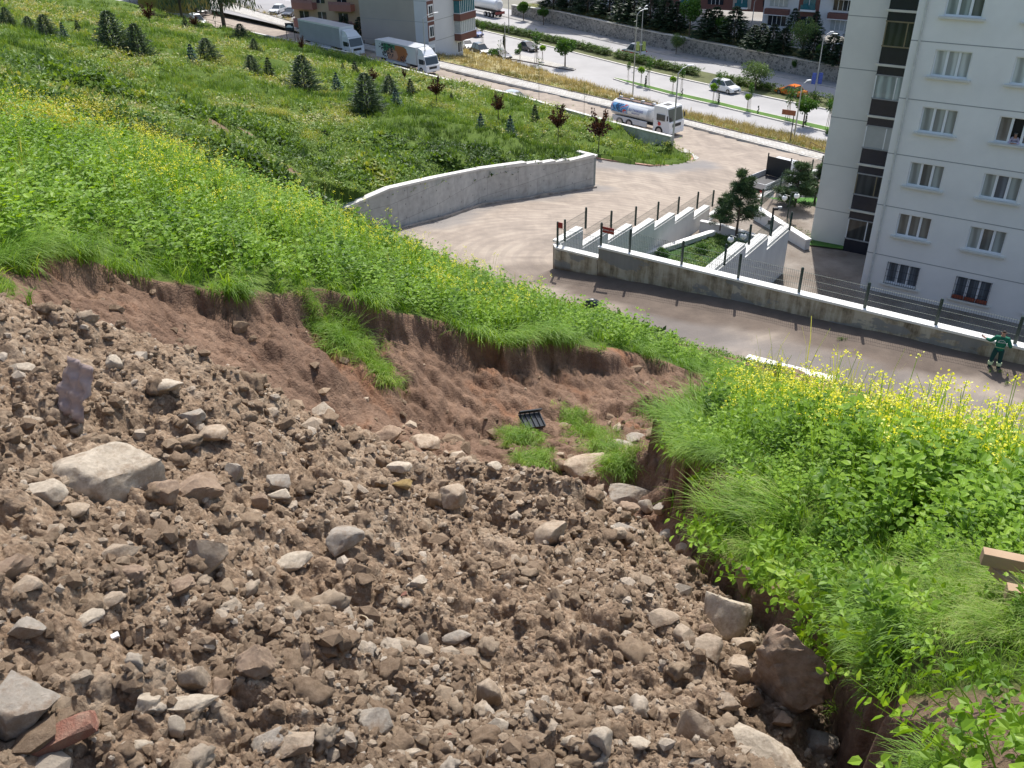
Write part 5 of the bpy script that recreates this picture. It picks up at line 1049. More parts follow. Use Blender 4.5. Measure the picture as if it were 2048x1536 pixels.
# yellow flowering patches on the slope
YP = [(565, 240, 26, 110), (470, 128, 44, 130), (440, 135, 30, 60), (335, 88, 26, 60), (60, 42, 26, 60), (75, 35, 20, 40), (245, 105, 14, 40), (660, 95+90, 26, 50), (850, 205, 30, 40), (620, 290, 24, 40), (190, 240, 40, 60), (960, 230, 30, 40), (100, 270, 60, 90), (680, 235, 30, 40), (330, 300, 60, 60)]
Px = []
for a, b, r_, n in YP:
    c = terrain_hit(a, b); k = hypot(c[0], c[1])/FPX*r_; q = np.stack([RNG.normal(c[0], k*.55, n), RNG.normal(c[1], k*1.1, n)], 1); Px.append(q)
Px = np.concatenate(Px); z = nearz(Px[:, 0], Px[:, 1])[0]; ok = inpoly(Px[:, 0], Px[:, 1], GP); Px = Px[ok]; z = z[ok]
YH = [herb(460+k, 40, .45, .05, .9) for k in range(4)]
emit('yellow_blossom', YH, Px[:, 0], Px[:, 1], z+.25, RNG.uniform(.6, 1.2, len(z)), upr(len(z)), leafmat('yellow_green_blossom', [(0, (.16, .20, .02)), (.5, (.42, .40, .03)), (1, (.65, .56, .06))], .3), None, .5)
# dry bank between the two roads, lawns, terrace
def fillquads(A, B_, n, tm, mat, name, s, ib0=0, jit=.5, cond=None):
    A = np.array(A); B_ = np.array(B_); L = np.linalg.norm(A[1:]-A[:-1], axis=1)/np.maximum(np.linalg.norm(A[1:, :2], axis=1), 1); L = L/L.sum(); i = RNG.choice(len(L), n, p=L); f = RNG.random(n)[:, None]; g = RNG.random(n)[:, None]
    P = (A[i]*(1-f)+A[i+1]*f)*(1-g)+(B_[i]*(1-f)+B_[i+1]*f)*g
    V, F, r = scatter(tm, P, RNG.uniform(.6, 1.2, n)*s, upr(n, .3), ib=(fbm(P[:, 0]*.15, P[:, 1]*.15, 3, 8)-.47)*1.5+ib0, jit=jit); return tag(npmesh(name, V, F, mat, rnd=r), kind='stuff')
fillquads([wf2[i] for i in sel], VF9, 4500, FT_, DRY, 'dry_bank_grass', 1.4, .05)
fillquads([wf2[i]+fn*.3 for i in sel], [wf2[i]*.8+np.array(VF9[i])*.2 for i in sel], 900, HE, FARV, 'bank_herbs', .8, .05)
fillquads(g2[:7], g1[:7], 700, FT_, FARV, 'island_grass', .35, .1)
fillquads([G[1], G[2], G[3]], [SD(-21.5, 41, -21.7), SD(-19, 41, -21.7), SD(-16, 41, -21.7)], 1500, [herb(480+k, 20, .25, .10, .5) for k in range(3)], FARV, 'garden_grass', .8, -.25)
fillquads(offs(TERR[1:7], .6), offs(TERR[1:7], 6.5), 2500, FT_, DRY, 'terrace_dry_grass', .7, -.2)
fillquads([C(1545, 445, z=-22.2), C(1622, 490, z=-22.1)], [C(1560, 400, z=-22.8), C(1660, 430, z=-22.8)], 500, [herb(480+k, 20, .25, .10, .5) for k in range(3)], FARV, 'tower_lawn_grass', .8, -.15)
fillquads([SD(-26, 29.9, -17.9), SD(-16, 29.9, -17.8), SD(-5, 29.9, -17.4)], [SD(-26, 27.5, -15.6), SD(-16, 27.5, -16), SD(-5, 27.5, -16)], 260, HE, FARV, 'roadside_herbs', .5, .1)
# hedge along the median
hm = [(a+b)/2 for a, b in zip(mn, mf)]
hb = []; hs = []
for i in range(2, len(hm)-2):
    a, b = hm[i], hm[i+1]; m = int(np.linalg.norm(b-a)/.22); f = np.linspace(0, 1, m)[:, None]; q = a*(1-f)+b*f; u, v, w = proj(q)
    gap = ((u > 1220) & (u < 1232)) | ((u > 1395) & (u < 1440)) | ((u > 1540) & (RNG.random(m) < .45)); hb.append(q[~gap]+[0, 0, .1]); 
hb = np.concatenate(hb); m_ = 7*len(hb); hb = np.repeat(hb, 7, 0)+np.stack([RNG.normal(0, .35, m_), RNG.normal(0, .45, m_), RNG.uniform(0, 1.0, m_)], 1)
V, F, r = scatter(HE, hb, RNG.uniform(.7, 1.1, len(hb)), upr(len(hb), .5), ib=np.full(len(hb), -.30), jit=.35); hd = npmesh('hedge', V, F, FARV, rnd=r)
tag(hd, 'long clipped dark green hedge along the boulevard median', 'hedge')

# ---------------------------------------------------------------- trees
BARK = M('bark', (.10, .075, .055), .9, .3, 6, bump=.4); BARK2 = M('pale_stake', (.34, .27, .19), .8, .2, 6, bump=.2)
CON = leafmat('conifer_needles', [(0, (.010, .022, .014)), (.5, (.025, .050, .028)), (1, (.06, .10, .05))], .12)
BLU = leafmat('blue_spruce_needles', [(0, (.025, .055, .055)), (.5, (.06, .12, .12)), (1, (.15, .24, .23))], .1)
CED = leafmat('cedar_needles', [(0, (.025, .045, .028)), (.5, (.07, .11, .065)), (1, (.15, .20, .12))], .15)
PIN = leafmat('pine_needles', [(0, (.02, .045, .02)), (.5, (.055, .105, .042)), (1, (.13, .20, .085))], .12)
PUR = leafmat('plum_leaf', [(0, (.025, .010, .010)), (.5, (.06, .022, .020)), (1, (.15, .06, .045))], .2)
BRD = leafmat('broadleaf_crown', [(0, (.02, .06, .012)), (.5, (.05, .13, .02)), (1, (.13, .25, .05))], .3)
LIM = leafmat('lime_crown', [(0, (.08, .18, .02)), (.5, (.16, .32, .03)), (1, (.3, .45, .08))], .35)
LIT = leafmat('feathery_crown', [(0, (.045, .085, .03)), (.5, (.10, .17, .055)), (1, (.2, .28, .11))], .3)
def quadsfrom(P, D, L, w, col):
    D = D/np.linalg.norm(D, axis=1)[:, None]; S = np.cross(D, RNG.normal(size=D.shape)); S /= np.linalg.norm(S, axis=1)[:, None]; L = np.asarray(L).reshape(-1, 1)*np.ones((len(P), 1)); w = np.asarray(w).reshape(-1, 1)*np.ones((len(P), 1))
    V = np.stack([P, P+D*L*.5+S*w*.5, P+D*L, P+D*L*.5-S*w*.5], 1).reshape(-1, 3); return V, np.arange(len(P)*4).reshape(-1, 4), col
def crown_conifer(n, r=.24, z0=.08, p=.85, L=.07, w=.018, wh=11, droop=0., seed=0):
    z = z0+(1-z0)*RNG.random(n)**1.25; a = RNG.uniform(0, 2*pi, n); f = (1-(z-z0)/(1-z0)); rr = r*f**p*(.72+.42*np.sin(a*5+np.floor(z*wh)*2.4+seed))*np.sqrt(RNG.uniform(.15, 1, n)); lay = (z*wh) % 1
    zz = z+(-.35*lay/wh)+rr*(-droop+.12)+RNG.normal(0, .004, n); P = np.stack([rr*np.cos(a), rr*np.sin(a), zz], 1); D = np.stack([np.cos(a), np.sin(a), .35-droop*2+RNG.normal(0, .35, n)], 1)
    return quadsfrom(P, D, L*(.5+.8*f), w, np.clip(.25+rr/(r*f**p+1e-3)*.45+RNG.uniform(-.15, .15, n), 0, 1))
def crown_ball(n, c, rad, m=14, L=.05, w=.035, seed=0, sq=(1, 1, 1), tight=.42):
    q = RNG.normal(size=(m, 3)); q /= np.linalg.norm(q, axis=1)[:, None]; q *= RNG.uniform(.35, .8, (m, 1)); i = RNG.integers(0, m, n); d = RNG.normal(size=(n, 3)); d /= np.linalg.norm(d, axis=1)[:, None]
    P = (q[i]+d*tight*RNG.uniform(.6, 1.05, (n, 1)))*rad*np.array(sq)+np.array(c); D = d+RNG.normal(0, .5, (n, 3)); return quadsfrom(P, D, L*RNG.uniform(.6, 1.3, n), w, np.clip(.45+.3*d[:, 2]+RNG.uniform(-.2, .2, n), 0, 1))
def limbs(pts, seg=6):
    bm = bmesh.new()
    for a, b, r0, r1 in pts: tube(bm, a, b, r0, r1, seg)
    return bm
def cat(*Q):
    V = []; F = []; C_ = []; o = 0
    for v, f, c in Q: V.append(v); F.append(f+o); C_.append(c); o += len(v)
    return np.concatenate(V), np.concatenate(F), np.concatenate(C_)
PROTO = {}
def proto(kind):
    if kind in PROTO: return PROTO[kind]
    base, var = kind[:3], ord(kind[-1])
    tr = [((0, 0, -.05), (0, 0, .9), .018, .004)]; mat = CON; tm = BARK
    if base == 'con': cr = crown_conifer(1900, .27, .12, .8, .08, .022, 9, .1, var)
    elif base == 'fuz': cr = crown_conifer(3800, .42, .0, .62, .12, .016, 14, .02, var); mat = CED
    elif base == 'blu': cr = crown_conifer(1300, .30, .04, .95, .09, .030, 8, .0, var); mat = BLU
    elif base == 'ced':
        P = np.concatenate([np.stack([np.cos(a)*r_, np.sin(a)*r_, z-.22*r_**1.5-RNG.random(60)*.10], 1) for z in np.linspace(.36, 1, 9) for a in RNG.uniform(0, 6.28, 9) for r_ in [np.linspace(.03, (.46*(1.15-z)+.10), 60)]]); P += RNG.normal(0, .018, P.shape); cr = quadsfrom(P, RNG.normal(0, .35, P.shape)+[0, 0, -1], .06, .014, RNG.uniform(.1, .9, len(P))); mat = CED
        tr = [((0, 0, -.02), (0, 0, .95), .028, .006), ((.02, 0, 0), (.07, .03, .6), .018, .008)]
    elif base == 'pin':
        Q = []; tr = [((0, 0, -.03), (0, 0, .92), .022, .006)]
        for z in np.linspace(.22, .97, 9):
            for a in RNG.uniform(0, 6.28, 5 if z < .85 else 3):
                l = (.36*(1.1-z)+.06)*RNG.uniform(.6, 1.1); e = np.array([cos(a)*l, sin(a)*l, z+.10*l+.04]); tr.append(((0, 0, z), tuple(e), .008, .003))
                for f in (.5, .75, 1): 
                    c = np.array([0, 0, z])*(1-f)+e*f; n = 70; d = RNG.normal(size=(n, 3)); d[:, 2] = d[:, 2]*.7+.5; Q.append(quadsfrom(np.repeat(c[None], n, 0)+RNG.normal(0, .016, (n, 3)), d, .09, .009, RNG.uniform(.1, .9, n)))
        cr = cat(*Q); mat = PIN
    elif base == 'plu':
        tr = [((0, 0, -.03), (0, 0, .5), .014, .011)]; Q = []; 
        for k in range(20):
            a = k*2.4; e = np.array([cos(a)*RNG.uniform(.10, .30), sin(a)*RNG.uniform(.10, .30), RNG.uniform(.55, 1.0)]); s_ = np.array([0, 0, RNG.uniform(.38, .5)]); tr.append((tuple(s_), tuple(e), .007, .002)); f = RNG.random((46, 1))**.8; Q.append(quadsfrom(s_+(e-s_)*f+RNG.normal(0, .022, (46, 3)), (e-s_)[None]*1.2+RNG.normal(0, .12, (46, 3)), .06, .032, RNG.uniform(.1, .9, 46)))
        cr = cat(*Q); mat = PUR
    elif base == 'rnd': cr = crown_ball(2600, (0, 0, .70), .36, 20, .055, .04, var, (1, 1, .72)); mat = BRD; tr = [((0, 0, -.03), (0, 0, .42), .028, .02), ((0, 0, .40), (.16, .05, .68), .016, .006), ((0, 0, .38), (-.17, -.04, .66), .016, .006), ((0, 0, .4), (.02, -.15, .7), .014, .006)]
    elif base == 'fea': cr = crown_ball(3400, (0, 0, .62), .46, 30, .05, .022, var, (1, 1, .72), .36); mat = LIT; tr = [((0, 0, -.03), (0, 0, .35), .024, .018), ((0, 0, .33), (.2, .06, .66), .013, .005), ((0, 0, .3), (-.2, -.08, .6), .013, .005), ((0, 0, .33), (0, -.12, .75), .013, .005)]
    elif base == 'lol': cr = crown_ball(700, (0, 0, .82), .19, 10, .07, .055, var, (1, 1, .95)); mat = LIM; tr = [((0, 0, -.03), (0, 0, .72), .012, .010)]
    elif base == 'sap': cr = crown_ball(260, (0, 0, .72), .24, 9, .06, .035, var, (.5, .5, 1.1), .5); mat = BRD; tr = [((0, 0, -.03), (0, 0, .98), .008, .004)]
    elif base == 'bar': cr = crown_ball(70, (0, 0, .78), .22, 7, .045, .02, var, (.45, .45, 1.0), .6); mat = LIT; tr = [((0, 0, -.03), (0, 0, 1.0), .006, .003), ((0, 0, .5), (.06, 0, .7), .003, .002)]
    elif base == 'col': cr = crown_ball(1500, (0, 0, .5), .5, 26, .05, .035, var, (.22, .22, 1), .3); mat = CON
    elif base == 'top': cr = cat(*[crown_ball(260, (.03*sin(k*2.5+var), .03*cos(k*2.5), .2+.2*k), .13-.012*k, 8, .05, .04, var) for k in range(5)]); mat = CON; tr = [((0, 0, -.03), (0, 0, .95), .02, .012)]
    elif base == 'spi': cr = cat(*[crown_ball(70, (.07*cos(k*.75), .07*sin(k*.75), .1+.06*k), .07, 6, .05, .04, var) for k in range(15)]); mat = CON; tr = [((0, 0, -.03), (0, 0, .95), .02, .012)]
    elif base == 'bus': cr = crown_ball(1200, (0, 0, .42), .52, 16, .10, .07, var, (1, 1, .75)); mat = BRD; tr = [((0, 0, -.03), (0, 0, .4), .03, .02)]
    c = npmesh('crown', cr[0], cr[1], mat, rnd=cr[2]); t = bmobj('trunk', limbs(tr), tm); stk = None
    if base in ('lol', 'sap'): stk = bmobj('stake', limbs([((.06, .02, -.02), (.02, .0, .6), .007, .007), ((-.07, -.02, -.02), (-.02, 0, .6), .007, .007)]), BARK2)
    PROTO[kind] = (c, t, stk)
    for o in PROTO[kind]:
        if o: COL.objects.unlink(o)
    return PROTO[kind]
def tree(name, kind, base, hgt, wid, lab, grp, cate='tree'):
    if kind[:3] == 'fuz': wid *= 1.2
    e = thing(name, lab, cate, base, RNG.uniform(0, 6.28), grp); e.scale = (hgt*wid, hgt*wid, hgt)
    for o in proto(kind):
        if o is None: continue
        c = o.copy(); COL.objects.link(c); c.parent = e
    return e
def hill_tree(name, kind, px, py, hp, wid, lab, grp, cate='tree', base=None):
    b = terrain_hit(px, py) if base is None else base; top = topz(px, py-hp, b); return tree(name, kind, (b[0], b[1], b[2]-.05), max(top-b[2], .3), wid, lab, grp, cate)
GS = 'young trees on the green slope'
for a in [
 ('cedar_tree', 'fuza', 232, 110, 92, .95, 'big dusky fuzzy cedar, left of the pair at the top of the slope'),
 ('cedar_tree', 'fuzb', 282, 122, 78, .9, 'dusky fuzzy cedar, right of the pair at the top of the slope'),
 ('cedar_tree', 'fuza', 95, 74, 48, 1.1, 'fuzzy green young cedar near the top left corner of the slope'),
 ('blue_spruce', 'blua', 130, 78, 36, 1, 'small bluish spruce right of the fuzzy cedar in the top left corner'),
 ('cedar_tree', 'fuzb', 60, 60, 30, 1.2, 'low grey-green young cedar at the far top left of the slope'),
 ('cedar_tree', 'fuza', 16, 48, 36, 1, 'young conifer cut by the left edge at the top of the slope'),
 ('cedar_tree', 'fuzb', 418, 130, 56, 1.15, 'dark spreading young cedar behind the blue spruce in the upper middle slope'),
 ('blue_spruce', 'blua', 388, 138, 54, 1.05, 'blue-grey spruce in front of a dark spreading cedar on the upper slope'),
 ('cedar_tree', 'fuza', 483, 78, 32, 1.2, 'round bushy young cedar beside the fence of the upper road'),
 ('conifer', 'conb', 372, 55, 26, 1, 'little conifer between the two plum trees by the upper fence'),
 ('cedar_tree', 'fuzb', 510, 104, 28, 1, 'small grey-green young cedar below the upper road fence'),
 ('conifer', 'cona', 540, 158, 46, 1.1, 'dark pointed young fir in the middle of the slope'),
 ('cedar_tree', 'fuza', 506, 150, 42, 1, 'drooping young cedar left of the dark pointed fir'),
 ('cedar_tree', 'fuzb', 610, 182, 74, 1.0, 'large dark fuzzy cedar below the first white truck'),
 ('blue_spruce', 'blub', 675, 184, 42, 1, 'slim blue spruce right of the large dark fuzzy cedar'),
 ('conifer', 'conb', 711, 152, 32, 1.2, 'small conifer below the gap between the two box trucks'),
 ('conifer', 'cona', 687, 148, 24, 1, 'smallest conifer under the cab of the first truck'),
 ('cedar_tree', 'fuza', 735, 222, 78, 1.0, 'largest dark fuzzy cedar in the middle of the slope'),
 ('cedar_tree', 'fuzb', 780, 192, 42, 1.1, 'grey-green young cedar right of the largest fuzzy cedar'),
 ('blue_spruce', 'blua', 793, 213, 40, 1.15, 'blue spruce in front of the grey-green cedar'),
 ('conifer', 'cona', 822, 191, 36, 1.2, 'dark conifer right of the blue spruce'),
 ('conifer', 'conb', 903, 205, 22, 1, 'tiny conifer right of the biggest plum on the slope'),
 ('blue_spruce', 'blub', 962, 268, 44, 1, 'blue spruce left of the path on the lower slope'),
 ('blue_spruce', 'blua', 1021, 280, 52, .9, 'tall blue spruce at the start of the path'),
 ('conifer', 'cona', 1070, 243, 36, 1, 'young fir between the plum trees on the traffic island'),
 ('conifer', 'conb', 158, 66, 30, 1, 'small dark conifer between the spruce and the cedar pair at the top'),
 ('conifer', 'cona', 652, 300-20, 22, 1.2, 'tiny dark conifer in the middle of the weedy slope'),
 ]: hill_tree(*a[:6], a[6], GS)
for a in [('plum_tree', 'plua', 303, 58, 55, 1, 'purple plum tree highest on the slope beside the upper fence'),
 ('plum_tree', 'plub', 392, 62, 32, 1.5, 'wide purple plum tree in front of the white van'),
 ('plum_tree', 'plub', 606, 112, 42, .7, 'narrow reddish plum below the long grey truck'),
 ('plum_tree', 'plua', 748, 178, 44, .9, 'small purple plum above the largest fuzzy cedar'),
 ('plum_tree', 'plub', 810, 168, 34, .6, 'thin plum sapling beside the mural truck'),
 ('plum_tree', 'plua', 874, 212, 60, .95, 'tall purple plum right of the mural truck'),
 ('plum_tree', 'plub', 997, 242, 56, 1.0, 'purple plum left of the silver car'),
 ('plum_tree', 'plua', 1116, 285, 76, .9, 'purple plum in the middle of the traffic island'),
 ('plum_tree', 'plub', 1197, 308, 90, 1.0, 'fullest purple plum beside the tank truck')]: hill_tree(*a[:6], a[6], 'purple plum trees on the slope')
def road_pt(px, py): return atz(px, py, -25.2+.12)
for a in [(1070, 172, 74, 'bare staked sapling on the slope edge left of the silver car'), (1168, 232, 70, 'bare staked sapling left of the tank truck'), (1003, 172, 95, 'thin bare sapling beside the upper road above the silver car'), (1078, 203, 92, 'thin bare sapling behind the silver car'), (1276, 252, 62, 'thin sapling standing in front of the tank'), (845, 140, 30, 'sapling sticking up before the mural truck cab'), (705, 95, 50, 'sapling in front of the white truck cab'), (637, 82, 42, 'sapling in front of the grey truck tarpaulin')]:
    hill_tree('sapling', 'bara', a[0], a[1], a[2], .8, a[3], 'thin saplings along the upper road')
# boulevard trees
def zb_tree(name, kind, px, py, hp, wid, lab, grp, cate='tree'): return hill_tree(name, kind, px, py, hp, wid, lab, grp, cate, base=atz(px, py, ZB+.12))
for a in [('street_tree', 'rnda', 1130, 133, 58, 1.05, 'round lush tree at the tip of the boulevard pavement'), ('street_tree', 'feaa', 1510, 180, 66, 1.1, 'biggest feathery tree standing in the boulevard median'), ('street_tree', 'rndb', 1606, 252, 66, 1.0, 'dark round tree on the green island near the tower'),
 ('street_tree', 'rnda', 1047, 41, 40, .95, 'bright tree at the left end of the stone wall'), ('street_tree', 'rndb', 1087, 50, 40, .9, 'second tree in front of the left part of the stone wall'), ('street_tree', 'feaa', 1352, 108, 46, .8, 'slender tree before the middle of the stone wall'), ('street_tree', 'feaa', 1464, 120, 26, .8, 'small shrub-like tree against the stone wall'), ('street_tree', 'rndb', 1588, 148, 34, .7, 'narrow tree against the stone wall behind the big feathery tree'),
 ('street_tree', 'sapa', 1073, 125, 66, 1.1, 'staked young tree left of the round lush tree'), ('street_tree', 'sapb', 1256, 162, 40, .8, 'bare staked young tree at the island tip'), ('street_tree', 'sapa', 1296, 172, 60, .9, 'staked young tree right of the first lollipop tree'), ('street_tree', 'sapb', 1362, 188, 58, .8, 'staked young tree behind the curved street lamp'), ('street_tree', 'sapa', 1434, 203, 62, .8, 'staked young tree beside the white off-roader'), ('street_tree', 'sapb', 1498, 222, 60, .7, 'staked young tree below the biggest feathery tree'), ('street_tree', 'sapa', 1575, 238, 66, 1.1, 'staked young tree in front of the orange taxi'), ('street_tree', 'sapb', 1655, 258, 62, 1.1, 'staked young tree at the corner of the tower'),
 ('street_tree', 'sapa', 1040, 118, 34, 1, 'little tree left of the dark hatchback'), ('street_tree', 'sapb', 965, 88, 46, 1.1, 'young tree between the balconies and the hedge')]: zb_tree(*a[:6], a[6], 'street trees along the boulevard')
for a in [(1085, 122, 32, 'lollipop tree beside the round lush tree'), (1282, 169, 36, 'lollipop tree at the left end of the green island'), (1345, 186, 34, 'lollipop tree left of the curved lamp'), (1426, 204, 38, 'lollipop tree in front of the white off-roader'), (1494, 221, 34, 'lollipop tree right of the white off-roader')]: zb_tree('lollipop_tree', 'lola', a[0], a[1], a[2], 1, a[3], 'lollipop trees on the green island')
for a in [('topa', 1291, 172, 20, 'ball topiary by the leftmost lollipop tree of the island'), ('spia', 1364, 190, 14, 'spiral topiary behind the curved lamp'), ('topb', 1437, 206, 19, 'ball topiary beside the white off-roader'), ('spib', 1516, 226, 16, 'spiral topiary below the biggest tree'), ('topa', 1611, 248, 20, 'ball topiary under the dark round tree')]: zb_tree('topiary', a[0], a[1], a[2], a[3], .9, a[4], 'clipped dark topiaries on the green island', 'shrub')
zb_tree('cypress', 'cola', 1009, 98, 34, .9, 'narrow dark columnar cypress beside the parked cars', None)
for a in [(1035, 108, 14, 'brownish low shrub right of the parked dark car'), (990, 116, 24, 'bushy green shrub between two parked dark cars'), (1656, 268, 14, 'bushy shrub at the foot of the staked tree by the tower')]: zb_tree('shrub', 'busa', a[0], a[1], a[2], 1.1, a[3], None, 'shrub')
# bushes by the peach building
for i, a in enumerate([(690, 70, 40), (722, 74, 42), (752, 76, 36), (778, 84, 34), (800, 88, 34), (812, 90, 30)]): hill_tree('evergreen_bush', 'con'+'ab'[i % 2], a[0], a[1], a[2], 2.0, ['dark bush hard against the long truck roof', 'dark bush beneath the pink balcony', 'dark bush under the barred window', 'dark bush left of the road sign', 'dark bush right of the road sign', 'dark bush at the corner of the tan wall'][i], 'dark bushes before the apartment blocks', 'shrub', base=C(a[0], a[1], z=-25.1))
hill_tree('cypress', 'cola', 770, 66, 44, .8, 'slim dark cypress between the peach and tan walls', None, 'tree', base=C(770, 66, z=-25.1))
for a in [('ceda', 366, 46, 190, .55, 'left drooping cedar towering over the white van'), ('cedb', 450, 62, 230, .75, 'forked drooping cedar in front of the upper road'), ('ceda', 640, 40, 200, .62, 'dark drooping cedar above the long grey truck'), ('cedb', 745, 30, 90, .4, 'thin drooping cedar before the peach building')]: hill_tree('cedar_tree', *a[:5], a[5], 'big drooping cedars on the upper road', base=C(a[1], a[2], z=-25.1))
# terrace trees
WTX = [p[0] for p in ST[1:]]; WTZ = tt[1:]
def terr_pt(px, py): return atz(px, py, float(np.interp(px, WTX, WTZ))-.1)
TL = [(1107, 20, 60, 'cona'), (1140, 24, 60, 'conb'), (1175, 31, 66, 'cona'), (1218, 38, 66, 'conb'), (1247, 47, 58, 'cona'), (1267, 50, 66, 'conb'), (1299, 58, 72, 'cona'), (1331, 63, 66, 'conb'), (1352, 66, 60, 'cona'), (1378, 75, 74, 'rnda'), (1412, 81, 60, 'cona'), (1428, 83, 66, 'conb'), (1441, 85, 56, 'rndb'), (1466, 89, 72, 'conb'), (1505, 100, 48, 'cona'), (1521, 103, 54, 'conb'), (1542, 107, 56, 'cona'), (1564, 111, 52, 'conb'), (1602, 118, 78, 'feab'), (1624, 121, 58, 'cona'), (1640, 126, 40, 'rndb'), (1660, 130, 62, 'conb'), (1676, 134, 50, 'cona')]
ORD = ['first', 'second', 'third', 'fourth', 'fifth', 'sixth', 'seventh', 'eighth', 'ninth', 'tenth', 'eleventh', 'twelfth', 'thirteenth', 'fourteenth', 'fifteenth', 'sixteenth', 'seventeenth', 'eighteenth', 'nineteenth', 'twentieth', 'twenty-first', 'twenty-second', 'twenty-third']
for i, (a, b, c, k) in enumerate(TL): hill_tree({'con': 'conifer', 'rnd': 'leafy_tree', 'fea': 'leafy_tree'}[k[:3]], k, a, b, c*1.1, 1.9 if k[:3] == 'con' else .8, '%s from the left in the row of %s above the stone wall' % (ORD[i], 'trees, a dark conifer' if k[:3] == 'con' else 'trees, a leafy one'), 'row of trees above the stone wall', base=terr_pt(a, b))
for a, b, c, l in [(1584, 72, 58, 'dark conifer standing alone before the white far block'), (1627, 76, 56, 'dark conifer leaning on the stair of the white far block'), (1180, 8, 40, 'dark conifer inside the far car park'), (1700, 88, 50, 'dark conifer half hidden behind the tower edge')]: hill_tree('conifer', 'conb', a, b, c, 1.4, l, None, base=C(a, b, z=-26.4))
hill_tree('leafy_tree', 'feab', 1318, 40, 70, .5, 'rusty brown tree behind the double street lamp', None, base=C(1318, 40, z=-26.5))
# yard pines
for a in [('pina', 1473, 466, 118, 1.0, -21.6, 'dense dark pine at the back of the sunken garden'), ('pinb', 1440, 458, 60, 1.1, -21.6, 'smaller pine left of the dense pine in the sunken garden'), ('pina', 1588, 424, 96, 1.3, -22.6, 'open pine with globe lamps in front beside the tower lawn'), ('pinb', 1628, 410, 80, 1.4, -22.8, 'pine touching the tower wall')]: hill_tree('pine_tree', a[0], a[1], a[2], a[3], a[4], a[6], 'pines in the apartment yard', base=C(a[1], a[2], z=a[5]))
hill_tree('shrub', 'busa', 1405, 505, 22, 1.2, 'small green shrub in the lawn of the sunken garden', None, 'shrub', base=C(1405, 505, z=-21.7)); hill_tree('shrub', 'busb', 1325, 512, 22, 1.2, 'leafy shrub at the narrow end of the sunken garden', None, 'shrub', base=C(1325, 512, z=-21.7))
# young pine at the left edge, sprouts on the right bank
b = near_hit(8, 330, 8, 30); tree('young_pine', 'barb', b, 2.0, .9, 'thin brownish young pine at the left edge of the near bank', None)
b = near_hit(1548, 800, 5, 12); tree('young_pine', 'pinb', b, .95, .35, 'green pine shoot rising behind the yellow flowers', None); b = near_hit(1968, 960, 4, 10); tree('young_pine', 'pina', b, .62, .3, 'brown pine shoot among leaves on the right bank', None)

# ---------------------------------------------------------------- vehicles
def paint(name, c, r=.3):
    if name in MATS: return MATS[name]
    B = NB(name); B.b.inputs['Base Color'].default_value = (*c, 1); B.b.inputs['Roughness'].default_value = r; B.b.inputs['Coat Weight'].default_value = .5; MATS[name] = B.m; return B.m
PW, PB_, PG, PO, PBL = paint('white_car_paint', (.72, .73, .74)), paint('black_car_paint', (.02, .022, .03)), paint('grey_car_paint', (.35, .38, .42)), paint('orange_car_paint', (.85, .20, .02)), paint('blue_car_paint', (.02, .07, .28))
CGL = paint('car_glass', (.03, .04, .045), .06); TYR = M('tyre_rubber', (.02, .02, .02), .85, bump=0); RIM = M('alloy_rim', (.4, .4, .42), .3, metal=.6, bump=0); HLT = paint('headlamp_glass', (.75, .78, .8), .1); TLT = paint('tail_lamp', (.4, .01, .01), .2); GRY = M('truck_grey_tarp', (.36, .365, .37), .7, .1, .6, bump=.1); CHS = M('chassis_black', (.025, .025, .028), .6, bump=0); MLG = M('light_grey_panel', (.56, .57, .58), .55, .06, 1, bump=0)
def wheel(parent, x, y, r, w=.22):
    bm = bmesh.new(); tube(bm, (0, -w/2, 0), (0, w/2, 0), r, r, 18); o = bmobj('wheel', bm, TYR, parent); o.location = (x, y, r)
    bm = bmesh.new(); tube(bm, (0, -w/2-.012, 0), (0, w/2+.012, 0), r*.6, r*.6, 12); bmobj('rim', bm, RIM, o); return o
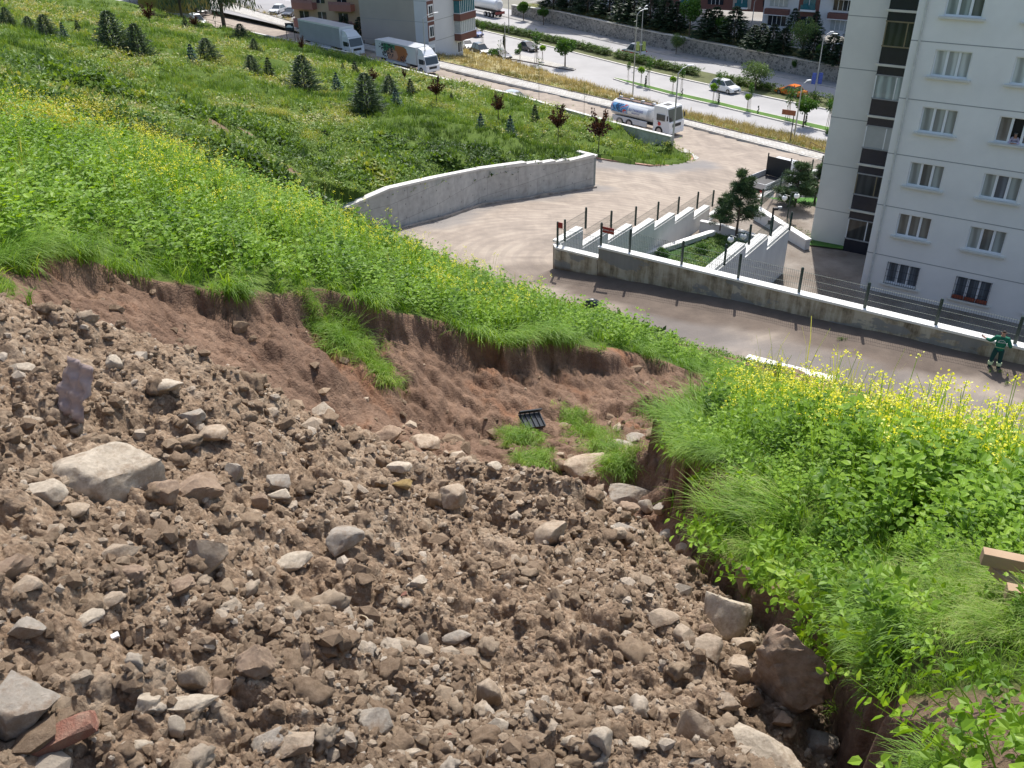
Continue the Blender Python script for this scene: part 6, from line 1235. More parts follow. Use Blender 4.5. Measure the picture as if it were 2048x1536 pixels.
def car(label, P, az, mat, L=4.3, W=1.76, H=1.48, suv=False, van=False, name='parked_car', group=None):
    t = thing(name, label, 'car', P, pi/2-radians(az), group); r = .34 if suv else .31; hw = W/2; b = .80 if not suv else .95; g = .22
    bm = bmesh.new(); hood = .78 if not van else .55
    prof = [(-L/2+.05, g+.1), (-L/2, .5), (-L/2+.03, b-.02), (-L/2+.35 if not van else -L/2+.05, b+.03), (L/2-1.15*hood-.1, b+.05), (L/2-.25, b-.12), (L/2-.02, .55), (L/2-.05, g+.08), (L/2-.5, g), (-L/2+.4, g)]
    prism(bm, prof, -hw, hw, lambda x, z: .05 if z > b-.03 else (.04 if z < .3 else 0)); bmobj('body', bm, mat, t)
    x0, x1, x2, x3 = (-L/2+.12, -L/2+.55, L/2-2.0, L/2-1.15) if (suv or van) else (-L/2+.25, -L/2+.95, L/2-2.15, L/2-1.25)
    if name == 'taxi': x0, x1, x2, x3 = -L/2+.65, -L/2+1.25, L/2-2.15, L/2-1.3
    tp = lambda x, z: .06+(z-b)*.33
    bm = bmesh.new(); prism(bm, [(x0, b+.02), (x1, H-.1), (x2, H-.1), (x3, b+.02)], -hw, hw, tp); bmobj('window_band', bm, CGL, t)
    bm = bmesh.new(); prism(bm, [(x1-.08, H-.11), (x1+.1, H-.01), (x2-.1, H), (x2+.07, H-.11)], -hw, hw, lambda x, z: .06+(H-.11-b)*.33-.01+(.08 if z > H-.05 else 0)); bmobj('roof', bm, mat, t)
    for s in (-1, 1):
        bm = bmesh.new(); m_ = (x1+x2)/2
        for xa, xb in ((x0, x1), (m_, m_), (x3, x2)): tube(bm, (xa, s*(hw-.055), b), (xb, s*(hw-.05-(H-.1-b)*.33), H-.08), .035, .03, 5)
        bmobj('pillar', bm, mat, t); bx('headlight', (L/2-.12, s*(hw-.3), .66), (.16, .36, .13), HLT, t); bx('tail_light', (-L/2+.03, s*(hw-.18), .72), (.08, .26, .2), TLT, t); bx('mirror', (x3-.15, s*(hw+.07), b+.08), (.12, .16, .12), mat, t, 0, .02)
    bx('grille', (L/2-.01, 0, .48), (.05, 1.0, .18), CHS, t); bx('number_plate', (-L/2-.005, 0, .55), (.02, .5, .11), MWHT, t)
    for x in (-L/2+.75, L/2-.85):
        for s in (-1, 1): wheel(t, x, s*(hw-.08), r)
    return t
dirR = np.array(mn[6])-np.array(mn[4]); azR = math.degrees(atan2(dirR[0], dirR[1])); dT = WN[5]-WN[3]; azT = math.degrees(atan2(dT[0], dT[1]))
def zc(px, py, z=ZB+.01): return atz(px, py, z)
car('white off-roader driving on the near lane of the boulevard', zc(1449, 183), azR, PW, 4.5, 1.82, 1.68, True, name='suv')
car('orange taxi saloon on the far lane of the boulevard', zc(1581, 190), azR+180, PO, 4.5, 1.76, 1.48, name='taxi')
car('black hatchback driving left of the round lush boulevard tree', zc(1057, 101), azR, PB_, 4.2, 1.76, 1.5, name='hatchback')
car('dark saloon parked behind the white bollards', zc(1003, 117), azR+6, PB_, 4.5, 1.8, 1.45)
car('dark people carrier parked left of the dark saloon', zc(962, 107), azR+6, PB_, 4.5, 1.85, 1.7, van=True)
car('white hatchback parked beside the white apartment block', zc(934, 97), azR+10, PW, 4.1, 1.75, 1.5)
car('blue saloon driving beside the brown balconies', zc(948, 72), azR, PBL, 4.4, 1.76, 1.46)
car('silver saloon half hidden by the grassy slope edge', atz(1030, 208, -25.15), azT, PG, 4.5, 1.8, 1.45)
car('white van behind the fence under the drooping cedars', atz(396, 50, -25.15), azT+3, PW, 4.6, 1.85, 1.85, van=True, name='van')
car('white hatchback parked nose out beyond the upper road', atz(556, 26, -25.15), azT+55, PW, 4.3, 1.8, 1.5)
car('dark car parked beside the white hatchback beyond the upper road', atz(582, 32, -25.15), azT+55, PB_, 4.3, 1.8, 1.45)
car('dark car ahead of the white van near the mustard building', atz(398, 27, -25.15), azT+3, PB_, 4.3, 1.8, 1.5)
for a, b, m_, l in [(1137, 15, PW, 'white car parked left in the far car park above the stone wall'), (1156, 19, PW, 'white car parked right in the far car park above the stone wall'), (1286, 8, PG, 'pale car in the far car park behind the rusty brown tree'), (1672, 118, PW, 'white car on the terrace beside the tower edge'), (1242, 40, PG, 'pale car hidden between the terrace conifers'), (1205, 24, PW, 'white car glimpsed through the left terrace conifers')]: car(l, terr_pt(a, b)+[0, 0, .75], azR+90, m_, 4.2, 1.75, 1.48, group='cars parked above the stone wall')
def lam(n_, seed=0):
    B = NB(n_); v = B.noise(1.1+seed, 4, .7, dist=1.5); v2 = B.noise(2.3, 3, .6, dist=1)
    return B, v, v2
def muralmat():
    B, v, v2 = lam('painted_mural'); sx = B.new('ShaderNodeSeparateXYZ'); B.L(B.co.outputs['Object'], sx.inputs[0]); X = B.math('ADD', sx.outputs[0], 1.1); Z = B.math('SUBTRACT', sx.outputs[2], 2.2)
    def blob(cx, cz, rx, rz_):
        a = B.math('POWER', B.math('DIVIDE', B.math('SUBTRACT', X, cx), rx), 2); b = B.math('POWER', B.math('DIVIDE', B.math('SUBTRACT', Z, cz), rz_), 2)
        return B.ramp(B.math('SUBTRACT', B.math('ADD', B.math('ADD', a, b), B.math('MULTIPLY', v, 1.6)), .8), [(.62, 1), (.7, 0)])
    c = (.62, .64, .63); c = B.mix(blob(-.3, .65, 3.4, 1.4), c, (.04, .22, .10)); c = B.mix(blob(1.3, -.2, 1.9, 1.5), c, (.42, .15, .05)); c = B.mix(blob(-.6, -.5, 1.5, 1.1), c, (.55, .30, .2)); k = B.ramp(v2, [(.50, 0), (.52, 1)]); c = B.mix(B.math('MULTIPLY', k, blob(-1.8, .1, 2.2, 1.6)), c, (.03, .03, .04)); c = B.mix(B.math('MULTIPLY', k, blob(1.9, -.7, .9, .6)), c, (.03, .03, .04))
    B.L(c, B.b.inputs['Base Color']); B.b.inputs['Roughness'].default_value = .5; return B.m
def truckplace(pf, xr, z, az, Lmax=14):
    P = atz(pf[0], pf[1], z); d = azdir(az); best = None
    for L in np.arange(3, Lmax, .1):
        q = P-d*L
        if abs(proj(q)[0]-xr) < (best[0] if best else 1e9): best = (abs(proj(q)[0]-xr), L)
    return P, d, best[1]
def cab(t, x1, L, W, H, mat, low=.45, fair=False):
    """cab with its front at x1"""
    hw = W/2; bm = bmesh.new(); prism(bm, [(x1-L, low), (x1-.02, low), (x1, H*.5), (x1-.12, H*.5+.05), (x1-.42, H-.06), (x1-.6, H), (x1-L, H)], -hw, hw, lambda x, z: .06 if z > H-.1 else 0); bmobj('cab', bm, mat, t)
    bm = bmesh.new(); prism(bm, [(x1-.115, H*.5+.10), (x1-.09, H*.5+.10), (x1-.37, H-.2), (x1-.40, H-.2)], -hw+.12, hw-.12); bmobj('windscreen', bm, CGL, t)
    for s in (-1, 1):
        bx('side_window', (x1-L*.5-.1, s*(hw+.005), H*.5+.42), (L*.5, .03, .62), CGL, t); bx('mirror', (x1-.15, s*(hw+.18), H*.5+.5), (.1, .14, .5), CHS, t, 0, .02); bx('headlight', (x1-.03, s*(hw-.3), low+.3), (.1, .38, .2), HLT, t); bx('door_handle', (x1-L*.7, s*(hw+.012), H*.5), (.16, .03, .05), CHS, t)
    bx('bumper', (x1-.08, 0, low+.05), (.24, W-.02, .36), mat, t, 0, .04); bx('grille', (x1+.0, 0, H*.5-.32), (.06, W*.55, .3), CHS, t)
    if fair: bm = bmesh.new(); prism(bm, [(x1-L, H), (x1-.55, H+.02), (x1-L*.6, H+.65), (x1-L, H+.85)], -hw+.15, hw-.15, lambda x, z: .12 if z > H+.3 else 0); bmobj('roof_fairing', bm, mat, t)
def boxtruck(label, pf, xr, z, az, Wd, Hb, Hc, Lc, boxmat, sidemat, mural=False, name='box_truck'):
    P, d, L = truckplace(pf, xr, z, az); nrm = np.array([-d[1], d[0], 0]); ctr = P-d*L/2+nrm*Wd/2*(1 if np.dot(nrm, P) > 0 else -1); t = thing(name, label, 'truck', (ctr[0], ctr[1], z), atan2(d[1], d[0])); x1 = L/2
    cab(t, x1, Lc, Wd-.1, Hc, PW, .5, True); bl = L-Lc-.15; xc = -L/2+bl/2
    bx('chassis', (0, 0, .75), (L-.5, 1.0, .3), CHS, t); bx('cargo_box', (xc, 0, (1.05+Hb)/2), (bl, Wd, Hb-1.05), boxmat, t, 0, .03)
    for s in (-1, 1): o = bx('side_panel', (xc, s*(Wd/2+.012), (1.05+Hb)/2-.05), (bl-.25, .03, Hb-1.3), sidemat, t)
    bx('roof_edge', (xc, 0, Hb+.02), (bl+.03, Wd+.04, .06), PW, t); bx('tail_door', (-L/2-.01, 0, (1.05+Hb)/2), (.03, Wd-.15, Hb-1.2), MLG, t); bx('side_guard', (xc, 0, .8), (bl*.5, Wd-.06, .35), MLG, t)
    for x in (x1-Lc*.6, -L/2+bl*.28, -L/2+bl*.28+1.25 if L > 9 else -L/2+bl*.28):
        for s in (-1, 1): wheel(t, x, s*(Wd/2-.2), .46, .3)
    return t, L
boxtruck('long white-roofed truck with grey tarpaulin side on the upper road', (702, 116), 586, -25.15, azT, 2.5, 3.9, 2.7, 2.2, PW, GRY)
boxtruck('box truck with green and orange painted mural on the upper road', (853, 152), 754, -25.15, azT, 2.35, 3.25, 2.4, 1.9, MLG, muralmat())
# tank truck
P, d, L = truckplace((1336, 277), 1218, -25.15, azT); nrm = np.array([-d[1], d[0], 0]); W_ = 2.5; ctr = P-d*L/2+nrm*W_/2*(1 if np.dot(nrm, P) > 0 else -1)
t = thing('tank_truck', 'white municipal water tank truck with blue picture panel at the junction', 'truck', (ctr[0], ctr[1], -25.15), atan2(d[1], d[0])); x1 = L/2; cab(t, x1, 2.1, 2.4, 2.95, PW, .45); tl = L-2.6
bm = bmesh.new(); n = 28; ring = lambda x, k: [bm.verts.new((x, cos(2*pi*i/n)*1.2*k, 1.75+sin(2*pi*i/n)*.85*k)) for i in range(n)]
rs = [ring(-L/2, .75), ring(-L/2+.12, 1), ring(-L/2+tl-.12, 1), ring(-L/2+tl, .75)]
for a, b_ in zip(rs[:-1], rs[1:]):
    for i in range(n): bm.faces.new((a[i], a[(i+1) % n], b_[(i+1) % n], b_[i]))
bm.faces.new(rs[0]); bm.faces.new(rs[-1][::-1]); bmobj('tank', bm, MLG, t, True)
bx('catwalk', (-L/2+tl/2, 0, 2.63), (tl-.4, .7, .05), M('brown_catwalk', (.16, .10, .08), .8), t); bx('chassis', (0, 0, .8), (L-.4, 1, .3), CHS, t)
PBLU = (lambda B, v, v2: (B.L(B.ramp(v, [(.40, (.02, .03, .08)), (.48, (.05, .25, .55)), (.56, (.25, .5, .7)), (.62, (.45, .05, .05))]), B.b.inputs['Base Color']), B.m)[1])(*lam('blue_picture'))
def curvepanel(name, x0, x1_, a0, a1, mat, r=1.012):
    V = []; F = []; m = 8
    for i in range(m+1):
        a = a0+(a1-a0)*i/m; V += [(x0, cos(a)*1.2*r, 1.75+sin(a)*.85*r), (x1_, cos(a)*1.2*r, 1.75+sin(a)*.85*r)]
        if i < m: F.append((2*i, 2*i+1, 2*i+3, 2*i+2))
    return npmesh(name, V, F, mat, t)
sd = -1 if np.dot(nrm, P) > 0 else 1
for s_ in (sd,):
    f = (lambda a: a) if s_ > 0 else (lambda a: pi-a)
    curvepanel('picture_panel', -L/2+.15, -L/2+.15+tl*.42, f(-.35), f(.75), PBLU); curvepanel('lettering_panel', -L/2+.2+tl*.42, -L/2+tl*.92, f(-.35), f(.75), PW)
for u_, tx, sz in ((.62, 'SU TANKERİ', .34), (.60, 'BELEDİYESİ', .2)):
    yy = s_ * (1.2*cos(.25 if sz > .3 else -.08)*1.03+.02); zz = 1.75+.85*sin(.25 if sz > .3 else -.08); textobj('lettering', tx, sz, M('navy_paint', (.03, .05, .25), .5, bump=0), t, frame((-L/2+tl*.66, yy, zz), (-s_*1., 0, 0) if s_ > 0 else (1, 0, 0), (0, s_*1., .3)))
for s in (-1, 1): bx('side_box', (-L/2+tl/2, s*1.12, .82), (tl*.85, .18, .55), MLG, t, 0, .02)
bm = bmesh.new(); tube(bm, (x1-1.3, sd*-1*-1.2, 1.25), (x1-1.3, sd*1.215, 1.25), .2, .2, 16); bmobj('door_emblem', bm, M('emblem_red', (.5, .04, .04), .5, bump=0), t)
bx('roof_hatch', (x1-1.3, 0, 2.965), (.6, .7, .05), CHS, t)
for s in (-.3, .3): tb('top_rail', [(-L/2+.3, s, 2.85), (-L/2+tl-.3, s, 2.85)], .03, CHS, t)
bm = bmesh.new()
for x in np.linspace(-L/2+.5, -L/2+tl-.5, 4): tube(bm, (x, 0, 2.55), (x, 0, 2.8), .25, .22, 12)
bmobj('manhole', bm, PW, t); tb('hose', [(-L/2+.1, .2, 2.7), (-L/2-.1, .35, 2.9), (-L/2+.1, .5, 3.0), (-L/2+.35, .3, 2.85)], .06, CHS, t)
for x in (x1-1.3, -L/2+1.5, -L/2+2.8):
    for s in (-1, 1): wheel(t, x, s*1.05, .5, .32)
# white tank semi-trailer far left on the boulevard
p0 = zc(1000, 36); t = thing('tank_trailer', 'white round tank semi-trailer driving off at the far left of the boulevard', 'trailer', p0-np.array([sin(radians(azR)), cos(radians(azR)), 0])*5, pi/2-radians(azR)); bm = bmesh.new(); tube(bm, (-5, 0, 2.5), (4.6, 0, 2.5), 1.15, 1.15, 24); tube(bm, (4.6, 0, 2.5), (5, 0, 2.5), 1.15, .7, 24); bmobj('tank', bm, PW, t, False); bx('chassis', (0, 0, 1.2), (9.6, 1.2, .3), CHS, t); bx('rear_frame', (5.05, 0, 1.0), (.25, 2.3, .5), M('red_frame', (.25, .06, .05), .6), t)
for x in (1, 2.3, 3.6):
    for s in (-1, 1): wheel(t, x, s*1.0, .5, .35)
# white van with red trim in the far lane
t = car('white panel van with red stripe on the far lane behind the double lamp', zc(1268, 109), azR+180, PW, 4.6, 1.85, 1.9, van=True, name='van'); bx('stripe', (0, 0, .5), (4.3, 1.88, .16), M('red_stripe', (.5, .03, .03), .4, bump=0), t)
# tipper pickup by the stepped wall
A_, B_c, Cc = atz(1477, 387, -23.5), atz(1526, 405, -23.5), atz(1568, 387, -23.5); dv = (Cc-B_c); dv /= np.linalg.norm(dv); Wp = 2.0; az_p = math.degrees(atan2(dv[0], dv[1])); nn = np.array([-dv[1], dv[0], 0]); nn *= (1 if np.dot(nn, A_-B_c) > 0 else -1); ctr = B_c+dv*2.6+nn*1.05; gz = -23.5
t = thing('tipper_pickup', 'white dropside pickup truck with black headboard parked by the stepped wall', 'truck', (ctr[0], ctr[1], gz), atan2(dv[1], dv[0])); x1 = 2.7; cab(t, x1, 1.7, 1.95, 2.2, PW, .4)
bx('bed_floor', (-.95, 0, .95), (3.3, 2.1, .08), CHS, t); bx('chassis', (0, 0, .65), (4.8, .9, .25), CHS, t); ribm = M('aluminium_dropside', (.55, .56, .58), .4, .06, 8, metal=.3, bump=.1)
for s in (-1, 1): bx('dropside', (-.95, s*1.06, 1.2), (3.3, .05, .42), ribm, t); bx('dropside_rib', (-.95, s*1.09, 1.2), (3.2, .02, .05), CHS, t)
bx('tailgate', (-2.62, 0, 1.2), (.05, 2.1, .42), ribm, t); bx('headboard', (.74, 0, 1.75), (.06, 2.1, 1.5), M('black_mesh_board', (.02, .022, .025), .6, .3, 12), t); 
for s in (-1, 1): bx('headboard_post', (.74, s*1.03, 1.85), (.09, .07, 1.8), CHS, t)
for i_ in range(2): bx('tail_light', (-2.6, (-.8, .8)[i_], .8), (.06, .3, .14), TLT, t)
for x in (1.9, -1.5):
    for s in (-1, 1): wheel(t, x, s*.85, .38, .26)

# ---------------------------------------------------------------- lamps, signs, poles
STL = M('galvanised_steel', (.36, .37, .38), .45, .1, 3, metal=.4, bump=0); LHD = M('lamp_head_white', (.75, .76, .76), .4, bump=0)
def lamp(label, base, pxtop, pytop, arms, name='street_lamp', hd=1.2, group='street lamps'):
    z1 = topz(pxtop, pytop, base); H = z1-base[2]; t = thing(name, label, 'lamp', base, 0, group); bm = bmesh.new(); tube(bm, (0, 0, -.1), (0, 0, H-.6), .10, .055, 10); bmobj('pole', bm, STL, t); bx('base_plate', (0, 0, .03), (.4, .4, .06), STL, t)
    for a in arms:
        v = np.array([sin(radians(a)), cos(radians(a)), 0])*hd; tb('arm', [(0, 0, H-.62), tuple(v*.4+[0, 0, H-.2]), tuple(v+[0, 0, H])], .035, STL, t); bm = bmesh.new(); box(bm, tuple(v*1.2+[0, 0, H]), (.62, .24, .12), pi/2-radians(a), .04); bmobj('lamp_head', bm, LHD, t)
    return t
lamp('tall curved street lamp at the corner of the traffic island', C(1344, 305, z=-24.4), 1370, 133, [70], hd=1.0)
lamp('double-headed street lamp in the boulevard median', zc(1280, 127), 1289, 14, [30, 210])
lamp('double-headed street lamp with blue banners beside the tower', zc(1628, 197), 1652, 66, [60, 120])
lamp('single street lamp near the brown road sign', atz(1588, 276, -28.5), 1610, 163, [60], hd=.8)
lamp('grey street lamp pole left of the tank truck', atz(1265, 198, ZB), 1278, 20, [60])
lamp('curved street lamp on the upper road before the white block', atz(853, 147, -25.1), 849, 28, [60], hd=1.6)
lamp('street lamp beside the terrace in front of the far brown block', terr_pt(1503, 56), 1509, -4, [70], hd=.9)
lamp('grey lamp pole in the hedge of the boulevard', zc(1018, 68), 1013, -60, [60, 240]); lamp('pale lamp post behind the dark parked saloon', zc(1011, 122), 1010, 36, [])
lamp('thin lamp pole on the upper road in front of the tan wall', atz(801, 84, -25.1), 797, -30, [60])
# banners on the double lamp
bz = zc(1628, 197); t = thing('banner_pair', 'blue banners hanging on the double-headed lamp beside the tower', 'banner', bz+[0, 0, 1.8])
for s in (-1, 1): bx('banner', (s*.45, 0, .9), (.55, .03, 1.5), M('blue_banner', (.06, .10, .38), .7, .4, 6), t, FAZ)
bz = zc(1280, 127); t = thing('banner_pair', 'green and yellow banners on the double lamp in the median', 'banner', bz+[0, 0, 1.8])
for s in (-1, 1): bx('banner', (s*.5, 0, .9), (.6, .03, 1.4), M('green_banner', (.35, .42, .12), .7, .4, 6), t, FAZ)
# signs
b = atz(781, 82, -25.1); t = thing('road_sign', 'traffic sign with red triangle above a round sign before the dark bushes', 'sign', b); H = topz(757, 48, b)-b[2]; tb('pole', [(0, 0, 0), (0, 0, 3.4)], .035, STL, t)
bm = bmesh.new(); r_ = bmesh.ops.create_cone(bm, cap_ends=True, segments=3, radius1=.5, radius2=.5, depth=.03); o = bmobj('triangle_plate', bm, MATS['red_stripe'], t); o.location = (0, -.05, 3.15); o.rotation_euler = (pi/2, pi, pi/6) if False else (pi/2, 0, 0)
bm = bmesh.new(); bmesh.ops.create_cone(bm, cap_ends=True, segments=3, radius1=.3, radius2=.3, depth=.03); o = bmobj('triangle_face', bm, MWHT, t); o.location = (0, -.075, 3.15); o.rotation_euler = (pi/2, 0, 0)
bm = bmesh.new(); tube(bm, (0, -.05, 2.35), (0, -.02, 2.35), .33, .33, 20); bmobj('round_plate', bm, MATS['red_stripe'], t); bm = bmesh.new(); tube(bm, (0, -.065, 2.35), (0, -.02, 2.35), .24, .24, 20); bmobj('round_face', bm, MWHT, t)
b = atz(583, 82, -24.7); t = thing('car_sign', 'dark square sign with a white car symbol at the tail of the long truck', 'sign', b); bx('board', (0, 0, 2.1), (1.5, .08, 1.1), M('dark_sign', (.03, .035, .05), .5, bump=0), t, -.3)
bm = bmesh.new(); prism(bm, [(-.55, -.12), (.55, -.12), (.55, .05), (.36, .08), (.22, .28), (-.25, .28), (-.42, .06), (-.55, .04)], -.06, -.05); o = bmobj('car_symbol', bm, MWHT, t); o.location = (0, 0, 2.1); o.rotation_euler = (0, 0, -.3)
for x in (-.7, .7): tb('post', [(x*.95, -x*-.3*.95*0+(-x*.29), 0), (x*.95, -x*.29, 1.6)], .04, MPOST, t)
b = atz(1579, 290, -26.2); t = thing('brown_sign', 'brown road sign board on a single post near the tower', 'sign', b); tb('post', [(0, 0, 0), (0, 0, 3.4)], .05, CHS, t); bx('board', (-.55, 0, 3.3), (1.4, .06, .5), M('brown_sign_board', (.22, .07, .03), .6, bump=0), t, FAZ)
gr = thing('stair_railing', 'brown metal railing of the stair at the end of the pavement', 'railing', atz(1620, 303, -26.3)); o0 = np.array(gr.location)
for (a, b_), (c_, d_2) in [((1618, 290), (1638, 303)), ((1642, 297), (1654, 306))]:
    q0, q1 = atz(a, b_+13, -26.3)-o0, atz(c_, d_2+10, -27.0)-o0
    for zz in (.5, .95): tb('rail', [q0+[0, 0, zz], q1+[0, 0, zz]], .03, M('brown_rail', (.14, .09, .05), .5), gr)
    for f in (0, .5, 1): q = q0+(q1-q0)*f; tb('upright', [q, q+np.array([0, 0, .95])], .03, MATS['brown_rail'], gr)
for i, (a, b_) in enumerate([(945, 112), (961, 117), (977, 121), (993, 126), (1008, 130)]):
    q = atz(a, b_, ZB+.1); bo = thing('bollard', '%s white bollard from the left behind the pale grass bank' % ORD[i], 'bollard', q, 0, 'white bollards by the parked cars'); tb('post', [(0, 0, 0), (0, 0, .85)], .09, MWHT, bo); bm = bmesh.new(); ball(bm, (0, 0, .9), .13, 2); bmobj('cap', bm, MWHT, bo)
fe = thing('railing', 'thin dark railing fence along the top of the slope by the white van', 'railing', C(300, 20, z=-24.9)); o0 = np.array(fe.location); prev = None
for f in np.linspace(0, 1, 15):
    q = C(260+240*f, 8+64*f, z=-24.75)-o0; tb('post', [q, q+np.array([0, 0, .95])], .035, CHS, fe)
    if prev is not None: tb('rail', [prev+[0, 0, .92], q+[0, 0, .92]], .03, CHS, fe); tb('rail', [prev+[0, 0, .5], q+[0, 0, .5]], .02, CHS, fe)
    prev = q
GLB = M('frosted_globe', (.85, .85, .84), .25, bump=0)
for px, py, zt_, gl, lab in [(1465, 549, -21.7, [(-.28, 0), (.28, .35)], 'twin white globe lamp standing in the sunken garden'), (1574, 440, -22.3, [(-.3, 0), (.32, .3)], 'twin white globe lamp in front of the open pine')]:
    q = atz(px, py, zt_); tz_ = topz(px+8, py-80, q)-q[2] if px < 1500 else topz(1590, 388, q)-q[2]; t = thing('globe_lamp', lab, 'lamp', q, 0, 'globe lamps of the yard'); tb('pole', [(0, 0, 0), (0, 0, tz_)], .045, MPOST, t)
    for dx, dz in gl:
        v = fd*dx*1.3; tb('arm', [(0, 0, tz_-.2+dz), tuple(v+[0, 0, tz_-.15+dz])], .03, MPOST, t); bm = bmesh.new(); ball(bm, tuple(v+[0, 0, tz_-.38+dz]), .19, 3); bmobj('globe', bm, GLB, t, True); bm = bmesh.new(); tube(bm, tuple(v+[0, 0, tz_-.2+dz]), tuple(v+[0, 0, tz_-.13+dz]), .09, .06, 10); bmobj('globe_cap', bm, MPOST, t)
q = atz(1537, 489, -22.1); H = topz(1546, 415, q)-q[2]; t = thing('camera_pole', 'slim dark camera pole between the garden pine and the tower lawn', 'pole', q); tb('pole', [(0, 0, 0), (0, 0, H)], .07, CHS, t); bx('camera_box', (.1, -.1, H-.05), (.3, .16, .16), CHS, t); bx('camera', (.35, -.1, H+.05), (.25, .1, .1), LHD, t); bx('junction_box', (-.15, -.05, H*.62), (.2, .12, .28), CHS, t)

# ---------------------------------------------------------------- people
def skin(name, J, E, mat, parent, root, sub=2, loc=(0, 0, 0)):
    """J: name -> (x,y,z,r[,r2])"""
    me = bpy.data.meshes.new(name); ks = list(J); me.from_pydata([J[k][:3] for k in ks], [(ks.index(a), ks.index(b)) for a, b in E], []); o = bpy.data.objects.new(name, me); link(o, parent); o.location = loc
    m = o.modifiers.new('skin', 'SKIN'); m.use_smooth_shade = True
    for i, k in enumerate(ks):
        v = me.skin_vertices[0].data[i]; v.radius = (J[k][3], J[k][4] if len(J[k]) > 4 else J[k][3]); v.use_root = (k == root)
    s = o.modifiers.new('sub', 'SUBSURF'); s.levels = s.render_levels = sub; me.materials.append(mat); return o
SKN = M('skin', (.42, .22, .15), .6, .08, bump=0); HAIR = M('dark_hair', (.03, .02, .015), .8, bump=0); GJ = M('green_jacket', (.0, .13, .075), .8, .15, 6, bump=.3); GT = M('dark_green_trousers', (.0, .045, .045), .85, .15, 6, bump=.3); HV = M('reflective_band', (.62, .72, .45), .5, .05, bump=0); BOOT = M('black_boot', (.012, .014, .018), .6, bump=0)
def chain(J, E, pre, a, pts):
    prev = a
    for i, p in enumerate(pts): k = '%s%d' % (pre, i); J[k] = p; E.append((prev, k)); prev = k
def hand(J, E, pre, w, d, s):
    """palm + five fingers from wrist joint w along direction d; s = thumb side vector"""
    wv = Vector(J[w][:3]); d = Vector(d).normalized(); s = Vector(s).normalized(); n = d.cross(s); p = wv+d*.055; J[pre+'palm'] = (*p, .036, .016); E.append((w, pre+'palm'))
    for i, (o_, l) in enumerate([(.026, .075), (.009, .085), (-.009, .08), (-.026, .062)]):
        a = p+s*o_+d*.03; b = a+d*l*.5-n*.006; c = b+d*l*.42-n*.02; chain(J, E, pre+'f%d' % i, pre+'palm', [(*a, .010), (*b, .009), (*c, .0075)])
    a = wv+d*.03+s*.035; b = a+d*.03+s*.028; chain(J, E, pre+'t', pre+'palm', [(*a, .012), (*b, .009)])
# worker seen from behind: +Y local is the way he faces, X right
wb_ = atz(1986, 739, float(ROAD(*atz(1986, 739, -17.85)[:2]))+.03); 
t = thing('person', 'worker in green jacket and dark trousers with pale knee bands standing by the low wall', 'person', wb_, -radians(28))
J = dict(pel=(0, 0, .93, .15, .115), bel=(0, .01, 1.08, .15, .11), che=(0, .015, 1.28, .175, .12), nk0=(0, .0, 1.44, .09, .07), nk=(0, .01, 1.50, .055), hd=(0, .03, 1.60, .078, .09), hd2=(0, .02, 1.70, .07, .085), fc=(0, .075, 1.60, .045, .05),
 ls=(-.18, 0, 1.41, .062), le=(-.36, .07, 1.17, .048), lw=(-.58, .20, 1.19, .03), rs=(.18, 0, 1.41, .062), re=(.33, -.07, 1.14, .048), rw=(.37, .13, 1.0, .03),
 lh=(-.10, 0, .88, .095), lk=(-.15, .02, .50, .064), la=(-.17, -.02, .10, .042), lf=(-.23, .10, .04, .035), rh=(.10, 0, .88, .095), rk=(.13, .03, .50, .064), ra=(.15, -.01, .10, .042), rf=(.17, .13, .04, .035))
E_ = [('pel', 'bel'), ('bel', 'che'), ('che', 'nk0'), ('nk0', 'nk'), ('nk', 'hd'), ('hd', 'hd2'), ('hd', 'fc'), ('nk0', 'ls'), ('ls', 'le'), ('le', 'lw'), ('nk0', 'rs'), ('rs', 're'), ('re', 'rw'), ('pel', 'lh'), ('lh', 'lk'), ('lk', 'la'), ('la', 'lf'), ('pel', 'rh'), ('rh', 'rk'), ('rk', 'ra'), ('ra', 'rf')]
J['hp'] = (0, 0, .84, .14, .11); JB = {k: ((*v[:3], *[r*.74 for r in v[3:]]) if k in ('pel', 'bel', 'che', 'nk0', 'ls', 'le', 'rs', 're', 'lh', 'lk', 'la', 'rh', 'rk', 'ra') else v) for k, v in J.items() if k != 'hp'}; EB = list(E_); hand(JB, EB, 'L', 'lw', (-.75, .6, .2), (.3, .3, .9)); hand(JB, EB, 'R', 'rw', (-.1, .9, -.2), (-.9, 0, .2)); skin('body', JB, EB, SKN, t, 'pel')
def grow(keys, g): return {k: (*J[k][:3], *[r+g for r in J[k][3:]]) for k in keys}
K = grow(['bel', 'che', 'nk0', 'ls', 'le', 'rs', 're', 'pel', 'hp'], .03); K['lc'] = (-.54, .18, 1.187, .045); K['rc'] = (.365, .09, 1.025, .045)
skin('jacket', K, [('hp', 'pel'), ('pel', 'bel'), ('bel', 'che'), ('che', 'nk0'), ('nk0', 'ls'), ('ls', 'le'), ('le', 'lc'), ('nk0', 'rs'), ('rs', 're'), ('re', 'rc')], GJ, t, 'che')
K = grow(['pel', 'lh', 'lk', 'la', 'rh', 'rk', 'ra'], .02); K['pel'] = (0, 0, 1.0, .15, .115); skin('trousers', K, [('pel', 'lh'), ('lh', 'lk'), ('lk', 'la'), ('pel', 'rh'), ('rh', 'rk'), ('rk', 'ra')], GT, t, 'pel')
for a, b_ in (('lk', 'la'), ('rk', 'ra')):
    p, q = Vector(J[a][:3]), Vector(J[b_][:3]); bm = bmesh.new(); tube(bm, p.lerp(q, .40), p.lerp(q, .72), .098, .088, 14); bmobj('knee_band', bm, HV, t)
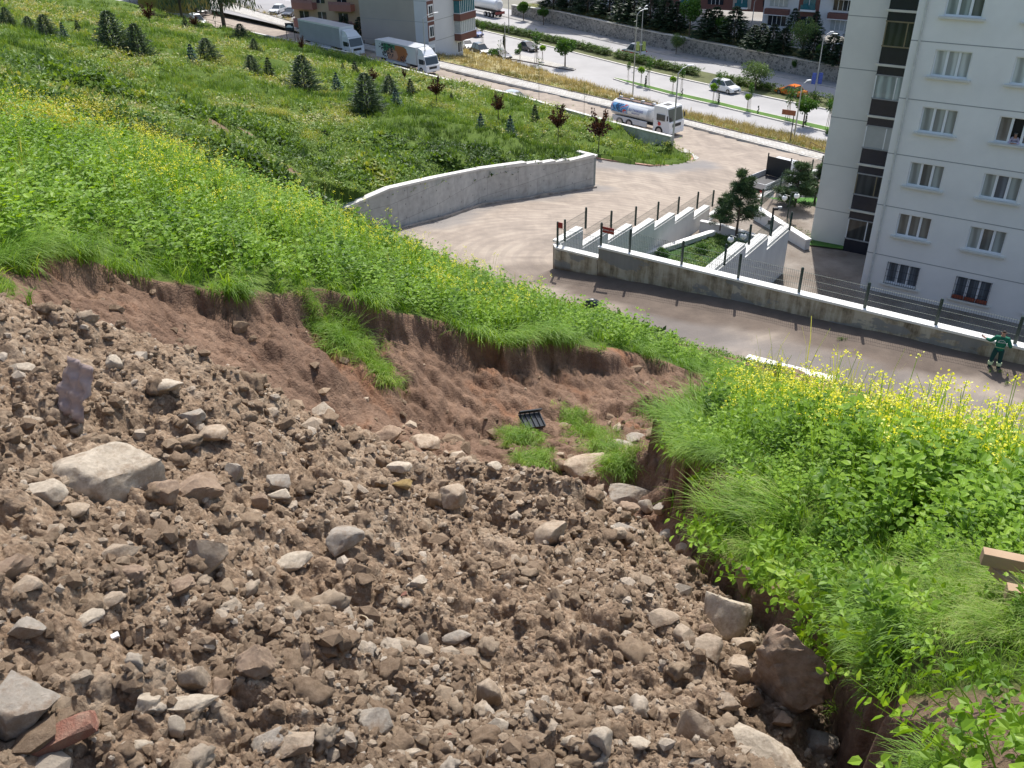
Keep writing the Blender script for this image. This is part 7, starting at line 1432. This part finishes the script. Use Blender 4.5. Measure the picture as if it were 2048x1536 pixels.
for x, y, dx in ((-.17, 0, -.06), (.15, .01, .02)): skin('boot', dict(a=(x, y-.03, .14, .06), b=(x, y-.03, .06, .058), c=(x+dx, y+.14, .045, .048)), [('a', 'b'), ('b', 'c')], BOOT, t, 'b')
skin('hair', dict(a=(0, -.01, 1.62, .082, .09), b=(0, .0, 1.725, .08, .088)), [('a', 'b')], HAIR, t, 'a')
bx('waist_tape', (0, .005, 1.03), (.35, .285, .03), M('pale_tape', (.30, .36, .22), .6, bump=0), t, 0, .01)
for s in (-1, 1): bm = bmesh.new(); ball(bm, (s*.088, .03, 1.60), .026, 2, (.5, .8, 1.2)); bmobj('ear', bm, SKN, t, True)
textobj('back_lettering', 'BELEDİYE', .065, MWHT, t, frame((0, -.152, 1.27), (1, 0, 0), (0, -1, .05)), .003)
c_ = []; bm = bmesh.new()
for i in range(12): a0, a1 = pi*(.1+.8*i/12), pi*(.1+.8*(i+1)/12); tube(bm, (cos(a0)*.12, -.155, 1.28+sin(a0)*.09), (cos(a1)*.12, -.155, 1.28+sin(a1)*.09), .006, .006, 5)
bmobj('back_arc', bm, MWHT, t)
# woman leaning out of the open window
wz = sills[3]; base = SD(-5.5+1.78*.5, DF+.30, wz); t = thing('person', 'woman in pale top and scarf leaning out of the open window of the grey tower', 'person', base, FAZ)
J = dict(pel=(0, .28, -.28, .14), che=(0, .10, .06, .145, .11), nk0=(0, 0, .24, .08), nk=(0, -.05, .30, .05), hd=(0, -.11, .38, .075), hd2=(0, -.10, .47, .072), ls=(-.17, 0, .20, .055), le=(-.24, -.16, .02, .045), lw=(-.06, -.33, .05, .028), rs=(.17, 0, .20, .055), re=(.24, -.16, .02, .045), rw=(.06, -.35, .055, .028))
E_ = [('pel', 'che'), ('che', 'nk0'), ('nk0', 'nk'), ('nk', 'hd'), ('hd', 'hd2'), ('nk0', 'ls'), ('ls', 'le'), ('le', 'lw'), ('nk0', 'rs'), ('rs', 're'), ('re', 'rw')]
JB = {k: ((*v[:3], *[r*.75 for r in v[3:]]) if k in ('pel', 'che', 'nk0', 'ls', 'le', 'rs', 're') else v) for k, v in J.items()}; EB = list(E_); hand(JB, EB, 'L', 'lw', (1, -.3, 0), (0, -.6, .7)); hand(JB, EB, 'R', 'rw', (-1, -.3, 0), (0, -.6, .7)); skin('body', JB, EB, SKN, t, 'che')
K = grow(['pel', 'che', 'nk0', 'ls', 'le', 'rs', 're'], .018); K['lc'] = (-.13, -.27, .04, .04); K['rc'] = (.13, -.28, .045, .04); skin('blouse', K, [('pel', 'che'), ('che', 'nk0'), ('nk0', 'ls'), ('ls', 'le'), ('le', 'lc'), ('nk0', 'rs'), ('rs', 're'), ('re', 'rc')], M('lilac_blouse', (.50, .42, .52), .8, .1), t, 'che')
skin('vest', dict(a=(0, .12, .0, .15, .12), b=(0, .0, .2, .12, .10)), [('a', 'b')], M('dark_vest', (.10, .05, .07), .9, .2), t, 'a'); skin('headscarf', dict(a=(0, -.06, .40, .083), b=(0, -.065, .48, .082), c=(0, -.01, .28, .075)), [('c', 'a'), ('a', 'b')], M('grey_scarf', (.20, .18, .15), .9, .4, 20), t, 'a')
for s in (-1, 1): bm = bmesh.new(); ball(bm, (s*.028, -.183, .425), .011, 2); bmobj('eye', bm, HAIR, t)
bm = bmesh.new(); ball(bm, (0, -.192, .395), .013, 2, (.8, 1.2, 1.4)); bmobj('nose', bm, SKN, t, True); bx('mouth', (0, -.183, .36), (.035, .008, .008), M('lips', (.3, .08, .07), .6, bump=0), t)

# ---------------------------------------------------------------- small things in the foreground
WOOD = M('pale_timber', (.30, .19, .105), .8, c2=(.46, .33, .21), scale=2.5, bump=.3, bs=25); 
def plank(name, lab, p0, p1, w, th, grp='timber boards at the right edge'):
    p0, p1 = Vector(p0), Vector(p1); d = p1-p0; o = bx(name, (0, 0, 0), (d.length, w, th), WOOD, None, 0, .002); o.location = (p0+p1)/2; o.rotation_euler = d.to_track_quat('X', 'Z').to_euler(); return tag(o, lab, 'board', grp)
def cz_(px, py, h):
    b = near_hit(px, py+30, 1.2, 6); return b+np.array([0, 0, .13])
pb0 = near_hit(1985, 1215, 1.2, 6)+np.array([-.07, 0, .21]); pv = np.array([.9, -.32, -.02])
for k_, (off, lb) in enumerate([((0, .06, 0), 'upper timber board lying at the right edge of the bank'), ((.02, -.10, -.03), 'middle timber board parallel to the upper one at the right edge'), ((.07, -.24, -.06), 'lower timber board nearest the camera at the right edge')]): plank('timber_board', lb, pb0+np.array(off), pb0+np.array(off)+pv*.7, .045, .055)
plank('timber_crosspiece', 'short timber crosspiece under the parallel boards at the right edge', pb0+np.array([.06, .06, -.06]), pb0+np.array([.22, -.32, -.09]), .05, .03)
st_ = near_hit(1932, 1000, 3, 8); o = bx('wooden_stake', (0, 0, 0), (.05, .035, .5), WOOD, None, .3, .003); o.location = Vector(st_+np.array([0, 0, .16])); tag(o, 'cut wooden stake sticking up among the leaves on the right bank', 'stake')
# transparent crumpled net bag
b = near_hit(138, 850, 2, 9); V = []; F = []; 
for i in range(9):
    for j in range(12): V.append(((i-4)*.030+.012*sin(j*1.3), .018*sin(i*1.7+j*.9)+.012*cos(j*2.1), j*.032))
for i in range(8):
    for j in range(11): F.append((i*12+j, (i+1)*12+j, (i+1)*12+j+1, i*12+j+1))
B = NB('cloudy_plastic'); B.b.inputs['Base Color'].default_value = (.42, .33, .30, 1); B.b.inputs['Roughness'].default_value = .25; B.b.inputs['Alpha'].default_value = .75; br = B.new('ShaderNodeTexBrick'); br.inputs['Scale'].default_value = 60; B.L(B.co.outputs['Object'], br.inputs['Vector']); B.bump(br.outputs['Fac'], .5, .01)
o = npmesh('plastic_sheet', V, F, B.m, smooth_=True); o.location = Vector(b+np.array([0, 0, .01])); o.rotation_euler = (-.5, .12, -.55); o.scale = (.85, .85, .85); m_ = o.modifiers.new('solid', 'SOLIDIFY'); m_.thickness = .004; tag(o, 'crumpled translucent ribbed plastic sheet sticking out of the rubble', 'plastic')
# black plastic crate fragment
b = near_hit(1062, 850, 4, 14); o = thing('crate_fragment', 'broken black plastic crate piece beside the slumped turf', 'plastic', b+np.array([0, 0, .03]), .5, sc=.8); PK = M('black_plastic', (.03, .035, .04), .35, .2)
q = bx('panel', (0, 0, .05), (.42, .28, .012), PK, o); q.rotation_euler = (.45, .2, 0)
for k in range(5): q = bx('rib', ((k-2)*.09, 0, .065), (.012, .27, .025), PK, o); q.rotation_euler = (.45, .2, 0)
q = bx('rim', (0, .14, .11), (.43, .02, .07), PK, o); q.rotation_euler = (.45, .2, 0)
b = C(1182, 608, z=-17.9+1.0); bm = bmesh.new(); ball(bm, (0, 0, 0), .38, 3, (1, .6, .8)); o = bmobj('rubbish_sack', bm, PK, None, True); o.location = Vector(C(1183, 610, z=-17.4)); tx = bpy.data.textures.new('lump', 'CLOUDS'); tx.noise_scale = .25; dm = o.modifiers.new('d', 'DISPLACE'); dm.texture = tx; dm.strength = .2; tag(o, 'black rubbish sack lying at the edge of the muddy road', 'sack')
TER = M('broken_brick', (.20, .062, .038), .95, scale=22, c2=(.26, .16, .11), bump=.7, bd=.01)
for px, py, s3, rz_, lab in [(112, 1490, (.20, .055, .05), .45, 'long broken red brick in the bottom left corner'), (175, 1462, (.08, .06, .045), .3, 'short red brick piece above the long broken brick'), (808, 1192, (.03, .02, .02), .3, 'small orange brick chip in the centre of the rubble'), (898, 1482, (.03, .02, .02), .8, 'orange chip near the bottom edge of the rubble')]:
    b = near_hit(px, py, 1.2, 8); V, F = rockV(3, int(px), .9, .05, 4); V = np.clip(V*1.5, -1, 1)*np.array(s3)/2; o = npmesh('brick_fragment', V, F, TER); o.location = Vector(b+np.array([0, 0, s3[2]*.35])); o.rotation_euler = (.15, -.2, rz_); tag(o, lab, 'brick', 'red brick fragments')
for px, py, lab in [(464, 1222, 'white plastic chip left of the centre of the rubble'), (232, 1278, 'pale blue plastic chip low on the left')]:
    b = near_hit(px, py, 1.2, 8); o = bx('plastic_chip', (0, 0, 0), (.025, .018, .012), MWHT, None, .5, .002); o.location = Vector(b+np.array([0, 0, .008])); o.rotation_euler[0] = .4; tag(o, lab, 'chip')
b0, b1 = near_hit(722, 1238, 1.5, 8), near_hit(748, 1270, 1.5, 8); o = tb('twig', [b0+[0, 0, .02], (b0+b1)/2+[0, 0, .03], b1+[0, 0, .01]], .0035, M('dry_twig', (.38, .30, .2), .8)); tag(o, 'thin dry twig lying on the rubble', 'twig')
# torn weeds thrown on the lower road
for px, py, s_, lab in [(1682, 682, .7, 'small torn green weed on the muddy road below the tower'), (1990, 752, .9, 'torn green weed clump on the road under the worker'), (2010, 778, .5, 'torn weed scrap below the bigger clump near the worker')]:
    q = atz(px, py, -17.8); n_k = 6; P = np.stack([RNG.normal(0, .16*s_, n_k), RNG.normal(0, .12*s_, n_k), np.full(n_k, .03)], 1); V, F, r = scatter(TUFT, P, np.full(n_k, s_*1.1), rots(RNG.uniform(0, 6.28, n_k), np.full(n_k, 1.1), RNG.uniform(0, 6.28, n_k)), ib=np.full(n_k, -.3)); o = npmesh('torn_weed', V, F, GREEN, rnd=r); o.location = (q[0], q[1], float(ROAD(q[0], q[1]))+.03); tag(o, lab, 'weed', 'torn weeds on the road')
